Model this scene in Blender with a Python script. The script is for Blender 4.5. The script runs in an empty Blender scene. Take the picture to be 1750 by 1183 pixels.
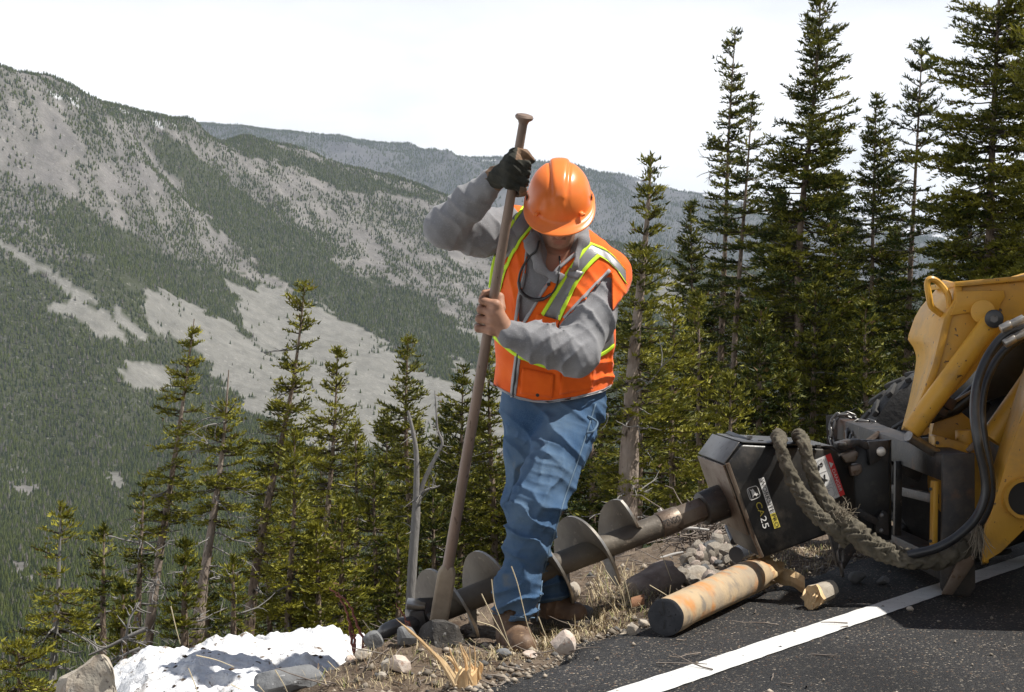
import bpy, bmesh, math, random
import numpy as np
from mathutils import Vector, Matrix, Quaternion
from mathutils.bvhtree import BVHTree

S = bpy.context.scene
COL = S.collection
R = math.radians
rng = np.random.default_rng(7)
random.seed(7)

# ------------------------------------------------------------------ camera
FPX, CXP, CYP, CAMH = 2862.0, 875.0, 591.5, 1.0
cam_d = bpy.data.cameras.new('camera')
cam = bpy.data.objects.new('camera', cam_d)
COL.objects.link(cam)
cam.location = (0, 0, CAMH)
cam.rotation_euler = (R(90), 0, 0)
cam_d.sensor_width = 36.0
cam_d.lens = FPX / 1750.0 * 36.0
cam_d.clip_start = 0.05
cam_d.clip_end = 30000.0
S.camera = cam

# ------------------------------------------------------------------ light
SUN_DIR = Vector((0.88, -0.13, 1.46)).normalized()      # towards the sun
SUN_EL = math.asin(SUN_DIR.z)
SUN_AZ = math.atan2(SUN_DIR.x, SUN_DIR.y)                # from +Y, clockwise
world = bpy.data.worlds.new('World')
S.world = world
world.use_nodes = True
wn = world.node_tree.nodes
wl = world.node_tree.links
wn.clear()
w_out = wn.new('ShaderNodeOutputWorld')
w_bg = wn.new('ShaderNodeBackground')
w_bg.inputs['Strength'].default_value = 0.05
w_sky = wn.new('ShaderNodeTexSky')
w_sky.sky_type = 'NISHITA'
w_sky.sun_disc = False
w_sky.sun_elevation = SUN_EL
w_sky.sun_rotation = SUN_AZ
w_sky.altitude = 2600
w_sky.air_density = 1.0
w_sky.dust_density = 1.2
w_sky.ozone_density = 1.0
w_tc = wn.new('ShaderNodeTexCoord')
w_sep = wn.new('ShaderNodeSeparateXYZ')
wl.new(w_tc.outputs['Generated'], w_sep.inputs[0])
w_zm = wn.new('ShaderNodeMath'); w_zm.operation = 'MAXIMUM'; w_zm.inputs[1].default_value = 0.0
wl.new(w_sep.outputs['Z'], w_zm.inputs[0])
w_za = wn.new('ShaderNodeMath'); w_za.operation = 'ADD'; w_za.inputs[1].default_value = 0.16
wl.new(w_zm.outputs[0], w_za.inputs[0])
w_dx = wn.new('ShaderNodeMath'); w_dx.operation = 'DIVIDE'
w_dy = wn.new('ShaderNodeMath'); w_dy.operation = 'DIVIDE'
wl.new(w_sep.outputs['X'], w_dx.inputs[0]); wl.new(w_za.outputs[0], w_dx.inputs[1])
wl.new(w_sep.outputs['Y'], w_dy.inputs[0]); wl.new(w_za.outputs[0], w_dy.inputs[1])
w_cmb = wn.new('ShaderNodeCombineXYZ')
wl.new(w_dx.outputs[0], w_cmb.inputs[0]); wl.new(w_dy.outputs[0], w_cmb.inputs[1])
w_no = wn.new('ShaderNodeTexNoise')
w_no.inputs['Scale'].default_value = 0.9
w_no.inputs['Detail'].default_value = 6.0
w_no.inputs['Roughness'].default_value = 0.55
wl.new(w_cmb.outputs[0], w_no.inputs['Vector'])
w_rp = wn.new('ShaderNodeMapRange')
w_rp.inputs['From Min'].default_value = 0.36
w_rp.inputs['From Max'].default_value = 0.62
w_rp.inputs['To Min'].default_value = 0.72
w_rp.inputs['To Max'].default_value = 1.0
wl.new(w_no.outputs['Fac'], w_rp.inputs['Value'])
# cloud mask closed towards the horizon, thinned overhead to lower the sky fill
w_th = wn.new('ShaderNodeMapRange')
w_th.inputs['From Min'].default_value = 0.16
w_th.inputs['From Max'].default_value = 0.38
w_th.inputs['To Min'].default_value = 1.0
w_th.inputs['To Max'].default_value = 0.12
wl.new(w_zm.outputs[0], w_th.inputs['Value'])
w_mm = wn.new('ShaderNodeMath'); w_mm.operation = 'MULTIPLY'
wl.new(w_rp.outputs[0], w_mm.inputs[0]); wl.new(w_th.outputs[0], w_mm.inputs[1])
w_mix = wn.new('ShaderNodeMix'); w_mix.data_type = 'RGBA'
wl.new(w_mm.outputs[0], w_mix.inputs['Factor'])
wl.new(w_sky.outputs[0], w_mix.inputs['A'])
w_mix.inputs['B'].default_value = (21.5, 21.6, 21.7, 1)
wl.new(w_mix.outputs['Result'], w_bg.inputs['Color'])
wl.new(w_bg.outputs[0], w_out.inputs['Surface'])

sun_d = bpy.data.lights.new('sun', 'SUN')
sun_d.energy = 5.0
sun_d.angle = R(0.5)
sun_d.color = (1.0, 0.955, 0.88)
sun = bpy.data.objects.new('sun', sun_d)
COL.objects.link(sun)
sun.rotation_euler = SUN_DIR.to_track_quat('Z', 'Y').to_euler()

S.view_settings.view_transform = 'Standard'
S.view_settings.look = 'None'
S.view_settings.exposure = 0.40
S.view_settings.gamma = 1.0
S.view_settings.use_curve_mapping = False
S.render.engine = 'CYCLES'
S.cycles.max_bounces = 6
S.cycles.diffuse_bounces = 2
S.cycles.glossy_bounces = 2
S.cycles.transmission_bounces = 2
S.cycles.transparent_max_bounces = 4
S.cycles.volume_bounces = 0
S.cycles.use_denoising = True

# ------------------------------------------------------------------ helpers
def P(px, py, Y):
    """a point seen at pixel (px,py) of the 1750x1183 photograph, Y metres ahead"""
    return Vector(((px - CXP) / FPX * Y, Y, CAMH - (py - CYP) / FPX * Y))

def RP(r, Y):
    return r / FPX * Y

def ray(px, py):
    return Vector(((px - CXP) / FPX, 1.0, -(py - CYP) / FPX)).normalized()

CAMP = Vector((0, 0, CAMH))

def cast(bvh, px, py, off=0.0):
    loc, nor, i, d = bvh.ray_cast(CAMP, ray(px, py))
    if loc is None:
        return None
    return loc + nor * off

def tag(o, label=None, cat=None, group=None, kind=None):
    if label: o['label'] = label
    if cat: o['category'] = cat
    if group: o['group'] = group
    if kind: o['kind'] = kind
    return o

def link(name, me, mat=None, parent=None, smooth=False):
    if mat is not None:
        if not isinstance(mat, (list, tuple)): mat = [mat]
        if len(me.materials) == 0:
            for m in mat: me.materials.append(m)
    if smooth:
        me.shade_smooth()
    o = bpy.data.objects.new(name, me)
    COL.objects.link(o)
    if parent is not None:
        o.parent = parent
        o.matrix_parent_inverse = Matrix.Translation(-parent.location)
    return o

def root(name, loc, label, cat, group=None):
    o = bpy.data.objects.new(name, None)
    o.empty_display_size = 0.1
    o.location = loc
    COL.objects.link(o)
    return tag(o, label, cat, group)

def mesh_np(name, V, F4=None, F3=None, attrs=None):
    """fast mesh from numpy arrays: quads F4 (n,4) and/or triangles F3 (n,3)"""
    me = bpy.data.meshes.new(name)
    V = np.asarray(V, dtype=np.float32)
    n4 = 0 if F4 is None else len(F4)
    n3 = 0 if F3 is None else len(F3)
    me.vertices.add(len(V))
    me.vertices.foreach_set('co', V.ravel())
    li = []
    st = []
    if n4:
        li.append(np.asarray(F4, dtype=np.int32).ravel()); st.append(np.arange(n4) * 4)
    if n3:
        li.append(np.asarray(F3, dtype=np.int32).ravel()); st.append(n4 * 4 + np.arange(n3) * 3)
    li = np.concatenate(li); st = np.concatenate(st).astype(np.int32)
    me.loops.add(len(li))
    me.loops.foreach_set('vertex_index', li)
    me.polygons.add(len(st))
    me.polygons.foreach_set('loop_start', st)
    if attrs:
        for k, a in attrs.items():
            a = np.asarray(a, dtype=np.float32)
            if a.ndim == 2:
                at = me.attributes.new(k, 'FLOAT_COLOR', 'POINT')
                if a.shape[1] == 3: a = np.concatenate([a, np.ones((len(a), 1), np.float32)], 1)
                at.data.foreach_set('color', a.ravel())
            else:
                at = me.attributes.new(k, 'FLOAT', 'POINT')
                at.data.foreach_set('value', a.ravel())
    me.update(calc_edges=True)
    me.validate()
    return me

# ---- numpy noise
def _hash(i, j, k=0, s=0):
    h = (i.astype(np.int64) * 374761393 + j.astype(np.int64) * 668265263 + np.int64(k) * 2147483647 * 1 + np.int64(s) * 974711) if np.isscalar(k) \
        else (i.astype(np.int64) * 374761393 + j.astype(np.int64) * 668265263 + k.astype(np.int64) * 1274126177 + np.int64(s) * 974711)
    h = (h ^ (h >> 13)) * 1274126177
    h = h & 0x7fffffff
    h = (h ^ (h >> 16)) & 0xffff
    return h / 65535.0

def vn2(x, y, s=0):
    i = np.floor(x); j = np.floor(y)
    u = x - i; v = y - j
    u = u * u * (3 - 2 * u); v = v * v * (3 - 2 * v)
    i = i.astype(np.int64); j = j.astype(np.int64)
    a = _hash(i, j, 0, s); b = _hash(i + 1, j, 0, s); c = _hash(i, j + 1, 0, s); d = _hash(i + 1, j + 1, 0, s)
    return (a * (1 - u) + b * u) * (1 - v) + (c * (1 - u) + d * u) * v * 1.0

def fbm2(x, y, o=4, s=0, g=0.5):
    t = 0; a = 1; n = 0
    for q in range(o):
        t = t + a * vn2(x * 2 ** q + 17.3 * q, y * 2 ** q - 9.1 * q, s + q); n += a; a *= g
    return t / n

def vn3(p, s=0):
    x, y, z = p[..., 0], p[..., 1], p[..., 2]
    i = np.floor(x); j = np.floor(y); k = np.floor(z)
    u = x - i; v = y - j; w = z - k
    u = u * u * (3 - 2 * u); v = v * v * (3 - 2 * v); w = w * w * (3 - 2 * w)
    i = i.astype(np.int64); j = j.astype(np.int64); k = k.astype(np.int64)
    def H(a, b, c): return _hash(i + a, j + b, k + c, s)
    return (((H(0,0,0)*(1-u)+H(1,0,0)*u)*(1-v)+(H(0,1,0)*(1-u)+H(1,1,0)*u)*v)*(1-w) +
            ((H(0,0,1)*(1-u)+H(1,0,1)*u)*(1-v)+(H(0,1,1)*(1-u)+H(1,1,1)*u)*v)*w)

def fbm3(p, o=3, s=0):
    t = 0; a = 1; n = 0
    for q in range(o):
        t = t + a * vn3(p * 2 ** q + 5.7 * q, s + q); n += a; a *= 0.5
    return t / n

def in_poly(px, py, poly):
    poly = np.asarray(poly, float)
    ins = np.zeros(px.shape, bool)
    n = len(poly)
    for a in range(n):
        x1, y1 = poly[a]; x2, y2 = poly[(a + 1) % n]
        c = ((y1 > py) != (y2 > py)) & (px < (x2 - x1) * (py - y1) / (y2 - y1 + 1e-9) + x1)
        ins ^= c
    return ins

# ---- mesh builders (bmesh)
class MB:
    """collects pieces into one mesh"""
    def __init__(self): self.bm = bmesh.new()
    def quadgrid(self, rows, closed=True, caps=True):
        bm = self.bm
        vs = [[bm.verts.new(p) for p in r] for r in rows]
        n = len(vs[0])
        for a in range(len(vs) - 1):
            for b in range(n if closed else n - 1):
                c = (b + 1) % n
                bm.faces.new((vs[a][b], vs[a][c], vs[a + 1][c], vs[a + 1][b]))
        if caps and closed:
            bm.faces.new(list(reversed(vs[0]))); bm.faces.new(vs[-1])
        return self
    def tube(self, pts, rad, n=10, caps=True, flat=1.0, up=None):
        pts = [Vector(p) for p in pts]
        if not isinstance(rad, (list, tuple, np.ndarray)): rad = [rad] * len(pts)
        rows = []
        t0 = (pts[1] - pts[0]).normalized()
        ref = Vector(up) if up is not None else (Vector((0, 0, 1)) if abs(t0.z) < 0.9 else Vector((1, 0, 0)))
        u = (ref - t0 * ref.dot(t0)).normalized()
        for i, p in enumerate(pts):
            t = (pts[min(i + 1, len(pts) - 1)] - pts[max(i - 1, 0)]).normalized()
            u = (u - t * u.dot(t)).normalized()
            w = t.cross(u)
            rows.append([p + (u * math.cos(2 * math.pi * k / n) * flat + w * math.sin(2 * math.pi * k / n)) * rad[i] for k in range(n)])
        return self.quadgrid(rows, True, caps)
    def prism(self, poly, ext):
        """poly: 3D outline; ext: extrusion vector"""
        bm = self.bm
        a = [bm.verts.new(p) for p in poly]
        b = [bm.verts.new(Vector(p) + Vector(ext)) for p in poly]
        n = len(a)
        bm.faces.new(a); bm.faces.new(list(reversed(b)))
        for i in range(n):
            j = (i + 1) % n
            bm.faces.new((a[j], a[i], b[i], b[j]))
        return self
    def box(self, c, sx, sy, sz, rot=None):
        vs = []
        for dx, dy, dz in ((-1,-1,-1),(1,-1,-1),(1,1,-1),(-1,1,-1),(-1,-1,1),(1,-1,1),(1,1,1),(-1,1,1)):
            v = Vector((dx * sx / 2, dy * sy / 2, dz * sz / 2))
            if rot is not None: v = rot @ v
            vs.append(self.bm.verts.new(Vector(c) + v))
        for f in ((3,2,1,0),(4,5,6,7),(0,1,5,4),(1,2,6,5),(2,3,7,6),(3,0,4,7)):
            self.bm.faces.new([vs[i] for i in f])
        return self
    def done(self, name, mat=None, parent=None, bevel=0.0, seg=2, smooth=True, angle=40):
        bm = self.bm
        bmesh.ops.recalc_face_normals(bm, faces=bm.faces)
        if bevel > 0:
            ed = [e for e in bm.edges if len(e.link_faces) == 2 and e.calc_face_angle(0) > R(28)]
            try:
                bmesh.ops.bevel(bm, geom=ed, offset=bevel, segments=seg, affect='EDGES', clamp_overlap=True, profile=0.5)
            except Exception as ex:
                print('bevel', name, ex)
        me = bpy.data.meshes.new(name)
        bm.to_mesh(me); bm.free()
        if smooth:
            me.shade_smooth()
            try: me.set_sharp_from_angle(angle=R(angle))
            except Exception: pass
        return link(name, me, mat, parent)

def spline(pts, n=8):
    """Catmull-Rom through the points, n steps each"""
    p = [Vector(q) for q in pts]
    p = [p[0] * 2 - p[1]] + p + [p[-1] * 2 - p[-2]]
    out = []
    for i in range(1, len(p) - 2):
        for k in range(n):
            t = k / n
            a, b, c, d = p[i - 1], p[i], p[i + 1], p[i + 2]
            out.append(0.5 * ((2 * b) + (c - a) * t + (2 * a - 5 * b + 4 * c - d) * t * t + (3 * b - a - 3 * c + d) * t ** 3))
    out.append(p[-2])
    return out

# ---- materials
def mat(name, base, rough=0.8, metal=0.0, c2=None, scale=8.0, detail=5.0, contrast=(0.35, 0.65), bump=0.0, bscale=None,
        c3=None, s3=60.0, t3=(0.62, 0.7), attr=None, spec=0.5, coat=0.0, stretch=None, sheen=0.0, rough2=None, bdetail=4.0, c4=None, s4=25.0, t4=(0.6,0.68)):
    """Principled: base colour mixed with c2 by noise, speckled with c3, object coordinates"""
    m = bpy.data.materials.new(name)
    m.use_nodes = True
    nt = m.node_tree; N = nt.nodes; L = nt.links
    b = N['Principled BSDF']
    b.inputs['Base Color'].default_value = (*base, 1)
    b.inputs['Roughness'].default_value = rough
    b.inputs['Metallic'].default_value = metal
    b.inputs['Specular IOR Level'].default_value = spec
    if coat: b.inputs['Coat Weight'].default_value = coat
    if sheen: b.inputs['Sheen Weight'].default_value = sheen
    tc = N.new('ShaderNodeTexCoord')
    vec = tc.outputs['Object']
    if stretch is not None:
        mp = N.new('ShaderNodeMapping'); mp.inputs['Scale'].default_value = stretch
        L.new(vec, mp.inputs['Vector']); vec = mp.outputs[0]
    col = None
    def noise(sc, det):
        n = N.new('ShaderNodeTexNoise'); n.inputs['Scale'].default_value = sc; n.inputs['Detail'].default_value = det
        n.inputs['Roughness'].default_value = 0.6
        L.new(vec, n.inputs['Vector']); return n.outputs['Fac']
    def rng_(src, lo, hi):
        r = N.new('ShaderNodeMapRange'); r.inputs['From Min'].default_value = lo; r.inputs['From Max'].default_value = hi
        L.new(src, r.inputs['Value']); return r.outputs[0]
    def mix(fac, a, bcol):
        x = N.new('ShaderNodeMix'); x.data_type = 'RGBA'
        L.new(fac, x.inputs['Factor'])
        if isinstance(a, tuple): x.inputs['A'].default_value = (*a, 1)
        else: L.new(a, x.inputs['A'])
        x.inputs['B'].default_value = (*bcol, 1)
        return x.outputs['Result']
    cur = base
    if attr:
        at = N.new('ShaderNodeAttribute'); at.attribute_name = attr
        cur = at.outputs['Color']
    if c2 is not None:
        f = rng_(noise(scale, detail), *contrast)
        cur = mix(f, cur, c2)
        if rough2 is not None:
            rr = N.new('ShaderNodeMapRange'); rr.inputs['To Min'].default_value = rough; rr.inputs['To Max'].default_value = rough2
            L.new(f, rr.inputs['Value']); L.new(rr.outputs[0], b.inputs['Roughness'])
    if c4 is not None:
        cur = mix(rng_(noise(s4, 5), *t4), cur, c4)
    if c3 is not None:
        cur = mix(rng_(noise(s3, 3), *t3), cur, c3)
    if not isinstance(cur, tuple): L.new(cur, b.inputs['Base Color'])
    if bump > 0:
        bp = N.new('ShaderNodeBump'); bp.inputs['Strength'].default_value = 1.0; bp.inputs['Distance'].default_value = bump
        L.new(noise(bscale or scale * 4, bdetail), bp.inputs['Height'])
        L.new(bp.outputs[0], b.inputs['Normal'])
    return m
# ================================================================== far country
# control points of the valley: (pixel x, pixel y, metres ahead)
CTRL = [
 # column at the left edge and beyond
 (-350,1183,900),(-350,1000,1500),(-350,880,2000),(-350,760,2350),(-350,560,2650),(-350,360,2900),(-350,200,3100),(-350,90,3250),
 (0,1183,900),(0,1000,1500),(0,900,2000),(0,800,2400),(0,600,2750),(0,400,3050),(0,300,3200),(0,133,3400),
 (170,174,3600),(170,300,3350),(170,450,3000),(170,640,2750),(170,800,2500),
 (280,197,3850),(330,206,4000),(300,320,3700),(300,480,3250),(300,640,2900),
 (430,1000,1500),(430,860,2100),(430,760,2600),(430,600,3100),(430,480,3500),(430,350,3950),(420,231,4300),
 (500,262,4400),(560,283,4450),(600,296,4450),(600,400,4050),(600,520,3600),(600,640,3150),
 (700,1000,1500),(700,850,2200),(700,765,2800),(700,650,3200),(700,550,3550),(700,450,3950),(700,321,4450),
 (850,372,4450),(850,480,4000),(850,600,3500),(850,760,2850),
 (1000,400,4450),(1000,560,3700),(1000,765,2900),
 (1150,440,4450),(1150,560,3750),(1150,765,2900),(1150,1000,1500),
 (1400,480,4450),(1400,765,2900),(1400,1000,1500),(1700,500,4450),(1700,765,2900),(1700,1000,1500),
 (2100,520,4450),(2100,765,2900),(2100,1000,1500),
]
def wpt(px, py, Y): return ((px - CXP) / FPX * Y, Y, CAMH - (py - CYP) / FPX * Y)
cp = [wpt(*c) for c in CTRL]
# behind the near ridge the ground falls away, then climbs to the far plateau
for px, y0, d, dz in ((-350,90,3250,150),(0,133,3400,160),(170,174,3600,160),(280,197,3850,170),(420,231,4300,190),(560,283,4450,190),(700,321,4450,170),
                  (850,372,4450,150),(1000,400,4450,110),(1150,440,4450,80),(1400,480,4450,60),(1700,500,4450,60),(2100,520,4450,60)):
    x, y, z = wpt(px, y0, d)
    cp.append((x * (d + 700) / d, d + 700, z - dz))
FAR = [(-350,215),(0,215),(250,212),(430,222),(500,233),(600,244),(700,259),(830,273),(900,279),(1000,291),(1060,301),(1105,318),(1150,331),(1200,345),(1300,372),(1500,400),(1750,415),(2100,430)]
for px, py in FAR:
    cp.append(wpt(px, py, 11000))
    x, y, z = wpt(px, py, 11000)
    cp.append((x * 1.09, 12000, z - 60 if px < 1000 else z - 240))
    cp.append((x * 9000 / 11000, 9000, z - 520))
    cp.append((x * 7200 / 11000, 7200, min(z - 800, 250)))
for px, py in ((900,345),(1060,330),(1130,325),(1200,330),(1280,337),(1400,352),(1560,378),(1750,400),(2100,420)):
    cp.append(wpt(px, py, 14500))
    x, y, z = wpt(px, py, 14500)
    cp.append((x * 1.1, 16000, z - 250))
for px in (-350,0,430,700):
    x, y, z = wpt(px, 300, 14500); cp.append((x, 14500, z))
# our own hillside
for x, y, z in ((-300,450,-140),(0,420,-125),(300,450,-110),(-120,200,-88),(60,180,-75),(-60,90,-50),(60,90,-40),(250,200,-60)):
    cp.append((x, y, z))
cp = np.array(cp)

def rbf_fit(C, lam=1e-4, sc=1000.0):
    xy = C[:, :2] / sc
    d = np.sqrt(((xy[:, None] - xy[None]) ** 2).sum(-1))
    K = d                                   # linear (biharmonic-like) kernel keeps ridges crisp
    n = len(C)
    A = np.zeros((n + 3, n + 3))
    A[:n, :n] = K - lam * np.eye(n)
    A[:n, n] = 1; A[:n, n + 1:] = xy
    A[n, :n] = 1; A[n + 1:, :n] = xy.T
    b = np.zeros(n + 3); b[:n] = C[:, 2]
    return np.linalg.solve(A, b), xy, sc
RB = rbf_fit(cp)
def rbf_eval(x, y):
    w, xy, sc = RB
    out = np.empty(x.size)
    xs = x.ravel() / sc; ys = y.ravel() / sc
    for i in range(0, x.size, 20000):
        d = np.sqrt((xs[i:i+20000, None] - xy[None, :, 0]) ** 2 + (ys[i:i+20000, None] - xy[None, :, 1]) ** 2)
        out[i:i+20000] = d @ w[:-3] + w[-3] + w[-2] * xs[i:i+20000] + w[-1] * ys[i:i+20000]
    return out.reshape(x.shape)

NA, ND = 470, 560
az = np.linspace(-0.46, 0.46, NA)                       # x / y
dist = np.concatenate([np.linspace(90, 1400, 110)[:-1], np.linspace(1400, 5200, 300)[:-1], np.linspace(5200, 16000, ND - 408)])
ND = len(dist)
AZ, DI = np.meshgrid(az, dist)
TX = AZ * DI; TY = DI
TZ = rbf_eval(TX, TY)
fade = np.clip((DI - 500) / 1200, 0, 1)
relief = (fbm2(TX / 420, TY / 420, 5, 3) - 0.5) * 70 + (1 - np.abs(2 * fbm2(TX / 260 + 3, TY / 700, 4, 9) - 1)) * 40 - 26
crag = (np.abs(2 * fbm2(TX / 55, TY / 85, 4, 15) - 1) - .3) * 10 * np.clip((TZ - 40) / 250, .12, 1) * (DI < 5200)
farr = (1 - np.abs(2 * fbm2(TX / 700, TY / 1500, 4, 19) - 1) - .5) * 160 * np.clip((DI - 6500) / 1500, 0, 1) * np.clip((10900 - DI) / 800, .15, 1)
TZ = TZ + relief * fade * 0.85 + crag * fade + farr
def terr_z(x, y):
    a = np.clip((x / y - az[0]) / (az[1] - az[0]), 0, NA - 1.001)
    r = np.interp(y, dist, np.arange(ND))
    r = np.clip(r, 0, ND - 1.001)
    i = r.astype(int); j = a.astype(int); u = r - i; v = a - j
    return (TZ[i, j] * (1 - v) + TZ[i, j + 1] * v) * (1 - u) + (TZ[i + 1, j] * (1 - v) + TZ[i + 1, j + 1] * v) * u

# land cover read off the photograph: open ground and forest stands
MEADOW = [
 [(380,478),(430,488),(540,520),(640,570),(690,612),(760,650),(870,690),(900,800),(760,790),(640,765),(575,715),(545,655),(470,605),(430,575),(412,532),(408,497),(386,492)],
 [(255,498),(275,494),(330,520),(400,556),(470,606),(545,656),(600,720),(640,770),(560,775),(440,702),(360,640),(300,590),(268,552),(258,520)],
 [(192,632),(222,622),(285,618),(303,640),(303,668),(268,676),(228,660)],
 [(-20,405),(50,440),(110,480),(172,512),(178,530),(140,515),(85,478),(-20,425)],
 [(93,518),(130,512),(172,538),(212,566),(222,586),(180,582),(138,552),(98,532)],
 [(193,530),(215,535),(262,572),(268,590),(240,580),(200,552)],
 [(168,808),(200,812),(216,832),(195,836)],
 [(742,560),(830,560),(880,620),(880,700),(800,660),(740,600)],
 [(1130,470),(1175,475),(1200,560),(1140,560),(1110,520)],
]
BARE = [
 [(-20,140),(60,162),(130,182),(150,220),(210,300),(165,330),(165,372),(120,318),(50,312),(-20,295)],
 [(150,250),(200,212),(240,200),(262,232),(285,240),(262,280),(285,330),(240,350),(205,345),(170,366),(160,300)],
 [(20,335),(50,352),(62,388),(40,392),(22,360)],
 [(180,360),(200,345),(225,360),(190,392)],
 [(340,225),(420,262),(520,300),(600,330),(640,360),(560,345),(470,330),(400,300),(340,262)],
 [(340,330),(410,360),(410,420),(360,430),(345,380)],
 [(395,440),(490,455),(530,485),(500,505),(430,480)],
 [(540,360),(620,380),(700,370),(800,400),(840,450),(860,560),(780,560),(700,520),(640,470),(580,420)],
 [(0,792),(30,802),(70,840),(20,850)],
 [(20,940),(60,960),(70,1000),(30,1010)],
]
GREEN = [
 [(395,220),(470,246),(560,279),(640,304),(745,330),(745,350),(640,334),(560,316),(470,286),(410,256)],  # dense spur of dark forest running down to the right
 [(285,225),(320,262),(400,330),(480,366),(560,430),(640,505),(740,585),(800,640),(745,615),(640,568),(560,520),(450,470),(380,400),(330,340),(290,290),(262,240)],
 [(130,330),(170,375),(300,430),(420,490),(380,478),(300,500),(240,480),(120,420),(60,380)],
 [(640,470),(720,500),(790,560),(850,610),(840,640),(760,600),(690,540)],
]
def landcover(x, y, z):
    """(tree density, open ground 0..1, scree 0..1)"""
    px = CXP + FPX * x / y; py = CYP - FPX * (z - CAMH) / y
    jx = px + (fbm2(x / 90, y / 90, 4, 21) - 0.5) * 44 + (fbm2(x / 22, y / 22, 3, 23) - 0.5) * 26
    jy = py + (fbm2(x / 90 + 7, y / 90 + 3, 4, 22) - 0.5) * 34 + (fbm2(x / 22 + 9, y / 22, 3, 24) - 0.5) * 22
    dens = np.full(px.shape, 0.93)
    far = y > 5000
    clump = fbm2(x / 120, y / 120, 4, 31)
    bare = np.zeros(px.shape, bool)
    for p in BARE: bare |= in_poly(jx, jy, p)
    mead = np.zeros(px.shape, bool)
    for p in MEADOW: mead |= in_poly(jx, jy, p)
    grn = np.zeros(px.shape, bool)
    for p in GREEN: grn |= in_poly(jx, jy, p)
    # upper slopes thin out
    up = np.clip((z - 60) / 380, 0, 1) * (~far)
    fine = fbm2(x / 45, y / 45, 3, 33)
    strk = fbm2((x + .5 * y) / 30 + 40, y / 130, 4, 37)
    mixn = (clump - .5) * 1.3 + (strk - .5) * 1.7 + (fine - .5) * 2.0
    dens = np.where(up > 0.1, np.clip(1.02 - 0.36 * up + mixn, 0.05, 1.0), dens)
    dens = np.where(bare, np.clip(0.34 + mixn * .85, 0.02, 0.9), dens)
    dens = np.where(mead, np.where(fine > 0.71, 0.12, 0.0), dens)
    dens = np.where(grn, 1.0, dens)
    top = (~far) & (fbm2(x / 300, y / 300, 2, 35) > 0.35) & (px > 130) & (px < 460) & (py < 260 - 0.0 * px) & (py - (160 + (px - 100) * 0.21) < 22)
    dens = np.where(top, 1.0, dens)
    dens = np.where(far, np.clip(0.85 + (fbm2(x / 260, y / 700, 4, 38) - 0.5) * 3.0, 0.06, 1.0), dens)
    dens = np.where(y > 12500, dens * 0.5, dens)
    return dens, mead & ~grn, (bare & ~grn) | ((up > 0.25) & ~grn & ~mead) | far

dn, md, sc_ = landcover(TX.ravel(), TY.ravel(), TZ.ravel())
fx, fy = TX.ravel(), TY.ravel()
n1 = fbm2(fx / 60, fy / 60, 4, 41)[:, None]; n2 = fbm2(fx / 14, fy / 14, 3, 42)[:, None]
floor_c = np.array([[0.040, 0.045, 0.018]]) * (0.75 + 0.5 * n1)
mead_c = (np.array([[0.150, 0.145, 0.126]]) * (1 - n1) + np.array([[0.215, 0.208, 0.186]]) * n1) * (0.78 + 0.44 * n2)
scree_c = (np.array([[0.118, 0.110, 0.104]]) * (1 - n1) + np.array([[0.215, 0.200, 0.182]]) * n1) * (0.6 + 0.8 * n2)
tc = np.where(md[:, None], mead_c, np.where(sc_[:, None], scree_c, floor_c))
d3 = np.clip(dn, 0, 1)[:, None]
tc = np.where(sc_[:, None], tc * (1 - 0.45 * d3) + floor_c * 0.45 * d3, tc)
tc = np.where((fy > 5200)[:, None], tc * np.array([[.62, .66, .72]]), tc)  # distant ground darkened and blued, haze put into its colour
# late snow under the crest and on the far tops
tpx = CXP + FPX * fx / fy; tpy = CYP - FPX * (TZ.ravel() - CAMH) / fy
crest = np.interp(tpx, [-350,0,170,280,420], [90,133,174,197,231])
snow = (fy < 4600) & (tpx < 470) & (tpy - crest < 20) & (tpy - crest > 4) & (tpx > 0) & (tpx < 300) & (fbm2(fx / 40, fy / 16, 3, 51) > 0.68)
snow |= (fy > 13000) & (fbm2(fx / 120, fy / 80, 3, 52) > 0.50)
snow |= (fy > 10500) & (fy < 11300) & (tpx > 540) & (fbm2(fx / 60, fy / 40, 3, 53) > 0.78)
tc = np.where(snow[:, None], np.array([[0.62, 0.63, 0.65]]), tc)
idx = np.arange(ND * NA).reshape(ND, NA)
F = np.stack([idx[:-1, :-1], idx[:-1, 1:], idx[1:, 1:], idx[1:, :-1]], -1).reshape(-1, 4)
M_terr = mat('mountain ground', (0.2, 0.2, 0.2), 0.95, attr='cover', c2=(.085, .083, .072), scale=.035, contrast=(.47, 1.0), c3=(.40, .38, .35), s3=.11, t3=(.60, .98), c4=(.10, .10, .085), s4=.16, t4=(.52, 1.0), bump=2.0, bscale=.12, spec=0.1)
te = mesh_np('mountains', np.stack([fx, fy, TZ.ravel()], 1), F, attrs={'cover': tc})
mountains = link('mountains', te, M_terr, smooth=True)
tag(mountains, kind='structure')

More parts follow.
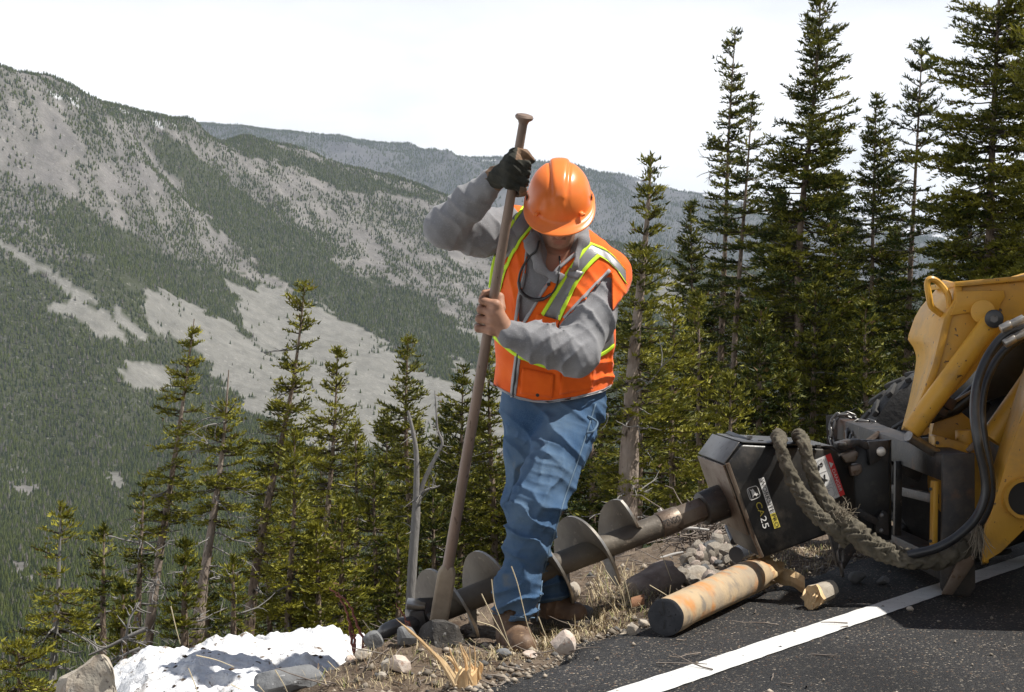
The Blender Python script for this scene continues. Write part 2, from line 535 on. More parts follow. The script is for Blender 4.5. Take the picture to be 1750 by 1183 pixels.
# -------- the valley and slope forest: too many to count, one object
def forest_points():
    pts = []
    def put(n, d0, d1, amax=0.37, k=1.0):
        d = np.sqrt(rng.random(n) * (d1 ** 2 - d0 ** 2) + d0 ** 2)
        x = (rng.random(n) * 2 - 1) * amax * d
        z = terr_z(x, d)
        px = CXP + FPX * x / d; py = CYP - FPX * (z - CAMH) / d
        de, m_, s_ = landcover(x, d, z)
        keep = (rng.random(n) < de * k) & (py < 1300)
        pts.append(np.stack([x, d, z], 1)[keep])
    put(75000, 800, 1900)
    put(360000, 1900, 4700)
    put(8000, 4700, 7500)
    put(150000, 7500, 11600)
    put(9000, 13000, 15000)
    return np.concatenate(pts)
fp = forest_points()
me = bpy.data.meshes.new('forest')
me.vertices.add(len(fp)); me.vertices.foreach_set('co', fp.astype(np.float32).ravel())
hsc = (4.0 + 7.5 * rng.random(len(fp)) ** 1.5) * np.where(fp[:, 1] < 1900, 0.8, np.where(fp[:, 1] > 4700, 1.7, .88))
at = me.attributes.new('hgt', 'FLOAT', 'POINT'); at.data.foreach_set('value', hsc.astype(np.float32))
at = me.attributes.new('rot', 'FLOAT', 'POINT'); at.data.foreach_set('value', (rng.random(len(fp)) * 6.28).astype(np.float32))
M_fir = bpy.data.materials.new('distant fir'); M_fir.use_nodes = True
nt = M_fir.node_tree; b = nt.nodes['Principled BSDF']; b.inputs['Roughness'].default_value = 0.9; b.inputs['Specular IOR Level'].default_value = 0.1
oi = nt.nodes.new('ShaderNodeObjectInfo'); cr = nt.nodes.new('ShaderNodeValToRGB')
el = cr.color_ramp.elements
el[0].position = 0.0; el[0].color = (0.026, 0.038, 0.011, 1); el[1].position = 1.0; el[1].color = (0.085, 0.078, 0.060, 1)
e = el.new(0.5); e.color = (0.060, 0.074, 0.013, 1); e = el.new(0.88); e.color = (0.080, 0.094, 0.018, 1); e = el.new(0.94); e.color = (0.13, 0.115, 0.10, 1)
nt.links.new(oi.outputs['Random'], cr.inputs[0]); nt.links.new(cr.outputs[0], b.inputs['Base Color'])
fo = link('forest', me)
tag(fo, 'dark green conifer forest covering the valley and mountain slopes', 'forest', kind='stuff')
ng = bpy.data.node_groups.new('forest trees', 'GeometryNodeTree')
ng.interface.new_socket('Geometry', in_out='INPUT', socket_type='NodeSocketGeometry')
ng.interface.new_socket('Geometry', in_out='OUTPUT', socket_type='NodeSocketGeometry')
N = ng.nodes; L = ng.links
gi = N.new('NodeGroupInput'); go = N.new('NodeGroupOutput')
jn = N.new('GeometryNodeJoinGeometry')
for r0, r1, h, z0, n in ((0.24, 0.05, 0.42, 0.08, 7), (0.185, 0.03, 0.40, 0.36, 6), (0.11, 0.0, 0.38, 0.64, 5)):
    c = N.new('GeometryNodeMeshCone'); c.fill_type = 'NONE'
    c.inputs['Vertices'].default_value = n
    c.inputs['Radius Bottom'].default_value = r0; c.inputs['Radius Top'].default_value = max(r1, 0.004); c.inputs['Depth'].default_value = h
    tr = N.new('GeometryNodeTransform'); tr.inputs['Translation'].default_value = (0.02 * n - 0.1, 0, z0)
    L.new(c.outputs['Mesh'], tr.inputs['Geometry']); L.new(tr.outputs[0], jn.inputs[0])
sm = N.new('GeometryNodeSetMaterial'); sm.inputs['Material'].default_value = M_fir
L.new(jn.outputs[0], sm.inputs['Geometry'])
m2p = N.new('GeometryNodeMeshToPoints'); L.new(gi.outputs[0], m2p.inputs['Mesh'])
iop = N.new('GeometryNodeInstanceOnPoints')
L.new(m2p.outputs[0], iop.inputs['Points']); L.new(sm.outputs[0], iop.inputs['Instance'])
na = N.new('GeometryNodeInputNamedAttribute'); na.data_type = 'FLOAT'; na.inputs['Name'].default_value = 'hgt'
L.new(na.outputs['Attribute'], iop.inputs['Scale'])
nr = N.new('GeometryNodeInputNamedAttribute'); nr.data_type = 'FLOAT'; nr.inputs['Name'].default_value = 'rot'
cx = N.new('ShaderNodeCombineXYZ'); L.new(nr.outputs['Attribute'], cx.inputs['Z'])
L.new(cx.outputs[0], iop.inputs['Rotation'])
L.new(iop.outputs[0], go.inputs[0])
md_ = fo.modifiers.new('trees', 'NODES'); md_.node_group = ng
print('forest', len(fp))

# single firs standing far apart on the open meadows, one object each
fm = MB()
for r0, r1, z0, z1, n in ((.24, .06, 0.0, .5, 7), (.18, .03, .28, .76, 7), (.11, .004, .56, 1.0, 6)):
    fm.quadgrid([[Vector((math.cos(a) * r, math.sin(a) * r, z)) for a in np.linspace(0, 2 * math.pi, n + 1)[:-1]] for r, z in ((r0, z0), (r1, z1))], True, False)
fir_me = bpy.data.meshes.new('meadow_fir'); fm.bm.to_mesh(fir_me); fm.bm.free(); fir_me.materials.append(M_fir)
rgM = np.random.default_rng(40); kk = 0
while kk < 70:
    d = 2500 + 1400 * rgM.random(); x = (rgM.random() * .30 - .22) * d; z = terr_z(np.array([x]), np.array([d]))
    de, m_, s_ = landcover(np.array([x]), np.array([d]), z)
    if not m_[0]: continue
    o = bpy.data.objects.new('meadow_fir', fir_me); COL.objects.link(o); o.location = (x, d, z[0]); h_ = 6 + 7 * rgM.random(); o.scale = (h_, h_, h_); o.rotation_euler = (0, 0, rgM.random() * 6)
    tag(o, 'small dark fir standing alone on the open grey meadow slope', 'tree', 'lone firs on the far meadows'); kk += 1

# -------- haze: one even body of air round everything
HZ = mat.__globals__['bpy'].data.materials.new('valley air'); HZ.use_nodes = True
nt = HZ.node_tree; nt.nodes.remove(nt.nodes['Principled BSDF'])
pv = nt.nodes.new('ShaderNodeVolumePrincipled')
pv.inputs['Color'].default_value = (0.68, 0.80, 1.0, 1); pv.inputs['Density'].default_value = 0.000030
pv.inputs['Anisotropy'].default_value = 0.0
nt.links.new(pv.outputs[0], nt.nodes['Material Output'].inputs['Volume'])
hm = MB().box((0, 8000, 560), 17000, 17000, 2000)
hz = hm.done('haze', HZ, smooth=False)
tag(hz, 'thin bluish air over the whole valley', 'haze', kind='stuff')
# ================================================================== road and shoulder
EDGE_Y = np.array([-40, -10, 0, 4.0, 4.84, 5.3, 5.68, 5.92, 6.4, 7.0, 7.9, 10, 20, 60])
EDGE_X = np.array([-27, -8.2, -2.6, -0.62, -0.10, 0.11, 0.245, 0.41, 0.70, 1.11, 1.62, 3.0, 9.6, 36])
def edge_x(y): return np.interp(y, EDGE_Y, EDGE_X)
def side(x, y): return (edge_x(y) - x) * 0.86            # metres left of the asphalt edge

def ground_z(x, y, detail=True):
    x = np.asarray(x, float); y = np.asarray(y, float)
    s = side(x, y)
    brk = np.interp(x, [-1.3, -0.55, 0.0, 0.6, 2.0], [1.75, 1.12, 1.30, 1.65, 1.75])
    sp = np.clip(s, 0, None)
    z = -0.055 - 0.075 * np.minimum(sp, brk)
    over = np.clip(sp - brk, 0, None)
    z = z - np.where(over < 1.0, 0.35 * over ** 2, 0.35 + 0.70 * (over - 1.0))
    z = np.maximum(z, -60 - 0 * z)
    z = z - 0.06 * np.clip((-0.45 - x) / 0.4, 0, 1) * np.clip(sp / .4, 0, 1) - 0.14 * np.clip((-0.25 - x) / 0.5, 0, 1) * np.clip((sp - .5) / .8, 0, 1)
    near = np.exp(-np.clip(sp - brk, 0, None) * 0.9)
    z = z + 0.10 * np.exp(-((y - 8.2) / 1.3) ** 2) * np.exp(-((s - 0.75) / 0.5) ** 2)
    z = z + 0.06 * np.exp(-((x + 0.45) / 0.35) ** 2 - ((y - 5.7) / 0.35) ** 2)
    z = z - 0.05 * np.exp(-((x - 0.05) / 0.3) ** 2 - ((y - 6.5) / 0.4) ** 2)
    if detail:
        a = np.clip(sp / 0.25, 0, 1)
        z = z + a * ((fbm2(x * 2.6, y * 2.6, 4, 61) - 0.5) * 0.08 + (fbm2(x * 11, y * 11, 3, 62) - 0.5) * 0.05 + (vn2(x * 40, y * 40, 63) - 0.5) * 0.012)
        z = z + np.clip(over, 0, 6) * (fbm2(x * .6, y * .6, 3, 64) - 0.5) * 0.8
    return z

def gz(x, y): return float(ground_z(np.array([x]), np.array([y]))[0])

def grid_mesh(name, xs, ys, zf, m, keep=None):
    X, Y = np.meshgrid(xs, ys)
    Z = zf(X, Y)
    n, k = X.shape
    ii = np.arange(n * k).reshape(n, k)
    F = np.stack([ii[:-1, :-1], ii[:-1, 1:], ii[1:, 1:], ii[1:, :-1]], -1).reshape(-1, 4)
    if keep is not None:
        kk = keep(X, Y, Z).ravel()
        F = F[kk[F].any(1)]
    me = mesh_np(name, np.stack([X.ravel(), Y.ravel(), Z.ravel()], 1), F)
    return link(name, me, m, smooth=True)

M_dirt = mat('shoulder dirt', (0.105, 0.078, 0.055), 0.95, c2=(0.20, 0.155, 0.115), scale=5, contrast=(0.35, 0.7), bump=0.012, bscale=70,
             c3=(0.34, 0.29, 0.235), s3=150, t3=(0.64, 0.70), c4=(0.07, 0.048, 0.034), s4=13, t4=(0.52, 0.66), spec=0.2)
def under_road(x, y, z):
    s = side(x, y)
    return np.where(s < -0.02, -0.09, z)
xs = np.concatenate([np.linspace(-2.6, 2.6, 420)])
ys = np.concatenate([np.linspace(4.3, 10.6, 470)])
dirt = grid_mesh('road_shoulder', xs, ys, lambda X, Y: under_road(X, Y, ground_z(X, Y)), M_dirt)
tag(dirt, kind='structure')
# the rest of our hillside, coarser
def slope_z(X, Y):
    z = under_road(X, Y, ground_z(X, Y, False) + (fbm2(X * .3, Y * .3, 3, 66) - .5) * np.clip(side(X, Y) - 2, 0, 3) * .5)
    z = z - np.clip(Y - 31, 0, None) * .42
    inside = (X > -2.58) & (X < 2.58) & (Y > 4.32) & (Y < 10.58)
    return np.where(inside, z - 0.25, z)
M_slope = mat('hillside', (0.075, 0.075, 0.040), 0.95, c2=(0.15, 0.125, 0.085), scale=0.8, c3=(0.22, 0.20, 0.17), s3=9, spec=0.1)
hs = grid_mesh('hillside', np.linspace(-130, 130, 200), np.linspace(-30, 150, 190), slope_z, M_slope)
tag(hs, kind='structure')

# asphalt: cells of dark aggregate with pale chips
M_asph = bpy.data.materials.new('asphalt'); M_asph.use_nodes = True
nt = M_asph.node_tree; N = nt.nodes; L = nt.links; b = N['Principled BSDF']
b.inputs['Roughness'].default_value = 0.75; b.inputs['Specular IOR Level'].default_value = 0.35
tcn = N.new('ShaderNodeTexCoord')
vo = N.new('ShaderNodeTexVoronoi'); vo.inputs['Scale'].default_value = 170
L.new(tcn.outputs['Object'], vo.inputs['Vector'])
sp = N.new('ShaderNodeSeparateColor'); L.new(vo.outputs['Color'], sp.inputs[0])
cr = N.new('ShaderNodeValToRGB'); el = cr.color_ramp.elements; cr.color_ramp.interpolation = 'CONSTANT'
el[0].position = 0; el[0].color = (0.014, 0.014, 0.015, 1); el[1].position = 0.955; el[1].color = (0.20, 0.165, 0.125, 1)
for p_, c_ in ((0.35, (0.020, 0.020, 0.021)), (0.6, (0.028, 0.028, 0.029)), (0.82, (0.042, 0.041, 0.039)), (0.92, (0.080, 0.070, 0.058)), (0.980, (0.32, 0.28, 0.23)), (0.990, (0.16, 0.09, 0.05))):
    e = el.new(p_); e.color = (*c_, 1)
L.new(sp.outputs[0], cr.inputs[0])
ns = N.new('ShaderNodeTexNoise'); ns.inputs['Scale'].default_value = 1.5; ns.inputs['Detail'].default_value = 6
L.new(tcn.outputs['Object'], ns.inputs['Vector'])
mr = N.new('ShaderNodeMapRange'); mr.inputs['From Min'].default_value = 0.3; mr.inputs['From Max'].default_value = 0.7; mr.inputs['To Min'].default_value = 0.58; mr.inputs['To Max'].default_value = 1.60
L.new(ns.outputs['Fac'], mr.inputs['Value'])
mx = N.new('ShaderNodeMix'); mx.data_type = 'RGBA'; mx.blend_type = 'MULTIPLY'; mx.inputs['Factor'].default_value = 1
L.new(cr.outputs[0], mx.inputs['A']); L.new(mr.outputs[0], mx.inputs['B'])
L.new(mx.outputs['Result'], b.inputs['Base Color'])
bp = N.new('ShaderNodeBump'); bp.inputs['Distance'].default_value = 0.005; bp.inputs['Strength'].default_value = 1
L.new(vo.outputs['Distance'], bp.inputs['Height']); bp.invert = True
L.new(bp.outputs[0], b.inputs['Normal'])

bm = bmesh.new()
rows = []
yy = np.concatenate([np.linspace(-40, 4, 40), np.linspace(4.04, 9, 260), np.linspace(9.3, 32, 40)])
for y in yy:
    e = float(edge_x(y)) + (float(vn2(np.array([y * 6.0]), np.array([0.5]), 71)[0]) - 0.5) * 0.10 + (float(vn2(np.array([y * 22.0]), np.array([3.5]), 72)[0]) - 0.5) * 0.05
    w = 0.86
    r = [(e - 0.05, y, -0.075), (e, y, -0.022), (e + 0.03, y, -0.006)]
    for k in (0.12, 0.3, 0.6, 1.2, 2.4, 4.5, 9.0):
        r.append((e + k, y, 0.0))
    rows.append([bm.verts.new(p) for p in r])
for a in range(len(rows) - 1):
    for c in range(len(rows[0]) - 1):
        bm.faces.new((rows[a][c], rows[a][c + 1], rows[a + 1][c + 1], rows[a + 1][c]))
me = bpy.data.meshes.new('road'); bm.to_mesh(me); bm.free()
road = link('road', me, M_asph, smooth=True); tag(road, kind='structure')
# beyond the far verge the mountain side carries on
b2 = MB(); b2.quadgrid([[(edge_x(y) + 8.9, y, -0.02), (edge_x(y) + 13, y, 0.4), (edge_x(y) + 40, y, 9)] for y in (-40, 0, 10, 20, 31)], closed=False)
ub = b2.done('upper_bank', M_slope); tag(ub, kind='structure')

M_paint = mat('white road paint', (0.74, 0.74, 0.72), 0.7, c2=(0.60, 0.60, 0.585), scale=9, contrast=(0.4, 0.75), c3=(0.06, 0.06, 0.06), s3=80, t3=(0.665, 0.70),
              bump=0.003, bscale=150)
LX = lambda y: 0.297 + 0.684 * (y - 4.855)
rows = []
for y in np.linspace(-8, 30, 900):
    j = lambda k: (float(vn2(np.array([y * 130.0]), np.array([k]), 75)[0]) - 0.5) * 0.010
    rows.append([(LX(y) + j(0.3), y, 0.004), (LX(y) + 0.078, y, 0.0042), (LX(y) + 0.155 + j(9.3), y, 0.004)])
ln = MB().quadgrid(rows, closed=False, caps=False).done('edge_line', M_paint, smooth=True)
tag(ln, kind='structure')

# ------------------------------------------------------------------ snow bank
M_snow = mat('old snow', (0.72, 0.73, 0.75), 0.6, c2=(0.74, 0.73, 0.70), scale=6, contrast=(0.5, 0.8), c3=(0.16, 0.12, 0.085), s3=30, t3=(0.62, 0.69), c4=(0.62, 0.585, 0.53), s4=11, t4=(.52, .72),
             bump=0.02, bscale=22, spec=0.3)
def snow_h(X, Y):
    px = CXP + FPX * X / Y
    g = ground_z(X, Y); s = side(X, Y)
    zc = np.interp(px, [190, 250, 300, 335, 400, 440, 480, 520, 560, 610], [-.225, -.138, -.155, -.130, -.140, -.145, -.172, -.160, -.182, -.225])
    lump = fbm2(X * 3.6 + 5, Y * 3.6, 3, 81); ridg = np.abs(2 * fbm2(X * 7, Y * 7, 4, 85) - 1)
    top = zc - .018 + (lump - .5) * .10 - (ridg - .22).clip(0) * .10 + (fbm2(X * 22, Y * 22, 3, 83) - .5) * .035 + (fbm2(X * 60, Y * 60, 2, 87) - .5) * .014
    s_lo = np.interp(px, [190, 440, 600], [.60, .80, 1.12]) + (fbm2(X * 4, Y * 4, 3, 88) - .5) * .5
    m = np.minimum(np.minimum((px - 185) / 45, (612 - px) / 45), np.minimum((s - s_lo) / .16, (1.78 - s) / .22))
    m = np.clip(m + (fbm2(X * 9, Y * 9, 3, 89) - .5) * 1.5, -1, 1)
    z = top - (1 - m) ** 2 * .07
    q = np.exp(-((px - 100) / 60) ** 2 - ((Y - 5.9) / 0.32) ** 2) * 0.24 - 0.10 - 0.10 * (fbm2(X * 7, Y * 7, 3, 84) - .5) + (fbm2(X * 22, Y * 22, 3, 86) - .5) * .03
    return np.where(px < 178, g + q, z)
snow = grid_mesh('snow_bank', np.linspace(-2.3, -0.35, 260), np.linspace(4.9, 8.0, 300), snow_h, M_snow,
                 keep=lambda X, Y, Z: Z > ground_z(X, Y) - 0.015)
tag(snow, 'melting white snow bank dotted with dirt along the road shoulder', 'snow', kind='stuff')
# ================================================================== the near conifers
M_leaf = bpy.data.materials.new('spruce needles'); M_leaf.use_nodes = True
nt = M_leaf.node_tree; N = nt.nodes; L = nt.links
b = N['Principled BSDF']; b.inputs['Roughness'].default_value = 0.55; b.inputs['Specular IOR Level'].default_value = 0.25
at = N.new('ShaderNodeAttribute'); at.attribute_name = 'tint'
L.new(at.outputs['Color'], b.inputs['Base Color'])
tl = N.new('ShaderNodeBsdfTranslucent'); L.new(at.outputs['Color'], tl.inputs['Color'])
ms = N.new('ShaderNodeMixShader'); ms.inputs[0].default_value = 0.16
L.new(b.outputs[0], ms.inputs[1]); L.new(tl.outputs[0], ms.inputs[2]); L.new(ms.outputs[0], N['Material Output'].inputs['Surface'])
M_twig = mat('twig bark', (0.10, 0.075, 0.055), 0.9, spec=0.1)
M_bark = mat('spruce bark', (0.17, 0.125, 0.095), 0.95, c2=(0.30, 0.235, 0.185), scale=9, contrast=(0.38, 0.62), bump=0.03, bscale=26, c3=(0.055, 0.042, 0.034), s3=22, t3=(0.56, 0.66), stretch=(1, 1, 0.45), spec=0.1)
M_pale = mat('pale peeling bark', (0.33, 0.27, 0.225), 0.95, c2=(0.20, 0.15, 0.115), scale=7, contrast=(0.42, 0.66), bump=0.03, bscale=24, c3=(0.09, 0.07, 0.055), s3=18, t3=(0.60, 0.68), stretch=(1, 1, 0.4), spec=0.1)
M_dead = mat('weathered grey wood', (0.235, 0.225, 0.215), 0.9, c2=(0.22, 0.205, 0.195), scale=14, contrast=(0.4, 0.7), bump=0.012, bscale=40, stretch=(1, 1, 0.25), spec=0.1)

class Tubes:
    """many thin tapered tubes as one numpy mesh"""
    def __init__(self): self.V = []; self.F = []; self.n = 0
    def add(self, pts, rad, k=5):
        pts = np.asarray(pts, float); m = len(pts)
        rad = np.broadcast_to(np.asarray(rad, float), (m,))
        t = np.gradient(pts, axis=0); t /= np.linalg.norm(t, axis=1)[:, None] + 1e-9
        ref = np.array([0.31, 0.2, 0.93]) if abs(t[0, 2]) < 0.8 else np.array([1.0, 0.2, 0.1])
        u = np.cross(t, ref); u /= np.linalg.norm(u, axis=1)[:, None] + 1e-9
        w = np.cross(t, u)
        a = np.arange(k) * 2 * np.pi / k
        ring = pts[:, None] + (u[:, None] * np.cos(a)[None, :, None] + w[:, None] * np.sin(a)[None, :, None]) * rad[:, None, None]
        self.V.append(ring.reshape(-1, 3))
        i = np.arange(m * k).reshape(m, k) + self.n
        self.F.append(np.stack([i[:-1], np.roll(i[:-1], -1, 1), np.roll(i[1:], -1, 1), i[1:]], -1).reshape(-1, 4))
        self.n += m * k
    def get(self): return np.concatenate(self.V), np.concatenate(self.F)

def crooked(p0, d, length, n, rg, wob=0.25, up=0.0):
    d = np.asarray(d, float); d /= np.linalg.norm(d)
    out = [np.asarray(p0, float)]
    for i in range(n):
        d = d + rg.normal(0, wob, 3) * 0.5 + np.array([0, 0, up])
        d /= np.linalg.norm(d)
        out.append(out[-1] + d * length / n)
    return np.array(out)

N_LEAF = 0
def conifer(name, label, tip, foot, Y, prof, r0=0.10, dens=1.0, seed=1, droop=0.0, leaf=1.0, dead=(0, 0, 0), bark=None, tone=0.5,
            wob=1.0, group='conifers standing below the road edge', bare_top=0.0, flat=0.0, cat='spruce tree', gap=0.0):
    """tip / foot: trunk pixels; prof: [(pixel y, half width px)...] from top to bottom of the crown; dead: (count, py0, py1)"""
    global N_LEAF
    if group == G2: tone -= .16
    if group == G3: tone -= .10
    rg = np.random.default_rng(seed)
    r0 = r0 if (r0 >= .115 and bark is M_pale) else r0 * .68
    top = np.array(P(tip[0], tip[1], Y)); ft = np.array(P(foot[0], foot[1], Y))
    dx = (top - ft) / (top[2] - ft[2])
    # follow the trunk line down to the hillside
    zb = ft[2]
    for _ in range(40):
        x = ft[0] + dx[0] * (zb - ft[2])
        zb = 0.5 * zb + 0.5 * min(gz_far(x, Y), ft[2] + 0.02)
    base = np.array([ft[0] + dx[0] * (zb - ft[2]), Y, zb - 0.15])
    H = top[2] - base[2]
    rt = root(name, base, label, cat, group)
    nT = 26
    tt = np.linspace(0, 1, nT)
    wv = (vn2(tt * 3.1 + seed, tt * 0 + seed * 1.7, 5) - 0.5)[:, None] * np.array([[0.10, 0.08, 0]]) * wob * (np.sin(tt * np.pi))[:, None] * (H / 4)
    axis = base[None] + (top - base)[None] * tt[:, None] + wv
    zf = (ft[2] - base[2]) / H
    rad = r0 * np.clip((1 - tt) / max(1 - zf, 0.2), 0, 1.35) ** 1.05 + 0.006
    def at_z(z):
        t = np.clip((z - base[2]) / H, 0, 1)
        return np.stack([np.interp(t, tt, axis[:, k]) for k in range(3)], -1), np.interp(t, tt, rad)
    tr = Tubes()
    lum = 1 + 0.12 * (rg.random(nT) - 0.5)
    tr.add(axis, rad * lum, 9)
    # bare lower stubs stay with the trunk
    V, F = tr.get()
    link('trunk', mesh_np('trunk', V, F), bark or M_bark, rt, smooth=True)
    pz = np.array([CAMH - (p[0] - CYP) / FPX * Y for p in prof]); pr = np.array([p[1] / FPX * Y for p in prof])
    ztop, zbot = pz[0], pz[-1]
    # branches
    span = ztop - zbot
    nb = int(span / 0.040 * dens * 2.0)
    zz = zbot + span * rg.random(nb) ** 0.92
    step = 0.20 * (0.7 + 0.6 * rg.random())
    if flat > 0:                                        # layered whorls with gaps
        zz = zz + flat * (np.round(zz / step) * step - zz)
    az_ = rg.random(nb) * 2 * np.pi
    clmp = vn2(zz * 2.3 * (20 / Y) + seed * 1.9, az_ * 0.95 + seed, 14)
    Lb = np.interp(-zz, -pz, pr) * (0.40 + 0.60 * rg.random(nb) ** 0.7) * (0.55 + 0.95 * clmp)
    if gap > 0:
        keepb = vn2(zz * 2.6 + seed * 3.3, np.floor(rg.random(nb) * 3) * 7.7, 12) > gap
        zz, Lb, az_ = zz[keepb], Lb[keepb], az_[keepb]; nb = len(zz)
    rel = (zz - zbot) / span
    elev = np.radians(-18 - 14 * droop + 52 * rel ** 1.6 + rg.normal(0, 9, nb))
    p0, r_ = at_z(zz)
    stems = Tubes()
    TO, TD, TL, TC = [], [], [], []
    for i in range(nb):
        L_ = max(Lb[i], 0.05)
        d = np.array([np.cos(az_[i]), np.sin(az_[i]), 0.0])
        sd = np.array([-d[1], d[0], 0.0])
        ns_ = 5
        s = np.linspace(0, 1, ns_)
        curve = p0[i] + d * (L_ * s)[:, None] * np.cos(elev[i]) + np.array([0, 0, 1.0]) * (L_ * (np.sin(elev[i]) * s + 0.20 * s ** 2))[:, None] + sd * (rg.normal(0, 0.10) * L_ * s ** 2)[:, None]
        if L_ > 0.14: stems.add(curve, np.linspace(0.010 + 0.006 * L_, 0.003, ns_), 3)
        tcol = rg.random() * 0.6
        nt_ = max(3, int(L_ / 0.052))
        sv = 0.10 + 0.90 * (np.arange(nt_) + rg.random(nt_)) / nt_
        if L_ > 0.5: sv = 0.28 + 0.72 * (sv - 0.1) / 0.9
        org = np.stack([np.interp(sv, s, curve[:, k]) for k in range(3)], -1)
        dirb = curve[-1] - curve[0]; dirb /= np.linalg.norm(dirb)
        sg = np.where(np.arange(nt_) % 2 == 0, 1.0, -1.0)
        td = dirb[None] * (0.55 + 0.25 * rg.random(nt_))[:, None] + sd[None] * (sg * (0.65 + 0.3 * rg.random(nt_)))[:, None] + np.array([0, 0, 1.0])[None] * rg.normal(0.03 - 0.12 * droop, 0.22, nt_)[:, None]
        td /= np.linalg.norm(td, axis=1)[:, None]
        tl_ = (0.05 + 0.36 * L_ * (1 - sv) ** 0.8) * (0.6 + 0.7 * rg.random(nt_)) + 0.03
        TO.append(org); TD.append(td); TL.append(np.minimum(tl_, 0.34)); TC.append(np.full(nt_, tcol) + rg.random(nt_) * 0.4)
        # the branch's own tip
        TO.append(curve[2:4]); TD.append(np.diff(curve, axis=0)[2:4] / (np.linalg.norm(np.diff(curve, axis=0)[2:4], axis=1)[:, None])); TL.append(np.full(2, L_ / 3.6)); TC.append(np.full(2, tcol + 0.2))
    # leader
    zl = np.linspace(ztop - 0.10 * span * 0.6, ztop, 10)
    if bare_top <= 0:
        TO.append(at_z(zl)[0]); TD.append(np.tile([0, 0, 1.0], (10, 1))); TL.append(np.full(10, 0.07)); TC.append(np.full(10, .5))
    TO = np.concatenate(TO); TD = np.concatenate(TD); TL = np.concatenate(TL); TC = np.concatenate(TC)
    q = 0.0175 * leaf
    cnt = np.maximum(2, (TL / q).astype(int))
    ix = np.repeat(np.arange(len(TL)), cnt)
    pos = np.concatenate([np.arange(c) for c in cnt]) + rg.random(len(ix))
    fr = pos / cnt[ix]
    O = TO[ix] + TD[ix] * (TL[ix] * fr)[:, None] - np.array([0, 0, 1.0]) * ((0.10 + 0.2 * droop) * TL[ix] * fr ** 2)[:, None]
    n = len(O)
    rv = rg.normal(0, 1, (n, 3)); rv[:, 2] = np.abs(rv[:, 2]) * 0.8 + 0.05
    rv -= TD[ix] * (rv * TD[ix]).sum(1)[:, None]; rv /= np.linalg.norm(rv, axis=1)[:, None] + 1e-9
    ld = TD[ix] * 0.75 + rv * 0.75
    ld /= np.linalg.norm(ld, axis=1)[:, None]
    wd = np.cross(ld, rg.normal(0, 1, (n, 3))); wd /= np.linalg.norm(wd, axis=1)[:, None] + 1e-9
    ll = (0.040 + 0.032 * rg.random(n)) * leaf; lw = (0.0088 + 0.006 * rg.random(n)) * leaf
    A = O - wd * lw[:, None]; B_ = O + wd * lw[:, None]; C_ = O + ld * ll[:, None]
    V = np.stack([A, B_, C_], 1).reshape(-1, 3)
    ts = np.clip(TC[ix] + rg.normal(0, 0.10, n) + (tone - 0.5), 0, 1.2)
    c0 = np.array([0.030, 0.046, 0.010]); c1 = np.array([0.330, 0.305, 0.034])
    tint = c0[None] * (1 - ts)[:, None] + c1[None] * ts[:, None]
    dry = rg.random(n) < 0.02
    tint[dry] = [0.16, 0.10, 0.05]
    tint = np.repeat(tint, 3, axis=0)
    sV, sF = stems.get() if stems.n else (np.zeros((0, 3)), np.zeros((0, 4), int))
    nV = len(V)
    VV = np.concatenate([V, sV]); tint = np.concatenate([tint, np.tile([0.09, 0.07, 0.05], (len(sV), 1))])
    me = mesh_np('crown', VV, (sF + nV), np.arange(nV).reshape(-1, 3), {'tint': tint})
    me.materials.append(M_leaf)
    link('crown', me, None, rt)
    N_LEAF += n
    # dead grey branches under and inside the crown
    if dead[0]:
        dt = Tubes()
        for i in range(dead[0]):
            py = dead[1] + (dead[2] - dead[1]) * rg.random()
            z = CAMH - (py - CYP) / FPX * Y
            p, r = at_z(np.array([z])); a = rg.random() * 2 * np.pi
            d = np.array([np.cos(a), 0.6 * np.sin(a), rg.normal(-0.15, 0.25)])
            Ld = (0.12 + 0.42 * rg.random()) * (1.0 if Y < 30 else 1.3)
            br = crooked(p[0], d, Ld, 6, rg, 0.35, 0.0)
            dt.add(br, np.linspace(0.012, 0.004, 7), 4)
            for k in range(rg.integers(1, 5)):
                j = rg.integers(2, 6)
                dd = (br[j] - br[j - 1]) / (np.linalg.norm(br[j] - br[j - 1]) + 1e-9) + rg.normal(0, 0.6, 3)
                dt.add(crooked(br[j], dd, Ld * 0.45 * rg.random() + 0.05, 4, rg, 0.4), np.linspace(0.006, 0.0025, 5), 3)
        V, F = dt.get()
        o = link('dead_wood', mesh_np('dead_wood', V, F), M_dead, rt, smooth=True); o['kind'] = 'stuff'
    return rt

def gz_far(x, y): return float(ground_z(np.array([float(x)]), np.array([float(y)]), False)[0])

G3 = 'conifers between the worker and the yellow machine'
G1 = 'small conifers on the slope at the left'
G2 = 'tall conifers at the right'
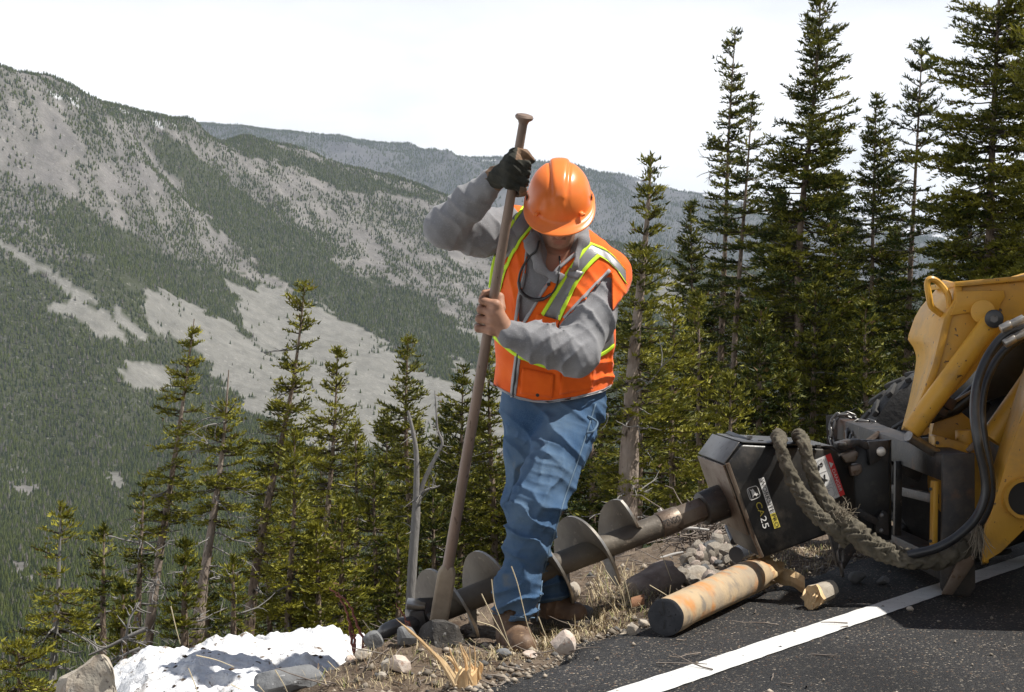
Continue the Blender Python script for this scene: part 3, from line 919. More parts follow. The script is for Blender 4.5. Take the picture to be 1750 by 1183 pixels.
# --- left group
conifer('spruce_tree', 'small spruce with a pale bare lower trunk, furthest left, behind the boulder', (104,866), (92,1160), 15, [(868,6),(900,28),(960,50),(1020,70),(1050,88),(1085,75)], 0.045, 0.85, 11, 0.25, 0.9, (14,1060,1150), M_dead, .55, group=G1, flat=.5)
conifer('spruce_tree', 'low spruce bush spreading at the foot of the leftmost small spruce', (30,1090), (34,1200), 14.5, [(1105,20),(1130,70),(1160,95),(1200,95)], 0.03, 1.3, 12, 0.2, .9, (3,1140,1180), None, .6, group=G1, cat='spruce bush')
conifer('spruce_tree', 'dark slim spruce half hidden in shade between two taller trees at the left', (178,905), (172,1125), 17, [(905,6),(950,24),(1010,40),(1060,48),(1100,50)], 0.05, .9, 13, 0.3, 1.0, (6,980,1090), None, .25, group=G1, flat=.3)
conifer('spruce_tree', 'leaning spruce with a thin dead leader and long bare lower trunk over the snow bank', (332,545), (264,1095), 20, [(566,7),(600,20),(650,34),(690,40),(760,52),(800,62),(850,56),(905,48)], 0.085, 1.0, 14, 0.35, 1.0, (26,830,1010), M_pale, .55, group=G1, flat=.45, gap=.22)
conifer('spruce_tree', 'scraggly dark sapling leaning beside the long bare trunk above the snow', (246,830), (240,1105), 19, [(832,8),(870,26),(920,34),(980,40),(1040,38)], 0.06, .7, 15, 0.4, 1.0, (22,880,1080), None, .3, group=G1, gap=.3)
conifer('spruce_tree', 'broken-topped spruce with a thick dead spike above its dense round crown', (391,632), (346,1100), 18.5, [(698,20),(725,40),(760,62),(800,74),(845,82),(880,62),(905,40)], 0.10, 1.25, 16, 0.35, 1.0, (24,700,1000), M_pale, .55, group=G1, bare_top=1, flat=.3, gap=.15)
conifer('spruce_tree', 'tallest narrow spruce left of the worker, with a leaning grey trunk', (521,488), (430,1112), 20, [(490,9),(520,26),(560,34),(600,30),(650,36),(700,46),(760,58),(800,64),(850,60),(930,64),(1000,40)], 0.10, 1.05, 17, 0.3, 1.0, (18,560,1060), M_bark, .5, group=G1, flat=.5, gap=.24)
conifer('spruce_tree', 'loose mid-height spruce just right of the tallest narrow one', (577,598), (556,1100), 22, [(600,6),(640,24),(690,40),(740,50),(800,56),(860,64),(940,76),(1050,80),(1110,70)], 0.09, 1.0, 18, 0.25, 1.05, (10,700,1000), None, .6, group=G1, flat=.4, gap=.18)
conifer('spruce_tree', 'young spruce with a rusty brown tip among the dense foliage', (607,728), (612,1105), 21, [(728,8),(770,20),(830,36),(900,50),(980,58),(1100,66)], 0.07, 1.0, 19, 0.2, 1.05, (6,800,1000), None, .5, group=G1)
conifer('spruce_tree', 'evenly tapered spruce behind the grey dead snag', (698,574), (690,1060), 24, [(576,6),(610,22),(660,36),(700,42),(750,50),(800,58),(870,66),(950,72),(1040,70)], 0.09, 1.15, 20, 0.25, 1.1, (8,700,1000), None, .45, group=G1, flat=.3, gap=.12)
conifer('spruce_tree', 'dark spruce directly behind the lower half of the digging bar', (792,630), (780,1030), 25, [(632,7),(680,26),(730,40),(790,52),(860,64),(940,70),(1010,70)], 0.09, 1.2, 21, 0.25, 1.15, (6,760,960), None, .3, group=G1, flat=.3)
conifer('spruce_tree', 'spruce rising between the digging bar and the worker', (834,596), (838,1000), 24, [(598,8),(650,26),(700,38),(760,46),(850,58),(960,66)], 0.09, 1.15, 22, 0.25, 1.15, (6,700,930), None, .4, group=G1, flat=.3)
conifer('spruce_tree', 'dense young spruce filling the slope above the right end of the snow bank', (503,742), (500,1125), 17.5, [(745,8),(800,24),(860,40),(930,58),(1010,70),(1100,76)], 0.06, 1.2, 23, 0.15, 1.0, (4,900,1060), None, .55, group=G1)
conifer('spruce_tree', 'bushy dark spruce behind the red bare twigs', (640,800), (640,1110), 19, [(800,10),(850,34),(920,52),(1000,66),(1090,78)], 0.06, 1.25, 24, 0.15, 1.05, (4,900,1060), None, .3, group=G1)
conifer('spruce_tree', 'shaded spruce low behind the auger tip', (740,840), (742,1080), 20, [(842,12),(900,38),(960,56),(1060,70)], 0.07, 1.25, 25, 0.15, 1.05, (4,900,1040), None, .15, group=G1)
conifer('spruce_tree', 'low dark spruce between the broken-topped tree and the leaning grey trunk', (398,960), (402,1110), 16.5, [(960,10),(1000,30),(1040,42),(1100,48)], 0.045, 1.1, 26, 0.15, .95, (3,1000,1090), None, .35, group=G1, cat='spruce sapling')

for i, (x, t, w, Y, tn, lab) in enumerate([(455,820,60,24,.45,'young spruce filling in right behind the leaning grey trunk'), (548,760,56,25,.5,'young spruce close behind the loose mid-height spruce'), (662,700,58,26,.4,'slim spruce left of the evenly tapered one'),
        (712,720,66,27,.3,'spruce standing behind the upper fork of the dead snag'), (762,700,60,28,.25,'dark spruce in the row left of the digging bar'), (818,720,64,27,.3,'dark spruce between the bar and the jeans'),
        (585,860,64,18,.5,'low bright spruce just above the red shoots'), (540,900,60,17.5,.55,'low yellow-green spruce right of the leaning grey trunk'), (680,900,64,18.5,.35,'low spruce behind the grey snag base'), (860,800,60,26,.2,'dim spruce close behind the jeans, left side'),
        (318,930,48,17,.4,'small spruce low between the two bare pale trunks'), (210,1000,48,16,.35,'small dark spruce left of the long bare trunk'), (352,960,44,22,.4,'small spruce behind the broken-topped tree')]):
    conifer('spruce_tree', lab, (x, t), (x, 1110), Y, [(t, 7), (t + 40, w * .4), (t + 100, w * .65), (t + 180, w * .9), (max(t + 240, 1060), w), (max(t + 260, 1100), w)], 0.06, 1.35, 80 + i, 0.2, 1.1, (4, t + 150, 1060), None, tn, group=G1, flat=.2)

# --- behind the worker and the auger
conifer('spruce_tree', 'slender spruce with a pale stripped trunk behind the auger shaft', (1113,270), (1058,985), 15.5, [(272,5),(310,20),(350,28),(400,36),(440,48),(500,58),(560,70),(640,80),(720,80),(800,72),(850,50)], 0.115, 1.0, 31, 0.3, 0.95, (30,640,960), M_pale, .5, group=G3, flat=.4, gap=.12)
conifer('spruce_tree', 'bright young spruce right beside the worker', (1092,478), (1096,960), 17, [(482,6),(520,30),(560,48),(620,66),(700,84),(780,92),(860,90)], 0.06, 1.25, 32, 0.15, 1.0, (6,700,930), None, .6, group=G3)
conifer('spruce_tree', 'young yellow-green spruce with a thin upright leader', (1150,515), (1150,950), 18, [(517,6),(560,26),(610,42),(680,58),(760,74),(860,84)], 0.06, 1.15, 33, 0.15, 1.0, (4,700,930), None, .7, group=G3)
conifer('spruce_tree', 'young spruce in front of the thin twin-trunk trees', (1193,500), (1200,940), 19, [(502,6),(540,22),(600,38),(680,56),(760,72),(860,80)], 0.06, 1.15, 34, 0.15, 1.05, (4,700,930), None, .55, group=G3)
conifer('spruce_tree', 'bushy spruce low above the black gearbox', (1248,640), (1250,930), 17, [(645,10),(690,36),(740,56),(800,66),(880,70)], 0.06, 1.25, 35, 0.15, 1.0, (4,720,900), None, .55, group=G3)
conifer('spruce_tree', 'dim spruce behind the jeans of the worker', (1010,640), (1010,980), 22, [(640,10),(700,40),(780,60),(880,74),(970,78)], 0.08, 1.2, 36, 0.2, 1.1, (8,800,960), None, .2, group=G3)
conifer('spruce_tree', 'dark spruce behind the gap between worker and pale stripped trunk', (960,700), (965,1010), 24, [(700,10),(760,40),(840,60),(980,80)], 0.09, 1.2, 37, 0.2, 1.15, (4,800,960), None, .1, group=G3)

# --- right group, tall
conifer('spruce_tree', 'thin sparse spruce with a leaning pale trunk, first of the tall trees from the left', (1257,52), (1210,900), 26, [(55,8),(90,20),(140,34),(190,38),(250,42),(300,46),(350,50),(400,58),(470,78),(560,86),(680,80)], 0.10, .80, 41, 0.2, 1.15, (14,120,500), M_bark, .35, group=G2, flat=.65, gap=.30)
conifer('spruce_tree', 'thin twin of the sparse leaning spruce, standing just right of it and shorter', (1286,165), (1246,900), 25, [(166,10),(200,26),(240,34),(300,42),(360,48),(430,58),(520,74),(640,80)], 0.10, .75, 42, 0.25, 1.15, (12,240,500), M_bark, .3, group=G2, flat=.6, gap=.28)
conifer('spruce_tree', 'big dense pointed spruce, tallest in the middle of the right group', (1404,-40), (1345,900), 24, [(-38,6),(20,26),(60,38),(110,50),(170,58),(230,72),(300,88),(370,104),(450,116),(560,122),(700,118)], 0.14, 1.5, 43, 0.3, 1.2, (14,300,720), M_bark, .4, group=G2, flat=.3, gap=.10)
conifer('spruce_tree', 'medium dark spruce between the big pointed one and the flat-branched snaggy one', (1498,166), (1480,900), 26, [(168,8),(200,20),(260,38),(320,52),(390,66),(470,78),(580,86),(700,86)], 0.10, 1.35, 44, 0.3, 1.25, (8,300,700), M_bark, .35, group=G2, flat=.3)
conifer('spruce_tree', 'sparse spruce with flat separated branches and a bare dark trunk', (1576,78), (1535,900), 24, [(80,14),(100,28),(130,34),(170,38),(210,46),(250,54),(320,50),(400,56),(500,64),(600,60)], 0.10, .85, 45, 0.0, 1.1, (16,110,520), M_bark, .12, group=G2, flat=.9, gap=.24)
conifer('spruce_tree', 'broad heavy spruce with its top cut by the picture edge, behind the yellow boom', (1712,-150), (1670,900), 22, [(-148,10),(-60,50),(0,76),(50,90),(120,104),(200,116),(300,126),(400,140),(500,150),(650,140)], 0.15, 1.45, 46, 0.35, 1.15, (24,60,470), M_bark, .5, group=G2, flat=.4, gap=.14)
conifer('spruce_tree', 'wide spruce at the right edge behind the yellow boom', (1812,-90), (1800,900), 21, [(-88,10),(0,50),(100,90),(250,120),(400,140),(520,150)], 0.14, 1.2, 47, 0.3, 1.1, (10,100,480), M_bark, .65, group=G2, flat=.4)
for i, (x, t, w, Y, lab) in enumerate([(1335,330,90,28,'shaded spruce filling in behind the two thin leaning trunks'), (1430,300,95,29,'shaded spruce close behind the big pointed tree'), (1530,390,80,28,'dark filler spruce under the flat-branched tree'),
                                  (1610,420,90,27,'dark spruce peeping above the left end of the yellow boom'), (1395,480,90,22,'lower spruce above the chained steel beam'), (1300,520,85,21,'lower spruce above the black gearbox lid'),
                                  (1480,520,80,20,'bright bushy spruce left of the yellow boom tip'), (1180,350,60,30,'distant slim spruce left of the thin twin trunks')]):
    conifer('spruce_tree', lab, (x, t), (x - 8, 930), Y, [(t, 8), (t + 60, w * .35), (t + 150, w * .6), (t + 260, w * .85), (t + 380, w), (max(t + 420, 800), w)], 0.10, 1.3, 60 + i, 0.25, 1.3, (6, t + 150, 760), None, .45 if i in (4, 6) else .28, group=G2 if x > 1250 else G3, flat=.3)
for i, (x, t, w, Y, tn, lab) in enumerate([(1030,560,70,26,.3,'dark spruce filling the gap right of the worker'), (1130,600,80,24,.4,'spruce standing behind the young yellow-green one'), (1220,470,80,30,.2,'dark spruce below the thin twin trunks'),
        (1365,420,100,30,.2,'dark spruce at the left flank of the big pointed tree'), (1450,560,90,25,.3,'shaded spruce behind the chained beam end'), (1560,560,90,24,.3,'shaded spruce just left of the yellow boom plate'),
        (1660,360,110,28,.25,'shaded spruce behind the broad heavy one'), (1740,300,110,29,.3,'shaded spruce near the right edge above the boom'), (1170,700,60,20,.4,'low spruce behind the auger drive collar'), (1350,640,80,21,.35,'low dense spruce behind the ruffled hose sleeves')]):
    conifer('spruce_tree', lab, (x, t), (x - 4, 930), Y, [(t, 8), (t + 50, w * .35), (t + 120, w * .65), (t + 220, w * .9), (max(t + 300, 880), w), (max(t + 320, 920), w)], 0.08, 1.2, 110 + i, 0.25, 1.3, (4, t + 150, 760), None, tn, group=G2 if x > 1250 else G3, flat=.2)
print('needles', N_LEAF)

# --- dead snag, silver grey, forked
def snag(name, label, Y, paths, seed):
    rg = np.random.default_rng(seed)
    t = Tubes(); b0 = None
    lim = []
    for pi, pth in enumerate(paths):
        pts = np.array([P(x, y, Y + dy) for x, y, r, dy in pth]); rr = np.array([.86 * r / FPX * Y for x, y, r, dy in pth])
        sp_ = np.array(spline(pts, 5)); ra = np.interp(np.linspace(0, 1, len(sp_)), np.linspace(0, 1, len(rr)), rr)
        if pi == 0: b0 = pts[0]
        lim.append((sp_, ra))
    rt = root(name, Vector(b0), label, 'dead tree')
    t.add(*lim[0], 9); V, F = t.get(); link('trunk', mesh_np('trunk', V, F), M_dead, rt, smooth=True)
    for sp_, ra in lim[1:]:
        t = Tubes(); t.add(sp_, ra, 8); V, F = t.get(); link('limb', mesh_np('limb', V, F), M_dead, rt, smooth=True)
    t = Tubes()
    for sp_, ra in lim:
        for k in range(8):
            j = rg.integers(3, len(sp_) - 1); t.add(crooked(sp_[j], rg.normal(0, 1, 3) + [0, 0, .3], .08 + .16 * rg.random(), 4, rg, .4), np.linspace(.008, .003, 5), 4)
    V, F = t.get(); link('dead_wood', mesh_np('dead_wood', V, F), M_dead, rt, smooth=True)['kind'] = 'stuff'
    return rt
snag('dead_snag', 'silver grey dead snag forking into two bare limbs', 17,
     [[(690,1230,12,0),(700,1060,10,0),(706,950,9.5,0),(711,880,9,0),(712,820,6,0),(711,770,5,0),(704,730,3.6,0),(697,702,2.6,0)],
      [(712,870,6,0),(722,830,4.6,0),(735,800,4.4,0),(748,775,3.6,0),(756,757,3,.0),(748,735,2.4,.0),(746,710,1.8,0),(743,668,.8,0)],
      [(716,850,4,0),(728,838,3,0),(745,833,2,0),(752,830,1.2,0)]], 5)
snag('dead_snag', 'grey fallen deadwood pole propped against the bare trunks left of the snow bank', 14.5, [[(250,1075,5,0),(220,1088,4,0),(190,1103,3,0),(152,1120,2,0)], [(215,1095,3,0),(221,1060,2,0),(238,1030,2,.1)], [(240,1108,4,0),(215,1118,3,0),(190,1135,2,0)]], 8)
# ================================================================== yellow loader with the auger drive
M_yel = mat('machine yellow paint', (0.68, 0.37, 0.045), 0.42, c2=(0.56, 0.29, 0.035), scale=3.5, contrast=(0.35, 0.75), c3=(0.075, 0.045, 0.03), s3=38, t3=(0.665, 0.70),
            c4=(0.36, 0.22, 0.075), s4=6, t4=(0.52, 0.78), bump=0.001, bscale=60, spec=0.5)
M_steel = mat('worn black steel', (0.035, 0.033, 0.032), 0.48, metal=0.3, c2=(0.085, 0.07, 0.058), scale=11, contrast=(0.42, 0.7), c3=(0.17, 0.13, 0.10), s3=55, t3=(0.66, 0.72),
              c4=(0.12, 0.062, 0.035), s4=7, t4=(0.58, 0.72), bump=0.002, bscale=60)
M_rust = mat('rubbed brown steel', (0.16, 0.115, 0.085), 0.5, metal=0.55, c2=(0.23, 0.19, 0.15), scale=7, contrast=(0.38, 0.68), c3=(0.10, 0.055, 0.03), s3=30, t3=(0.60, 0.68), bump=0.002, bscale=50)
M_flight = mat('muddy flight steel', (0.17, 0.145, 0.112), 0.6, metal=0.2, c2=(0.095, 0.08, 0.064), scale=6, contrast=(0.38, 0.66), c3=(0.24, 0.20, 0.155), s3=26, t3=(0.62, 0.70), bump=0.003, bscale=30)
M_bright = mat('worn bright steel', (0.50, 0.47, 0.42), 0.35, metal=0.85, c2=(0.36, 0.32, 0.27), scale=30)
M_box = mat('scuffed black paint', (0.016, 0.016, 0.017), 0.38, c2=(0.030, 0.029, 0.027), scale=5, contrast=(0.4, 0.7), c3=(0.20, 0.17, 0.14), s3=120, t3=(0.72, 0.76),
            c4=(0.115, 0.10, 0.082), s4=7, t4=(0.52, 0.80), bump=0.001, bscale=50, spec=0.5)
M_lid = mat('grey steel lid', (0.16, 0.155, 0.15), 0.35, metal=0.6, c2=(0.10, 0.092, 0.085), scale=10, contrast=(0.4, 0.7), c3=(0.05, 0.045, 0.04), s3=40, t3=(0.64, 0.7))
M_rub = mat('black rubber', (0.014, 0.014, 0.016), 0.32, c2=(0.03, 0.03, 0.03), scale=20, spec=0.6)
M_tyre = mat('tyre rubber', (0.022, 0.022, 0.023), 0.85, c2=(0.05, 0.047, 0.043), scale=6, bump=0.004, bscale=40)
M_slv = mat('khaki hose sleeve', (0.092, 0.082, 0.062), 0.95, c2=(0.155, 0.138, 0.106), scale=9, contrast=(0.35, 0.7), c3=(0.05, 0.042, 0.03), s3=26, t3=(0.60, 0.70), bump=0.004, bscale=60, spec=0.1)
M_fray = mat('frayed sleeve threads', (0.30, 0.26, 0.20), 0.95, spec=0.1)
M_wht = mat('white decal', (0.78, 0.77, 0.74), 0.5, c2=(0.55, 0.53, 0.50), scale=14, contrast=(0.5, 0.8))
M_red = mat('red decal', (0.72, 0.05, 0.05), 0.45)
M_dyl = mat('yellow decal', (0.72, 0.60, 0.10), 0.5, c2=(0.55, 0.46, 0.08), scale=14)
M_blk = mat('black decal', (0.02, 0.02, 0.02), 0.5)
M_gry = mat('grey decal print', (0.42, 0.42, 0.42), 0.6)
M_glass = mat('dark cab glass', (0.02, 0.025, 0.03), 0.08, spec=0.6)

YB = 6.78                                                    # plane of the boom's near side
def Q(px, py, Y=YB): return P(px, py, Y)
ld = root('compact_loader', (2.6, 7.4, 0), 'yellow compact loader carrying the black auger drive, cut off by the right picture edge', 'loader')

# boom: side plate, front cover, top flange
edge_r = [(1631,484),(1630,514),(1612,544),(1603,582),(1593,622),(1575,673),(1556,719)]
edge_l = [(1610,478),(1598,496),(1572,526),(1562,544),(1550,579),(1562,596),(1566,612),(1562,643),(1552,690),(1540,735)]
side_poly = [Q(*p) for p in edge_r] + [Q(1600,700), Q(1651,653), Q(1704,592), Q(1760,560)] + [Vector((3.9, YB, 1.35)), Vector((3.9, YB, 1.78)), Q(1760,473)]
MB().prism(side_poly, (0, 0.02, 0)).done('boom_side_plate', M_yel, ld, bevel=0.004)
def resample(pts, n):
    pts = [Vector(p) for p in pts]
    d = [0]
    for a, b_ in zip(pts, pts[1:]): d.append(d[-1] + (b_ - a).length)
    return [Vector([np.interp(t, d, [p[k] for p in pts]) for k in range(3)]) for t in np.linspace(0, d[-1], n)]
er = resample([Q(*p) for p in edge_r], 36); el_ = resample([Q(p[0], p[1], YB + 0.40) for p in edge_l], 36)
b_ = MB()
rows = []
for a, c in zip(er, el_):
    rows.append([a + Vector((0, -0.012, 0)), c, c + Vector((0.03, 0, -.005)), a + Vector((0.03, -0.012, -.005))])
b_.quadgrid(rows, True, True).done('boom_front_cover', M_yel, ld, bevel=0.004)
MB().prism([Q(1629,482), Q(1760,470.5), Vector((3.9, YB, 1.795)), Vector((3.9, YB, 1.755)), Q(1760,479), Q(1629,491)], (0, 0.40, 0)).done('boom_top_flange', M_yel, ld, bevel=0.003).location.y -= 0.03
MB().prism([Q(1633,498), Q(1714,496), Q(1716,508), Q(1708,520), Q(1706,530), Q(1660,534), Q(1622,540), Q(1632,516)], (0, -0.018, 0)).done('boom_doubler_plate', M_yel, ld, bevel=0.004)
# hose guard loop of bent bar
MB().tube(spline([Q(1609,538,YB+.05), Q(1592,524,YB+.03), Q(1588,508,YB+.02), Q(1585,484,YB+.02), Q(1592,477,YB+.02), Q(1606,485,YB+.03), Q(1620,505,YB+.02), Q(1622,528,YB+.02)], 6), 0.0135, 8).done('bent_bar_handle', M_yel, ld)
# tilt cylinder in front of the boom
ta, tb = Q(1699,545,YB-.07), Q(1556,738,YB-.07)
MB().tube([ta, ta.lerp(tb, .04), ta.lerp(tb, .5), ta.lerp(tb, .985), tb], [0.030, 0.043, 0.043, 0.043, 0.036], 24).done('tilt_cylinder', M_yel, ld)
MB().tube([Q(1680,533,YB), Q(1680,533,YB-.075)], 0.048, 24).done('pin_boss', M_yel, ld, bevel=.003)
b_ = MB(); b_.tube([Q(1699,545,YB-.02), Q(1699,545,YB-.135)], 0.037, 24)
pn = b_.done('pivot_pin', M_rub, ld, bevel=.004)
MB().tube([Q(1699,545,YB-.135), Q(1699,545,YB-.150)], 0.016, 6).done('bolt', M_lid, pn)
MB().tube([Q(1552,745,YB-.07), Q(1600,775,YB+.02)], 0.022, 12).done('rod_end', M_bright, ld)

# lower arm plate at the right with the hinge hole
arm = [Q(1752,622,6.55), Q(1712,746,6.55), Q(1696,800,6.55), Q(1690,826,6.55), Q(1678,966,6.55), Q(1710,946,6.55), Q(1752,903,6.55), Vector((2.6,6.55,0.30)), Vector((2.7,6.55,1.1))]
# outer plate a little right of the pale leading edge
lead_l = [Q(1752,622,6.78), Q(1696,800,6.78), Q(1689,828,6.78), Q(1678,966,6.72)]
plate = [Q(1752,698,6.56), Q(1719,796,6.56), Q(1709,830,6.56), Q(1685,905,6.56), Q(1681,962,6.56), Q(1711,944,6.56), Q(1752,904,6.56), Vector((2.55,6.56,0.33)), Vector((2.55,6.56,1.2))]
MB().prism(plate, (0, 0.03, 0)).done('lower_arm_plate', M_yel, ld, bevel=.003)
rows = []
for a, c in zip(resample([Q(1752,698,6.575), Q(1719,796,6.575), Q(1709,830,6.575), Q(1685,905,6.575), Q(1681,962,6.575)], 14), resample([Q(1752,622,6.90), Q(1696,800,6.90), Q(1690,826,6.86), Q(1681,905,6.80), Q(1677,966,6.72)], 14)):
    rows.append([a, c, c + Vector((.02, 0, 0)), a + Vector((.02, 0, 0))])
MB().quadgrid(rows, True, True).done('lower_arm_edge', M_yel, ld, bevel=.002)
hc = Q(1750, 852, 6.53)
b_ = MB()
rows = []
for y, r in ((6.565, .080), (6.515, .080), (6.515, .066), (6.70, .066)):
    rows.append([Vector((hc.x + math.cos(a) * r, y, hc.z + math.sin(a) * r)) for a in np.linspace(0, 2 * math.pi, 29)[:-1]])
b_.quadgrid(rows, True, False).done('hinge_ring', M_yel, ld)
MB().tube([(hc.x, 6.553, hc.z), (hc.x, 6.556, hc.z)], 0.0655, 28).done('hinge_bore', M_blk, ld)
MB().tube([Q(1694,752,6.98), Q(1800,600,6.98)], 0.052, 18).done('lift_cylinder', M_yel, ld)
MB().tube([Q(1590,716,7.1), Q(1632,698,7.1), Q(1672,664,7.1)], [0.022, 0.030, 0.034], 12).done('hydraulic_cylinder', M_rub, ld)
MB().tube([Q(1632,686,7.05), Q(1662,668,7.05)], 0.008, 8).done('cylinder_rod', M_bright, ld)
for (x, y, w, h) in ((1607,703,22,14), (1622,690,18,20), (1588,716,14,12)):
    MB().box(Q(x, y, 7.0), RP(w, 7), .05, RP(h, 7), Matrix.Rotation(.5, 3, 'Y')).done('valve_block', M_steel, ld, bevel=.006)
MB().prism([Q(1592,740,7.15), Q(1600,705,7.15), Q(1640,702,7.15), Q(1680,735,7.15), Q(1672,770,7.15), Q(1600,772,7.15)], (0, .06, 0)).done('inner_arm_plate', M_yel, ld, bevel=.004)
MB().tube([Q(1650,735,7.0), Q(1650,760,7.0)], .042, 20).done('pin_boss', M_yel, ld, bevel=.004)
MB().tube([Q(1572,736,6.95), Q(1580,735,6.9)], .022, 10).done('grease_cap', M_yel, ld)

# coupler frame: steel beam, end plates, uprights
def bar(a, b_, w, h, name, m, bev=.004):
    a, b_ = Vector(a), Vector(b_); d = (b_ - a).normalized(); L_ = (b_ - a).length
    sd = d.cross(Vector((0, 0, 1))).normalized(); up = sd.cross(d)
    rot = Matrix((sd, d, up)).transposed()
    return MB().box((a + b_) / 2, w, L_, h, rot).done(name, m, ld, bevel=bev)
na, fa = P(1639, 801, 6.64), P(1452, 733, 8.35)
bar(na, fa, 0.125, 0.105, 'coupler_beam', M_steel)
nb2, fb2 = P(1634, 975, 6.64), P(1462, 893, 8.35)
bar(nb2, fb2, 0.10, 0.09, 'lower_beam', M_steel)
MB().prism([P(1612,777,6.60), P(1666,774.5,6.60), P(1667,1004,6.60), P(1658,1018,6.60), P(1616,1018,6.60), P(1609,1006,6.60)], (0, .028, 0)).done('end_plate', M_steel, ld, bevel=.003)
MB().prism([P(1609,1016,6.585), P(1640,952,6.585), P(1665,950,6.585), P(1664,965,6.585), P(1628,1017,6.585)], (0, .012, 0)).done('gusset', M_rust, ld, bevel=.002)
MB().prism([P(1411,711,8.40), P(1443,705,8.40), P(1478,733,8.40), P(1476,800,8.40), P(1414,790,8.40)], (0.02, .03, 0)).done('end_plate', M_steel, ld, bevel=.003)
up = bar(P(1597,822,6.72), P(1595,944,6.72), .055, .02, 'upright', M_yel, .003)
for q in (836, 925): MB().tube([P(1590,q,6.70), P(1590,q,6.715)], .007, 8).done('bolt_hole', M_blk, up)
bar(P(1535,788,7.25), P(1533,915,7.25), .035, .03, 'upright', M_steel, .003)
bar(P(1560,770,7.4), P(1560,905,7.4), .05, .04, 'upright', M_yel, .003)
bar(P(1574,815,7.3), P(1540,800,7.3), .02, .05, 'crossbar', M_steel, .003)
bar(P(1600,853,7.2), P(1525,835,7.6), .03, .04, 'crossbar', M_steel, .003)
MB().prism([P(1597,746,6.95), P(1602,744,6.95), P(1656,760,6.95), P(1652,776,6.95), P(1640,776,6.95), P(1597,766,6.95)], (0, .10, 0)).done('latch_housing', M_yel, ld, bevel=.004)
MB().tube([P(1602,757,6.94), P(1602,757,6.95)], .008, 8).done('bolt_hole', M_blk, ld)
MB().prism([P(1569,753,7.1), P(1574,748.5,7.1), P(1597,747,7.1), P(1597,759,7.1), P(1570,759,7.1)], (0, .015, 0)).done('latch_tab', M_lid, ld, bevel=.002)
bar(P(1654,772,6.62), P(1669,755,6.62), .02, .02, 'latch_lever', M_rust, .003)
# mount plate of the auger drive, hung in the frame
MB().prism([P(1462,752,7.05), P(1519,752,7.05), P(1519,925,7.05), P(1470,925,7.05), P(1455,880,7.05)], (.02, .035, 0)).done('mount_plate', M_box, ld, bevel=.003)
MB().prism([P(1485,755,6.98), P(1518,753,6.98), P(1515,772,6.98), P(1500,790,6.98), P(1486,795,6.98)], (0, .05, 0)).done('mount_ear', M_steel, ld, bevel=.003)
MB().tube([P(1506,772,6.92), P(1506,772,6.98)], .020, 14).done('mount_bolt', M_bright, ld, bevel=.003)
for (x, y) in ((1507,881),(1506,907)): MB().tube([P(x,y,6.99), P(x,y,7.05)], .010, 10).done('mount_bolt', M_lid, ld, bevel=.002)
MB().prism([P(1497,890,7.0), P(1508,872,7.0), P(1518,878,7.0), P(1519,915,7.0), P(1497,910,7.0)], (0,.05,0)).done('mount_ear', M_steel, ld, bevel=.002)
bar(P(1462,872,6.98), P(1500,893,6.98), .02, .03, 'tie_bar', M_steel, .003)
MB().prism([P(1430,758,6.9), P(1452,752,6.9), P(1470,751,6.9), P(1484,757,6.9), P(1487,768,6.9), P(1480,770,6.9), P(1468,762,6.9), P(1446,772,6.9), P(1432,768,6.9)], (0, .09, 0)).done('swivel_knuckle', M_steel, ld, bevel=.008)
MB().tube([P(1438,756,6.90), P(1438,762,6.90)], .021, 14).done('knuckle_cap', M_lid, ld, bevel=.004)
MB().prism([P(1437,778,6.86), P(1464,770,6.86), P(1468,776,6.86), P(1464,789,6.86), P(1446,792,6.86)], (0, .08, 0)).done('hydraulic_fitting', M_rust, ld, bevel=.008)
MB().prism([P(1452,797,6.86), P(1472,793,6.86), P(1475,806,6.86), P(1468,813,6.86), P(1456,815,6.86)], (0, .08, 0)).done('hydraulic_fitting', M_rust, ld, bevel=.008)
MB().tube([P(1480,760,7.6), P(1505,742,7.6)], .02, 8).done('cross_pin', M_rust, ld)

# wheels with lugs
def wheel(c, rad, wid):
    c = Vector(c); b_ = MB(); rows = []
    for y, r in ((-.5, .52), (-.5, .80), (-.42, .93), (-.2, .965), (.2, .965), (.42, .93), (.5, .80), (.5, .52)):
        rows.append([c + Vector((math.cos(a) * rad * r, y * wid, math.sin(a) * rad * r)) for a in np.linspace(0, 2 * math.pi, 41)[:-1]])
    w = b_.quadgrid(rows, True, False).done('wheel', M_tyre, ld)
    b_ = MB()
    for k in range(22):
        for sgn in (-1, 1):
            a = 2 * math.pi * (k + (0.5 if sgn > 0 else 0)) / 22
            m = Matrix.Rotation(-a, 3, 'Y')
            b_.box(c + m @ Vector((rad * .97, sgn * wid * .22, 0)), rad * .05, wid * .46, rad * .08, m @ Matrix.Rotation(.5 * sgn, 3, 'X'))
    o = b_.done('tread_lugs', M_tyre, w, bevel=.004); o['kind'] = 'stuff'
    b_ = MB(); rows = []
    for y, r in ((-.46, .53), (-.30, .50), (-.26, .2), (-.34, .16), (-.34, .01)):
        rows.append([c + Vector((math.cos(a) * rad * r, y * wid, math.sin(a) * rad * r)) for a in np.linspace(0, 2 * math.pi, 33)[:-1]])
    b_.quadgrid(rows, True, True).done('rim', M_yel, w)
    return w
wheel((2.10, 7.80, .385), .385, .28)
wheel((2.25, 8.75, .445), .445, .32)
wheel((3.55, 7.0, .445), .445, .32)
wheel((3.55, 8.75, .445), .445, .32)
MB().prism([Vector((2.24,5.80,.45)), Vector((2.24,5.80,1.42)), Vector((2.4,5.80,1.54)), Vector((3.6,5.80,1.54)), Vector((3.6,5.80,.40)), Vector((2.3,5.80,.36))], (0, 1.42, 0)).done('shade_block', M_yel, ld, bevel=.03)  # unseen block, added to shade the asphalt and edge line by the coupler
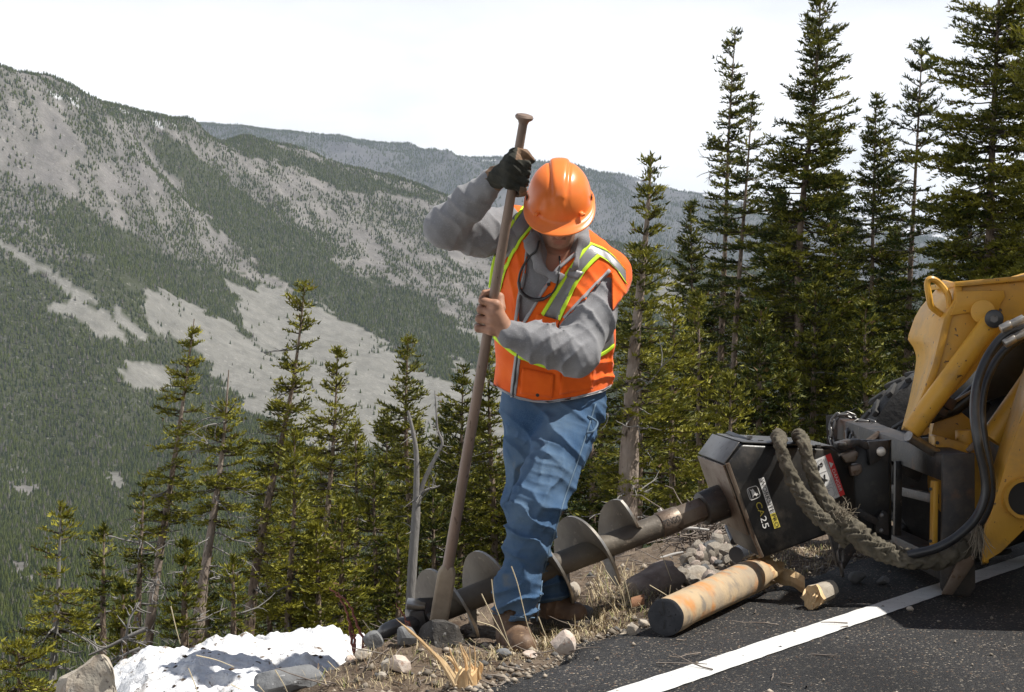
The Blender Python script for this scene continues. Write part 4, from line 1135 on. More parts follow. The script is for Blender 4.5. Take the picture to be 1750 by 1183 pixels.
# body, cab and rear of the machine: outside the picture but it throws the shade over the coupler
MB().prism([Vector((2.15,7.25,.42)), Vector((2.10,7.25,.60)), Vector((2.30,7.25,.86)), Vector((2.75,7.25,1.0)), Vector((4.3,7.25,1.0)), Vector((4.3,7.25,.4))], (0, 1.25, 0)).done('chassis', M_steel, ld, bevel=.01)
cab_ = MB().prism([Vector((2.80,6.95,1.0)), Vector((2.86,6.95,2.15)), Vector((3.0,6.95,2.28)), Vector((3.9,6.95,2.25)), Vector((4.0,6.95,1.0))], (0, 1.4, 0)).done('cab', M_steel, ld, bevel=.02)
MB().prism([Vector((2.90,6.945,1.12)), Vector((2.93,6.945,2.06)), Vector((3.8,6.945,2.06)), Vector((3.85,6.945,1.12))], (0, -.006, 0)).done('side_window', M_glass, cab_)
MB().prism([Vector((2.45,6.30,1.02)), Vector((2.45,6.30,1.42)), Vector((3.2,6.30,1.78)), Vector((4.35,6.30,1.98)), Vector((4.35,6.30,1.45)), Vector((3.2,6.30,1.32))], (0, .42, 0)).done('lift_arm', M_yel, ld, bevel=.012)
MB().prism([Vector((3.7,6.30,.75)), Vector((3.7,6.30,1.5)), Vector((4.5,6.30,1.98)), Vector((4.9,6.30,1.6)), Vector((4.9,6.30,.55))], (0, 2.3, 0)).done('rear_tower', M_yel, ld, bevel=.012)
MB().prism([Vector((2.85,8.6,1.05)), Vector((2.85,8.6,1.32)), Vector((4.35,8.6,1.98)), Vector((4.35,8.6,1.5))], (0, .3, 0)).done('lift_arm', M_yel, ld, bevel=.012)
MB().prism([Vector((2.5,6.95,1.55)), Vector((2.42,6.35,1.75)), Vector((2.42,6.35,2.30)), Vector((2.55,6.95,2.2))], (.03, 0, 0)).done('cab_door', M_steel, ld, bevel=.004)
MB().prism([Vector((2.05,7.3,.75)), Vector((2.0,7.3,1.0)), Vector((2.4,7.3,1.18)), Vector((2.5,7.3,.9))], (0, .8, 0)).done('front_guard', M_rub, ld, bevel=.01)

# ------------------------------------------------ auger drive box
drv = root('auger_drive', P(1330, 860, 6.9), 'black auger drive gearbox with a red DANGER sign and white lettering', 'auger drive')
def FY(px): return 6.64 + (px - 1241) * 0.00125
def Fp(px, py, off=0.0):
    p = P(px, py, FY(px)); return p + (CAMP - p).normalized() * off
prof = [(1268,759),(1424,767),(1456,790),(1461,815),(1466,875),(1417,913),(1303,955),(1284,914),(1241,793)]
ext = Vector((-0.058, 0.40, 0.012))
MB().prism([Fp(*p) for p in prof], ext).done('housing', M_box, drv, bevel=.012, seg=2)
# raised lid and end cap plates with their rims
d, e = Fp(1269,758), Fp(1425,766)
up_ = Vector((0, 0, .002))
MB().prism([d + up_, e + up_, e + up_ + ext * .98, d + up_ + ext * .98], (0, 0, .006)).done('lid', M_lid, drv, bevel=.002)
c_, j_ = Fp(1240,794), Fp(1282,914)
nrm = (j_ - c_).cross(ext).normalized()
if nrm.x > 0: nrm = -nrm
g = (j_ - c_)
MB().prism([c_ + nrm * .004, c_ + g + nrm * .004, c_ + g + ext + nrm * .004, c_ + ext + nrm * .004], nrm * .008).done('end_cover', M_rust, drv, bevel=.003)
c2_ = Fp(1266,758)
n2 = (c_ - c2_).cross(ext).normalized()
if n2.z < 0: n2 = -n2
MB().prism([c_ + n2 * .004, c2_ + n2 * .004, c2_ + ext + n2 * .004, c_ + ext + n2 * .004], n2 * .006).done('corner_cover', M_lid, drv, bevel=.002)
MB().tube([Fp(1243,792,.012), Fp(1262,845,.014), Fp(1286,914,.012), Fp(1302,952,.010)], .009, 8).done('weld_seam', M_rust, drv)
for (x, y) in ((1281,750),(1300,757),(1398,765)):
    p = P(x, y, 6.82); MB().tube([p, p + Vector((0, 0, .012))], .012, 6).done('lid_bolt', M_lid, drv)
MB().prism([P(1240,742,7.02), P(1246,739,7.02), P(1288,756,6.78), P(1282,758,6.78)], (0, 0, .008)).done('lid_strap', M_rub, drv, bevel=.002)
# bracket hanging under the housing
MB().prism([P(1417,912,6.9), P(1466,876,6.9), P(1470,930,6.9), P(1442,975,6.9), P(1432,968,6.9)], (0, .05, 0)).done('hanger_plate', M_steel, drv, bevel=.004)

def bil(c, u, v):
    bl, br, tr, tl = c
    return (bl * (1 - u) + br * u) * (1 - v) + (tl * (1 - u) + tr * u) * v
def quad_px(pts, off): return [Fp(x, y, off) for x, y in pts]
def panel(name, pts, m, off, parent, th=.0012):
    q = quad_px(pts, off); n = (q[1] - q[0]).cross(q[2] - q[0]).normalized()
    if n.dot(CAMP - q[0]) < 0: n = -n
    return MB().prism([p - n * th for p in q], n * th).done(name, m, parent, smooth=False)
def text_on(s, pts, m, off, parent, name='lettering', sx=1.0):
    """flat lettering filling the quad bl, br, tr, tl (pixels on the housing face)"""
    cu = bpy.data.curves.new('lettering', 'FONT'); cu.body = s; cu.resolution_u = 3
    ob = bpy.data.objects.new('lettering', cu); COL.objects.link(ob)
    bpy.context.view_layer.update()
    me = bpy.data.meshes.new_from_object(ob.evaluated_get(bpy.context.evaluated_depsgraph_get()))
    bpy.data.objects.remove(ob)
    v = np.array([q.co for q in me.vertices]); lo = v.min(0); hi = v.max(0)
    c = quad_px(pts, off)
    for q in me.vertices:
        q.co = bil(c, (q.co.x - lo[0]) / (hi[0] - lo[0]), (q.co.y - lo[1]) / (hi[1] - lo[1]))
    return link(name, me, m, parent)
ws = panel('name_plate', [(1296.3,818.8),(1305.4,815.7),(1324.7,875.6),(1316,878.6)], M_wht, .004, drv)
text_on('WORKSITE', [(1298.3,820.5),(1317,877),(1323.6,874.6),(1305,818)], M_blk, .0058, ws)
pp = panel('name_plate', [(1316.2,879),(1325,876),(1333.8,900.4),(1323.7,904)], M_dyl, .004, drv)
text_on('PRO', [(1318.4,880),(1325.6,902),(1332,899.6),(1325,877.8)], M_blk, .0058, pp)
# emblem: rounded white outline with a leaping stag
def ring_px(name, cs, inset, m, off, parent):
    c = quad_px(cs, off); b_ = bmesh.new(); o_, i_ = [], []
    N_ = 28
    for k in range(N_):
        a = 2 * math.pi * k / N_
        ca, sa = math.cos(a), math.sin(a)
        r = (abs(ca) ** 5 + abs(sa) ** 5) ** (-1 / 5)
        o_.append(b_.verts.new(bil(c, .5 + .5 * r * ca, .5 + .5 * r * sa))); i_.append(b_.verts.new(bil(c, .5 + (.5 - inset) * r * ca, .5 + (.5 - inset) * r * sa)))
    for k in range(N_):
        j = (k + 1) % N_; b_.faces.new((o_[k], o_[j], i_[j], i_[k]))
    me = bpy.data.meshes.new(name); b_.to_mesh(me); b_.free(); return link(name, me, m, parent)
LG = [(1275,835),(1282,856.8),(1300.9,848.7),(1293.8,829)]
em = ring_px('emblem', LG, .045, M_wht, .004, drv)
def shape_on(name, cs, uv, m, off, parent):
    c = quad_px(cs, off); b_ = bmesh.new(); b_.faces.new([b_.verts.new(bil(c, u, v)) for u, v in uv])
    bmesh.ops.triangulate(b_, faces=b_.faces); me = bpy.data.meshes.new(name); b_.to_mesh(me); b_.free(); return link(name, me, m, parent)
shape_on('stag', LG, [(.16,.50),(.30,.60),(.48,.60),(.62,.66),(.66,.86),(.70,.72),(.78,.88),(.76,.70),(.86,.66),(.76,.60),(.70,.50),(.72,.40),(.88,.30),(.70,.34),(.58,.44),(.42,.44),(.30,.34),(.14,.22),(.24,.40),(.20,.46)], M_wht, .0058, em)
shape_on('emblem_band', LG, [(.12,.10),(.88,.10),(.88,.18),(.12,.18)], M_gry, .0058, em)
text_on('CA', [(1290.5,860),(1299.5,883.5),(1307.5,880.5),(1300.5,857)], M_dyl, .004, drv)
text_on('25', [(1299.0,885),(1304.5,904.5),(1315,900.5),(1308.5,881)], M_wht, .004, drv)
# danger sign
SG = [(1386,789),(1411.5,858.5),(1444.2,845.3),(1419.6,775)]
def sg(u, v):
    a = [SG[0][k] * (1-u) + SG[1][k] * u for k in (0, 1)]; b_ = [SG[3][k] * (1-u) + SG[2][k] * u for k in (0, 1)]
    return (a[0] * (1-v) + b_[0] * v, a[1] * (1-v) + b_[1] * v)
def sq(u0, v0, u1, v1): return [sg(u0, v0), sg(u1, v0), sg(u1, v1), sg(u0, v1)]
sgn = panel('warning_sign', SG, M_wht, .004, drv)
panel('red_band', sq(0, .74, 1, 1), M_red, .0058, sgn)
text_on('DANGER', sq(.36, .79, .90, .94), M_wht, .0075, sgn)
shape_on('warning_triangle', sq(.16, .77, .32, .97), [(0, 0.05), (1, .05), (.5, .95)], M_wht, .0075, sgn)
for q in (.33, .66): panel('divider', sq(q - .004, .02, q + .004, .60), M_gry, .0058, sgn)
for q in (.60, .665, .705): panel('fine_print', sq(.06, q, .94, q + .012), M_gry, .0058, sgn)
shape_on('pictogram', sq(.05, .06, .32, .56), [(.2,.75),(.45,.9),(.62,.7),(.5,.5),(.75,.4),(.85,.15),(.65,.0),(.55,.25),(.35,.35),(.3,.55)], M_blk, .0058, sgn)
ring_px('pictogram', sq(.04, .28, .18, .54), .09, M_gry, .0062, sgn)
shape_on('pictogram', sq(.36, .04, .64, .56), [(.15,.75),(.5,.62),(.7,.9),(.66,.55),(.9,.35),(.6,.42),(.2,.15),(.1,.25),(.5,.5),(.1,.6)], M_blk, .0058, sgn)
shape_on('pictogram', sq(.70, .08, .96, .5), [(.2,.3),(.3,.8),(.38,.3),(.75,.1),(.3,.2)], M_gry, .0058, sgn)
ring_px('pictogram', sq(.72, .12, .94, .56), .05, M_gry, .0062, sgn)

# ------------------------------------------------ auger
au_a, au_b = P(1222, 862, 6.86), P(700, 1062, 6.40)
aug = root('auger', au_b, 'big steel earth auger with wide spiral flights lying between the feet of the worker', 'auger')
ad = (au_b - au_a).normalized(); AL = (au_b - au_a).length
au_u = (Vector((0, 0, 1)) - ad * ad.z).normalized(); au_w = ad.cross(au_u)
def ax(t): return au_a + ad * (AL * t)
MB().tube([au_a - ad * .12, ax(.0), ax(.045)], [.072, .072, .070], 24).done('drive_collar', M_steel, aug, bevel=.004)
MB().tube([ax(.04), ax(.135)], [.050, .050], 6).done('hex_shaft', M_rust, aug, bevel=.002)
MB().tube([ax(.130), ax(.195)], [.052, .053], 24).done('stamped_collar', M_rust, aug, bevel=.003)
MB().tube([ax(.190), ax(.5), ax(.93)], .048, 24).done('shaft', M_flight, aug)
# stamped maker's name on the collar
cu = bpy.data.curves.new('t', 'FONT'); cu.body = 'PENGO'; ob = bpy.data.objects.new('t', cu); COL.objects.link(ob); bpy.context.view_layer.update()
me = bpy.data.meshes.new_from_object(ob.evaluated_get(bpy.context.evaluated_depsgraph_get())); bpy.data.objects.remove(ob)
v = np.array([q.co for q in me.vertices]); lo, hi = v.min(0), v.max(0)
vw = (CAMP - ax(.16)); vw = (vw - ad * vw.dot(ad)).normalized(); side_ = ad.cross(vw)
if side_.z > 0: side_ = -side_
for q in me.vertices:
    u = (q.co.x - lo[0]) / (hi[0] - lo[0]); vv = (q.co.y - lo[1]) / (hi[1] - lo[1])
    ang = -(vv - .5) * .5
    q.co = ax(.193 - .055 * u) + (vw * math.cos(ang) + side_ * math.sin(ang)) * .0537
link('lettering', me, M_blk, aug)
# helical flight
b_ = MB(); bm = b_.bm
turns0, t0, t1, pitch, FR = 0.0, .262, .935, .205, .164
nst = int((t1 - t0) * AL / pitch * 40)
prev = None
for k in range(nst + 1):
    t = t0 + (t1 - t0) * k / nst
    a = 2 * math.pi * (t - .30) * AL / pitch + 0.6
    rd = au_u * math.cos(a) + au_w * math.sin(a)
    fr = FR * min(1.0, .45 + k / 9)
    c = ax(t); h = .0055
    ring = [c + rd * .045 - ad * h, c + rd * (fr * .5 + .024) - ad * (h - .010), c + rd * fr - ad * (h - .022), c + rd * fr + ad * (h * .9 + .022), c + rd * (fr * .5 + .024) + ad * (h + .010), c + rd * .045 + ad * h]
    ring = [bm.verts.new(p) for p in ring]
    if prev:
        for q in range(6):
            f = bm.faces.new((prev[q], prev[(q + 1) % 6], ring[(q + 1) % 6], ring[q]))
            f.material_index = 1 if q == 2 else 0
    else: bm.faces.new(ring)
    prev = ring
bm.faces.new(list(reversed(prev)))
fl = b_.done('flight', [M_flight, M_bright], aug, angle=35)
# cutting head: stepped teeth and a hooked pilot
MB().tube([ax(.90), ax(.96), ax(1.0)], [.048, .075, .05], 14).done('cutter_head', M_steel, aug, bevel=.006)
hd = [(P(694,1032,6.30), P(727,1035,6.34), P(727,1043,6.34), P(694,1042,6.30))]
for q in hd: MB().prism(q, (0, .09, .01)).done('cutting_tooth', M_bright, aug, bevel=.003)
MB().prism([P(700,1045,6.33), P(724,1043,6.33), P(732,1075,6.33), P(712,1088,6.33), P(695,1068,6.33)], (0, .07, 0)).done('cutting_tooth', M_steel, aug, bevel=.006)
MB().prism([P(728,1050,6.30), P(760,1052,6.30), P(775,1088,6.30), P(748,1092,6.30)], (0, .06, 0)).done('cutting_tooth', M_steel, aug, bevel=.006)
MB().tube(spline([P(712,1066,6.36), P(690,1068,6.30), P(668,1073,6.27), P(653,1084,6.27), P(650,1094,6.28)], 5), [.030] * 8 + [.028] * 6 + [.024] * 4 + [.018] * 3, 12).done('pilot_bit', M_lid, aug)

# ------------------------------------------------ hoses with ruffled sleeves
def ruffle(name, pts, radii, label, seed, n=9, amp=.42, k=34, parent=None):
    sp_ = np.array(spline(pts, n)); m0 = len(sp_)
    fine = 5
    ti = np.linspace(0, m0 - 1, m0 * fine)
    pts_ = np.stack([np.interp(ti, np.arange(m0), sp_[:, q]) for q in range(3)], -1)
    rr = np.interp(np.linspace(0, 1, len(ti)), np.linspace(0, 1, len(radii)), radii)
    seg = np.linalg.norm(np.diff(pts_, axis=0), axis=1); s = np.concatenate([[0], np.cumsum(seg)])
    t = np.gradient(pts_, axis=0); t /= np.linalg.norm(t, axis=1)[:, None]
    ref = np.array([0, -1.0, 0.1]); u = np.cross(t, ref); u /= np.linalg.norm(u, axis=1)[:, None]; w = np.cross(t, u)
    a = np.arange(k) * 2 * np.pi / k
    A, S_ = np.meshgrid(a, s)
    wr = rr.mean()
    q = S_ / (wr * .66) + 0.9 * np.sin(A + seed) * .6 + 2.0 * (fbm2(np.cos(A) * 1.3 + S_ / wr * .25, np.sin(A) * 1.3 + seed, 2, seed) - .5) * 3
    fold = (1 - np.abs(np.sin(q * 1.45))) ** 1.2
    fold2 = fbm2(np.cos(A) * 1.4 + S_ / wr * .9 + seed, np.sin(A) * 1.4 + S_ / wr * .5, 3, seed + 3)
    msk = .35 + .9 * vn2(S_ / wr * .35, np.cos(A) * .7 + seed * 3.0, seed + 5)
    rad = rr[:, None] * (1 - amp * fold * msk + .50 * (fold2 - .5))
    V = pts_[:, None] + (u[:, None] * np.cos(A)[..., None] + w[:, None] * np.sin(A)[..., None]) * rad[..., None]
    i = np.arange(V.shape[0] * k).reshape(-1, k)
    F = np.stack([i[:-1], np.roll(i[:-1], -1, 1), np.roll(i[1:], -1, 1), i[1:]], -1).reshape(-1, 4)
    o = link(name, mesh_np(name, V.reshape(-1, 3), F), M_slv, parent, smooth=True)
    return o
hs_root = root('hydraulic_hoses', P(1560, 900, 6.4), 'pair of black hydraulic hoses partly wrapped in ruffled khaki sleeves', 'hoses')
ruffle('hose_sleeve', [P(1336,752,6.95), P(1330,744,6.82), P(1333,757,6.63), P(1340,783,6.60), P(1352,815,6.58), P(1372,850,6.55), P(1396,880,6.52), P(1424,904,6.50), P(1450,926,6.50)],
       [.026,.030,.028,.027,.029,.031,.032,.034,.032], '', 3, parent=hs_root)
ruffle('hose_sleeve', [P(1366,756,6.95), P(1364,744,6.84), P(1373,756,6.65), P(1380,784,6.62), P(1390,815,6.60), P(1404,846,6.57), P(1424,875,6.53), P(1455,905,6.48), P(1490,932,6.43), P(1530,949,6.42), P(1570,958,6.42), P(1610,955,6.44), P(1646,938,6.46), P(1668,910,6.48)],
       [.026,.030,.028,.027,.028,.031,.036,.046,.046,.042,.036,.036,.036,.030], '', 7, n=9, amp=.48, parent=hs_root)
MB().tube(spline([P(1758,556,6.42), P(1722,570,6.42), P(1694,600,6.42), P(1672,648,6.40), P(1665,700,6.38), P(1671,755,6.36), P(1682,805,6.36), P(1684,845,6.36), P(1668,885,6.36), P(1636,917,6.36), P(1598,938,6.37), P(1552,949,6.40)], 8), RP(8.2, 6.4), 14).done('hose', M_rub, hs_root)
MB().tube(spline([P(1770,566,6.5), P(1738,582,6.5), P(1706,612,6.5), P(1684,655,6.48), P(1677,705,6.46), P(1683,758,6.44), P(1692,806,6.43), P(1693,850,6.43), P(1680,886,6.44), P(1660,912,6.46)], 8), RP(7.6, 6.45), 14).done('hose', M_rub, hs_root)
for a, c in (((1710,563),(1727,555)), ((1727,555),(1750,545)), ((1716,588),(1734,578)), ((1734,578),(1760,566))):
    pa, pb = P(a[0], a[1], 6.38), P(c[0], c[1], 6.38)
    MB().tube([pa, pb], [RP(7.5, 6.4), RP(8.5, 6.4)], 6 if a[0] in (1727, 1734) else 14).done('hose_fitting', M_bright, hs_root, bevel=.002)
# frayed threads
def frays(name, c, n, spread, Ld, seed, dn, rnd=.5):
    rg = np.random.default_rng(seed); t = Tubes()
    for i in range(n):
        p = np.array(c) + rg.normal(0, 1, 3) * spread
        d = rg.normal(0, .5, 3) + np.array(dn)
        t.add(crooked(p, d, Ld * (.5 + rg.random()), 4, rg, .3), np.linspace(.0016, .0009, 5), 3)
    V, F = t.get(); o = link(name, mesh_np(name, V, F), M_fray, hs_root); o['kind'] = 'stuff'
frays('frayed_threads', P(1440,876,6.46), 70, np.array([.022,.012,.016]), .032, 4, (0.2,-.5,.5))
frays('frayed_threads', P(1672,905,6.40), 60, np.array([.010,.010,.012]), .085, 5, (0.05,-.1,-2.2))

# ------------------------------------------------ chain over the beam end
ch = root('steel_chain', P(1470, 725, 8.2), 'rusty grey steel chain draped over the far end of the black coupler beam', 'chain')
lm = MB()
rows = []
for k in range(16):
    a = 2 * math.pi * k / 16; c = Vector((math.cos(a) * .011, math.sin(a) * .011, 0)) + Vector((0, .016 if math.sin(a) > 0 else -.016, 0))
    nrm_ = Vector((math.cos(a), math.sin(a), 0))
    rows.append([c + (nrm_ * math.cos(b2) + Vector((0, 0, 1)) * math.sin(b2)) * .0065 for b2 in np.linspace(0, 2 * math.pi, 9)[:-1]])
rows.append(rows[0]); lm.quadgrid(rows, True, False)
bmesh.ops.remove_doubles(lm.bm, verts=lm.bm.verts, dist=1e-5)
bmesh.ops.recalc_face_normals(lm.bm, faces=lm.bm.faces)
link_me = bpy.data.meshes.new('link'); lm.bm.to_mesh(link_me); lm.bm.free(); link_me.shade_smooth(); link_me.materials.append(M_lid)
def chain(pts, par=0):
    sp_ = resample(spline(pts, 8), max(3, int(sum((Vector(b)-Vector(a)).length for a, b in zip(pts, pts[1:])) / .036)))
    for i in range(len(sp_) - 1):
        o = bpy.data.objects.new('link', link_me); COL.objects.link(o); o.parent = ch
        d = (sp_[i + 1] - sp_[i]).normalized()
        q = d.to_track_quat('Y', 'Z') @ Quaternion((0, 1, 0), (math.pi / 2 if (i + par) % 2 else 0.2) + random.uniform(-.3, .3))
        o.rotation_mode = 'QUATERNION'; o.rotation_quaternion = q
        o.location = (sp_[i] + sp_[i + 1]) / 2 - ch.location
chain([P(1424,760,8.25), P(1420,740,8.28), P(1425,716,8.3), P(1440,707,8.3), P(1458,712,8.3), P(1470,724,8.3)])
chain([P(1447,752,8.1), P(1449,735,8.12), P(1463,722,8.15), P(1480,720,8.15), P(1498,726,8.1), P(1518,738,8.05)], 1)
chain([P(1456,754,8.0), P(1460,738,8.05), P(1474,730,8.05), P(1490,728,8.05), P(1506,732,8.05)])
chain([P(1468,746,7.95), P(1478,736,8.0), P(1494,735,8.0), P(1512,739,8.0)], 1)
chain([P(1468,752,7.95), P(1470,740,7.98), P(1478,728,8.05)], 1)
# a chain hanging down to the ground behind the sleeve
chain([P(1437,915,6.75), P(1436,940,6.75), P(1437,965,6.75), P(1440,985,6.75)])
# ================================================================== the worker: distance-field bodies and clothes
def snet(f, lo, hi, h):
    lo = np.array(lo, float); n = np.ceil((np.array(hi) - lo) / h).astype(int) + 1
    xs = [lo[i] + np.arange(n[i]) * h for i in range(3)]
    G = np.empty(n, np.float32)
    for i in range(0, n[0], 24):
        X, Y, Z = np.meshgrid(xs[0][i:i+24], xs[1], xs[2], indexing='ij')
        G[i:i+24] = f(np.stack([X, Y, Z], -1).reshape(-1, 3)).reshape(X.shape)
    ins = G < 0
    c = np.zeros(np.array(n) - 1, np.int8)
    off = [(a, b, d) for a in (0, 1) for b in (0, 1) for d in (0, 1)]
    sl = lambda o: tuple(slice(o[k], n[k] - 1 + o[k]) for k in range(3))
    for o in off: c += ins[sl(o)]
    act = (c > 0) & (c < 8)
    idx = np.full(act.shape, -1, np.int64); ci = np.argwhere(act); idx[act] = np.arange(len(ci))
    acc = np.zeros((len(ci), 3)); cnt = np.zeros(len(ci))
    for o in off:
        for ax_ in range(3):
            if o[ax_]: continue
            o2 = list(o); o2[ax_] = 1
            a = G[ci[:, 0] + o[0], ci[:, 1] + o[1], ci[:, 2] + o[2]]; b = G[ci[:, 0] + o2[0], ci[:, 1] + o2[1], ci[:, 2] + o2[2]]
            m = (a < 0) != (b < 0)
            t = np.where(m, a / (a - b + 1e-12), 0)
            pt = np.tile(np.array(o, float), (len(ci), 1)); pt[:, ax_] = t
            acc[m] += pt[m]; cnt[m] += 1
    V = lo + (ci + acc / cnt[:, None]) * h
    Fs = []
    for ax_ in range(3):
        b1, b2 = [(1, 2), (2, 0), (0, 1)][ax_]
        s0 = [slice(0, n[k]) for k in range(3)]; s1 = list(s0)
        s0[ax_] = slice(0, n[ax_] - 1); s1[ax_] = slice(1, n[ax_])
        A = ins[tuple(s0)]; B = ins[tuple(s1)]
        e = np.argwhere(A != B)
        ok = (e[:, b1] > 0) & (e[:, b2] > 0) & (e[:, b1] < n[b1] - 1) & (e[:, b2] < n[b2] - 1)
        e = e[ok]
        fl = A[tuple(e.T)]
        q = []
        for d1, d2 in ((1, 1), (0, 1), (0, 0), (1, 0)):
            g = e.copy(); g[:, b1] -= d1; g[:, b2] -= d2
            q.append(idx[tuple(g.T)])
        q = np.stack(q, -1)
        q[~fl] = q[~fl][:, ::-1]
        Fs.append(q)
    return V, np.concatenate(Fs)

def smin(a, b, k):
    h = np.clip(0.5 + 0.5 * (b - a) / k, 0, 1)
    return b * (1 - h) + a * h - k * h * (1 - h)
def smax(a, b, k): return -smin(-a, -b, k)
def capsule(p, a, b, ra, rb, sy=1.0):
    a = np.array(a, float); b = np.array(b, float); q = p - a; ab = b - a
    if sy != 1.0: q = q * [1, sy, 1]; ab = ab * [1, sy, 1]
    t = np.clip((q @ ab) / (ab @ ab), 0, 1)
    return np.sqrt(((q - t[:, None] * ab) ** 2).sum(1)) - (ra + (rb - ra) * t)
def chainf(p, pts, k=0.02, sy=1.0):
    d = None
    for (a, ra), (b, rb) in zip(pts, pts[1:]):
        c = capsule(p, a, b, ra, rb, sy); d = c if d is None else smin(d, c, k)
    return d
def ell(p, c, r, M=None):
    q = p - np.array(c)
    if M is not None: q = q @ M
    r = np.array(r); k0 = np.sqrt(((q / r) ** 2).sum(1)); k1 = np.sqrt(((q / r ** 2) ** 2).sum(1)) + 1e-9
    return k0 * (k0 - 1) / k1
def pix(p):
    return CXP + FPX * p[:, 0] / p[:, 1], CYP - FPX * (p[:, 2] - CAMH) / p[:, 1]
def poly_sd(px, py, poly):
    """signed distance (pixels, negative inside) to a polygon"""
    poly = np.asarray(poly, float); d = np.full(px.shape, 1e9)
    for a in range(len(poly)):
        x1, y1 = poly[a]; x2, y2 = poly[(a + 1) % len(poly)]
        ex, ey = x2 - x1, y2 - y1
        t = np.clip(((px - x1) * ex + (py - y1) * ey) / (ex * ex + ey * ey), 0, 1)
        d = np.minimum(d, (px - x1 - t * ex) ** 2 + (py - y1 - t * ey) ** 2)
    d = np.sqrt(d)
    return np.where(in_poly(px, py, poly), -d, d)
def folds(p, dr, wl, seed, warp=1.0, pw=1.7):
    warp = warp * .75
    dr = np.array(dr, float); dr /= np.linalg.norm(dr)
    q = (p @ dr) / wl * math.pi + warp * 2.4 * (fbm3(p * 7.0 + seed, 2, seed) - .5) * 2
    return (1 - np.abs(np.sin(q))) ** pw
def near_apply(p, d, fn, band=0.045):
    m = np.abs(d) < band
    if m.any():
        d = d.copy(); d[m] -= fn(p[m])
    return d
def V3(px, py, Y): return np.array(P(px, py, Y))
def gau(x, c, w): return np.exp(-((x - c) / w) ** 2)

M_orange = mat('fluorescent orange fabric', (0.98, 0.16, 0.010), 0.75, c2=(0.90, 0.125, 0.008), scale=12, c3=(0.55, 0.09, 0.012), s3=9, t3=(0.66, 0.80), bump=0.0012, bscale=420, spec=0.25, sheen=.15)
M_lime = mat('lime trim tape', (0.66, 0.95, 0.055), 0.7, spec=0.2)
M_refl = mat('grey reflective tape', (0.27, 0.265, 0.27), 0.38, metal=0.25, c2=(0.22, 0.215, 0.22), scale=20, bump=0.0006, bscale=300)
M_pipe = mat('grey edge binding', (0.36, 0.36, 0.37), 0.8)
M_sweat = mat('heather grey sweatshirt', (0.265, 0.265, 0.275), 0.95, c2=(0.205, 0.205, 0.215), scale=9, c3=(0.285, 0.285, 0.295), s3=190, t3=(0.55, 0.66), bump=0.0012, bscale=300, spec=0.08, sheen=.2)
M_denim = mat('worn blue denim', (0.036, 0.082, 0.165), 0.9, c2=(0.125, 0.185, 0.255), scale=5, contrast=(0.38, 0.66), c3=(0.19, 0.185, 0.15), s3=6, t3=(0.62, 0.80), c4=(0.075, 0.135, 0.235), s4=420, t4=(.45, .62), bump=0.0012, bscale=330, spec=0.12)
M_seam = mat('pale denim seam', (0.13, 0.19, 0.26), 0.9, spec=.1)
M_skin = mat('weathered skin', (0.42, 0.23, 0.155), 0.55, attr='skin', bump=0.0007, bscale=260, spec=0.35)
M_glove = mat('dark work glove fabric', (0.030, 0.031, 0.026), 0.85, c2=(0.055, 0.053, 0.042), scale=22, bump=0.0015, bscale=260, spec=.2)
M_tan = mat('tan glove leather', (0.23, 0.135, 0.075), 0.75, c2=(0.13, 0.075, 0.042), scale=24, bump=0.001, bscale=120)
M_boot = mat('brown boot leather', (0.165, 0.098, 0.056), 0.62, c2=(0.11, 0.066, 0.040), scale=14, contrast=(.4, .66), c3=(0.30, 0.20, 0.12), s3=26, t3=(.6, .7), bump=0.002, bscale=90)
M_sole = mat('boot sole rubber', (0.035, 0.030, 0.026), 0.85, c2=(0.10, 0.08, 0.06), scale=20)
M_hat = mat('orange hard hat plastic', (0.98, 0.245, 0.050), 0.30, c2=(0.93, 0.225, 0.045), scale=14, c3=(0.35, 0.10, 0.03), s3=34, t3=(0.76, 0.80), spec=0.5, bump=.0003, bscale=30)
M_hatin = mat('hard hat suspension', (0.03, 0.03, 0.03), 0.8)

# bar line first: both hands close round it
bt, bb = P(896.5, 197, 5.60), P(750, 1061, 6.12)
bdir = (bb - bt).normalized()
def bar_at(py):
    lo, hi = 0.0, 1.0
    for _ in range(40):
        m = (lo + hi) / 2; q = bt.lerp(bb, m)
        if CYP - FPX * (q.z - CAMH) / q.y < py: lo = m
        else: hi = m
    return bt.lerp(bb, lo)

# joints
SH_R, EL_R, WR_R = V3(872,396,6.08), V3(762,388,5.92), V3(845,306,5.70)
SH_L, EL_L, WR_L = V3(1022,474,6.06), V3(984,606,5.88), V3(868,570,5.77)
HEAD = V3(956,352,5.93)
hf = Vector((-0.03, -0.78, -0.625)).normalized(); hu = Vector((0.0, 0, 1)); hr = hu.cross(-hf).normalized()
hr = Vector((1, 0, 0.02)); hr = (hr - hf * hr.dot(hf)).normalized(); hu = hf.cross(hr) * -1
if hu.z < 0: hu = -hu
HM = np.array([list(hr), list(hf), list(hu)]).T              # columns: right, forward, up (world = HM @ local)

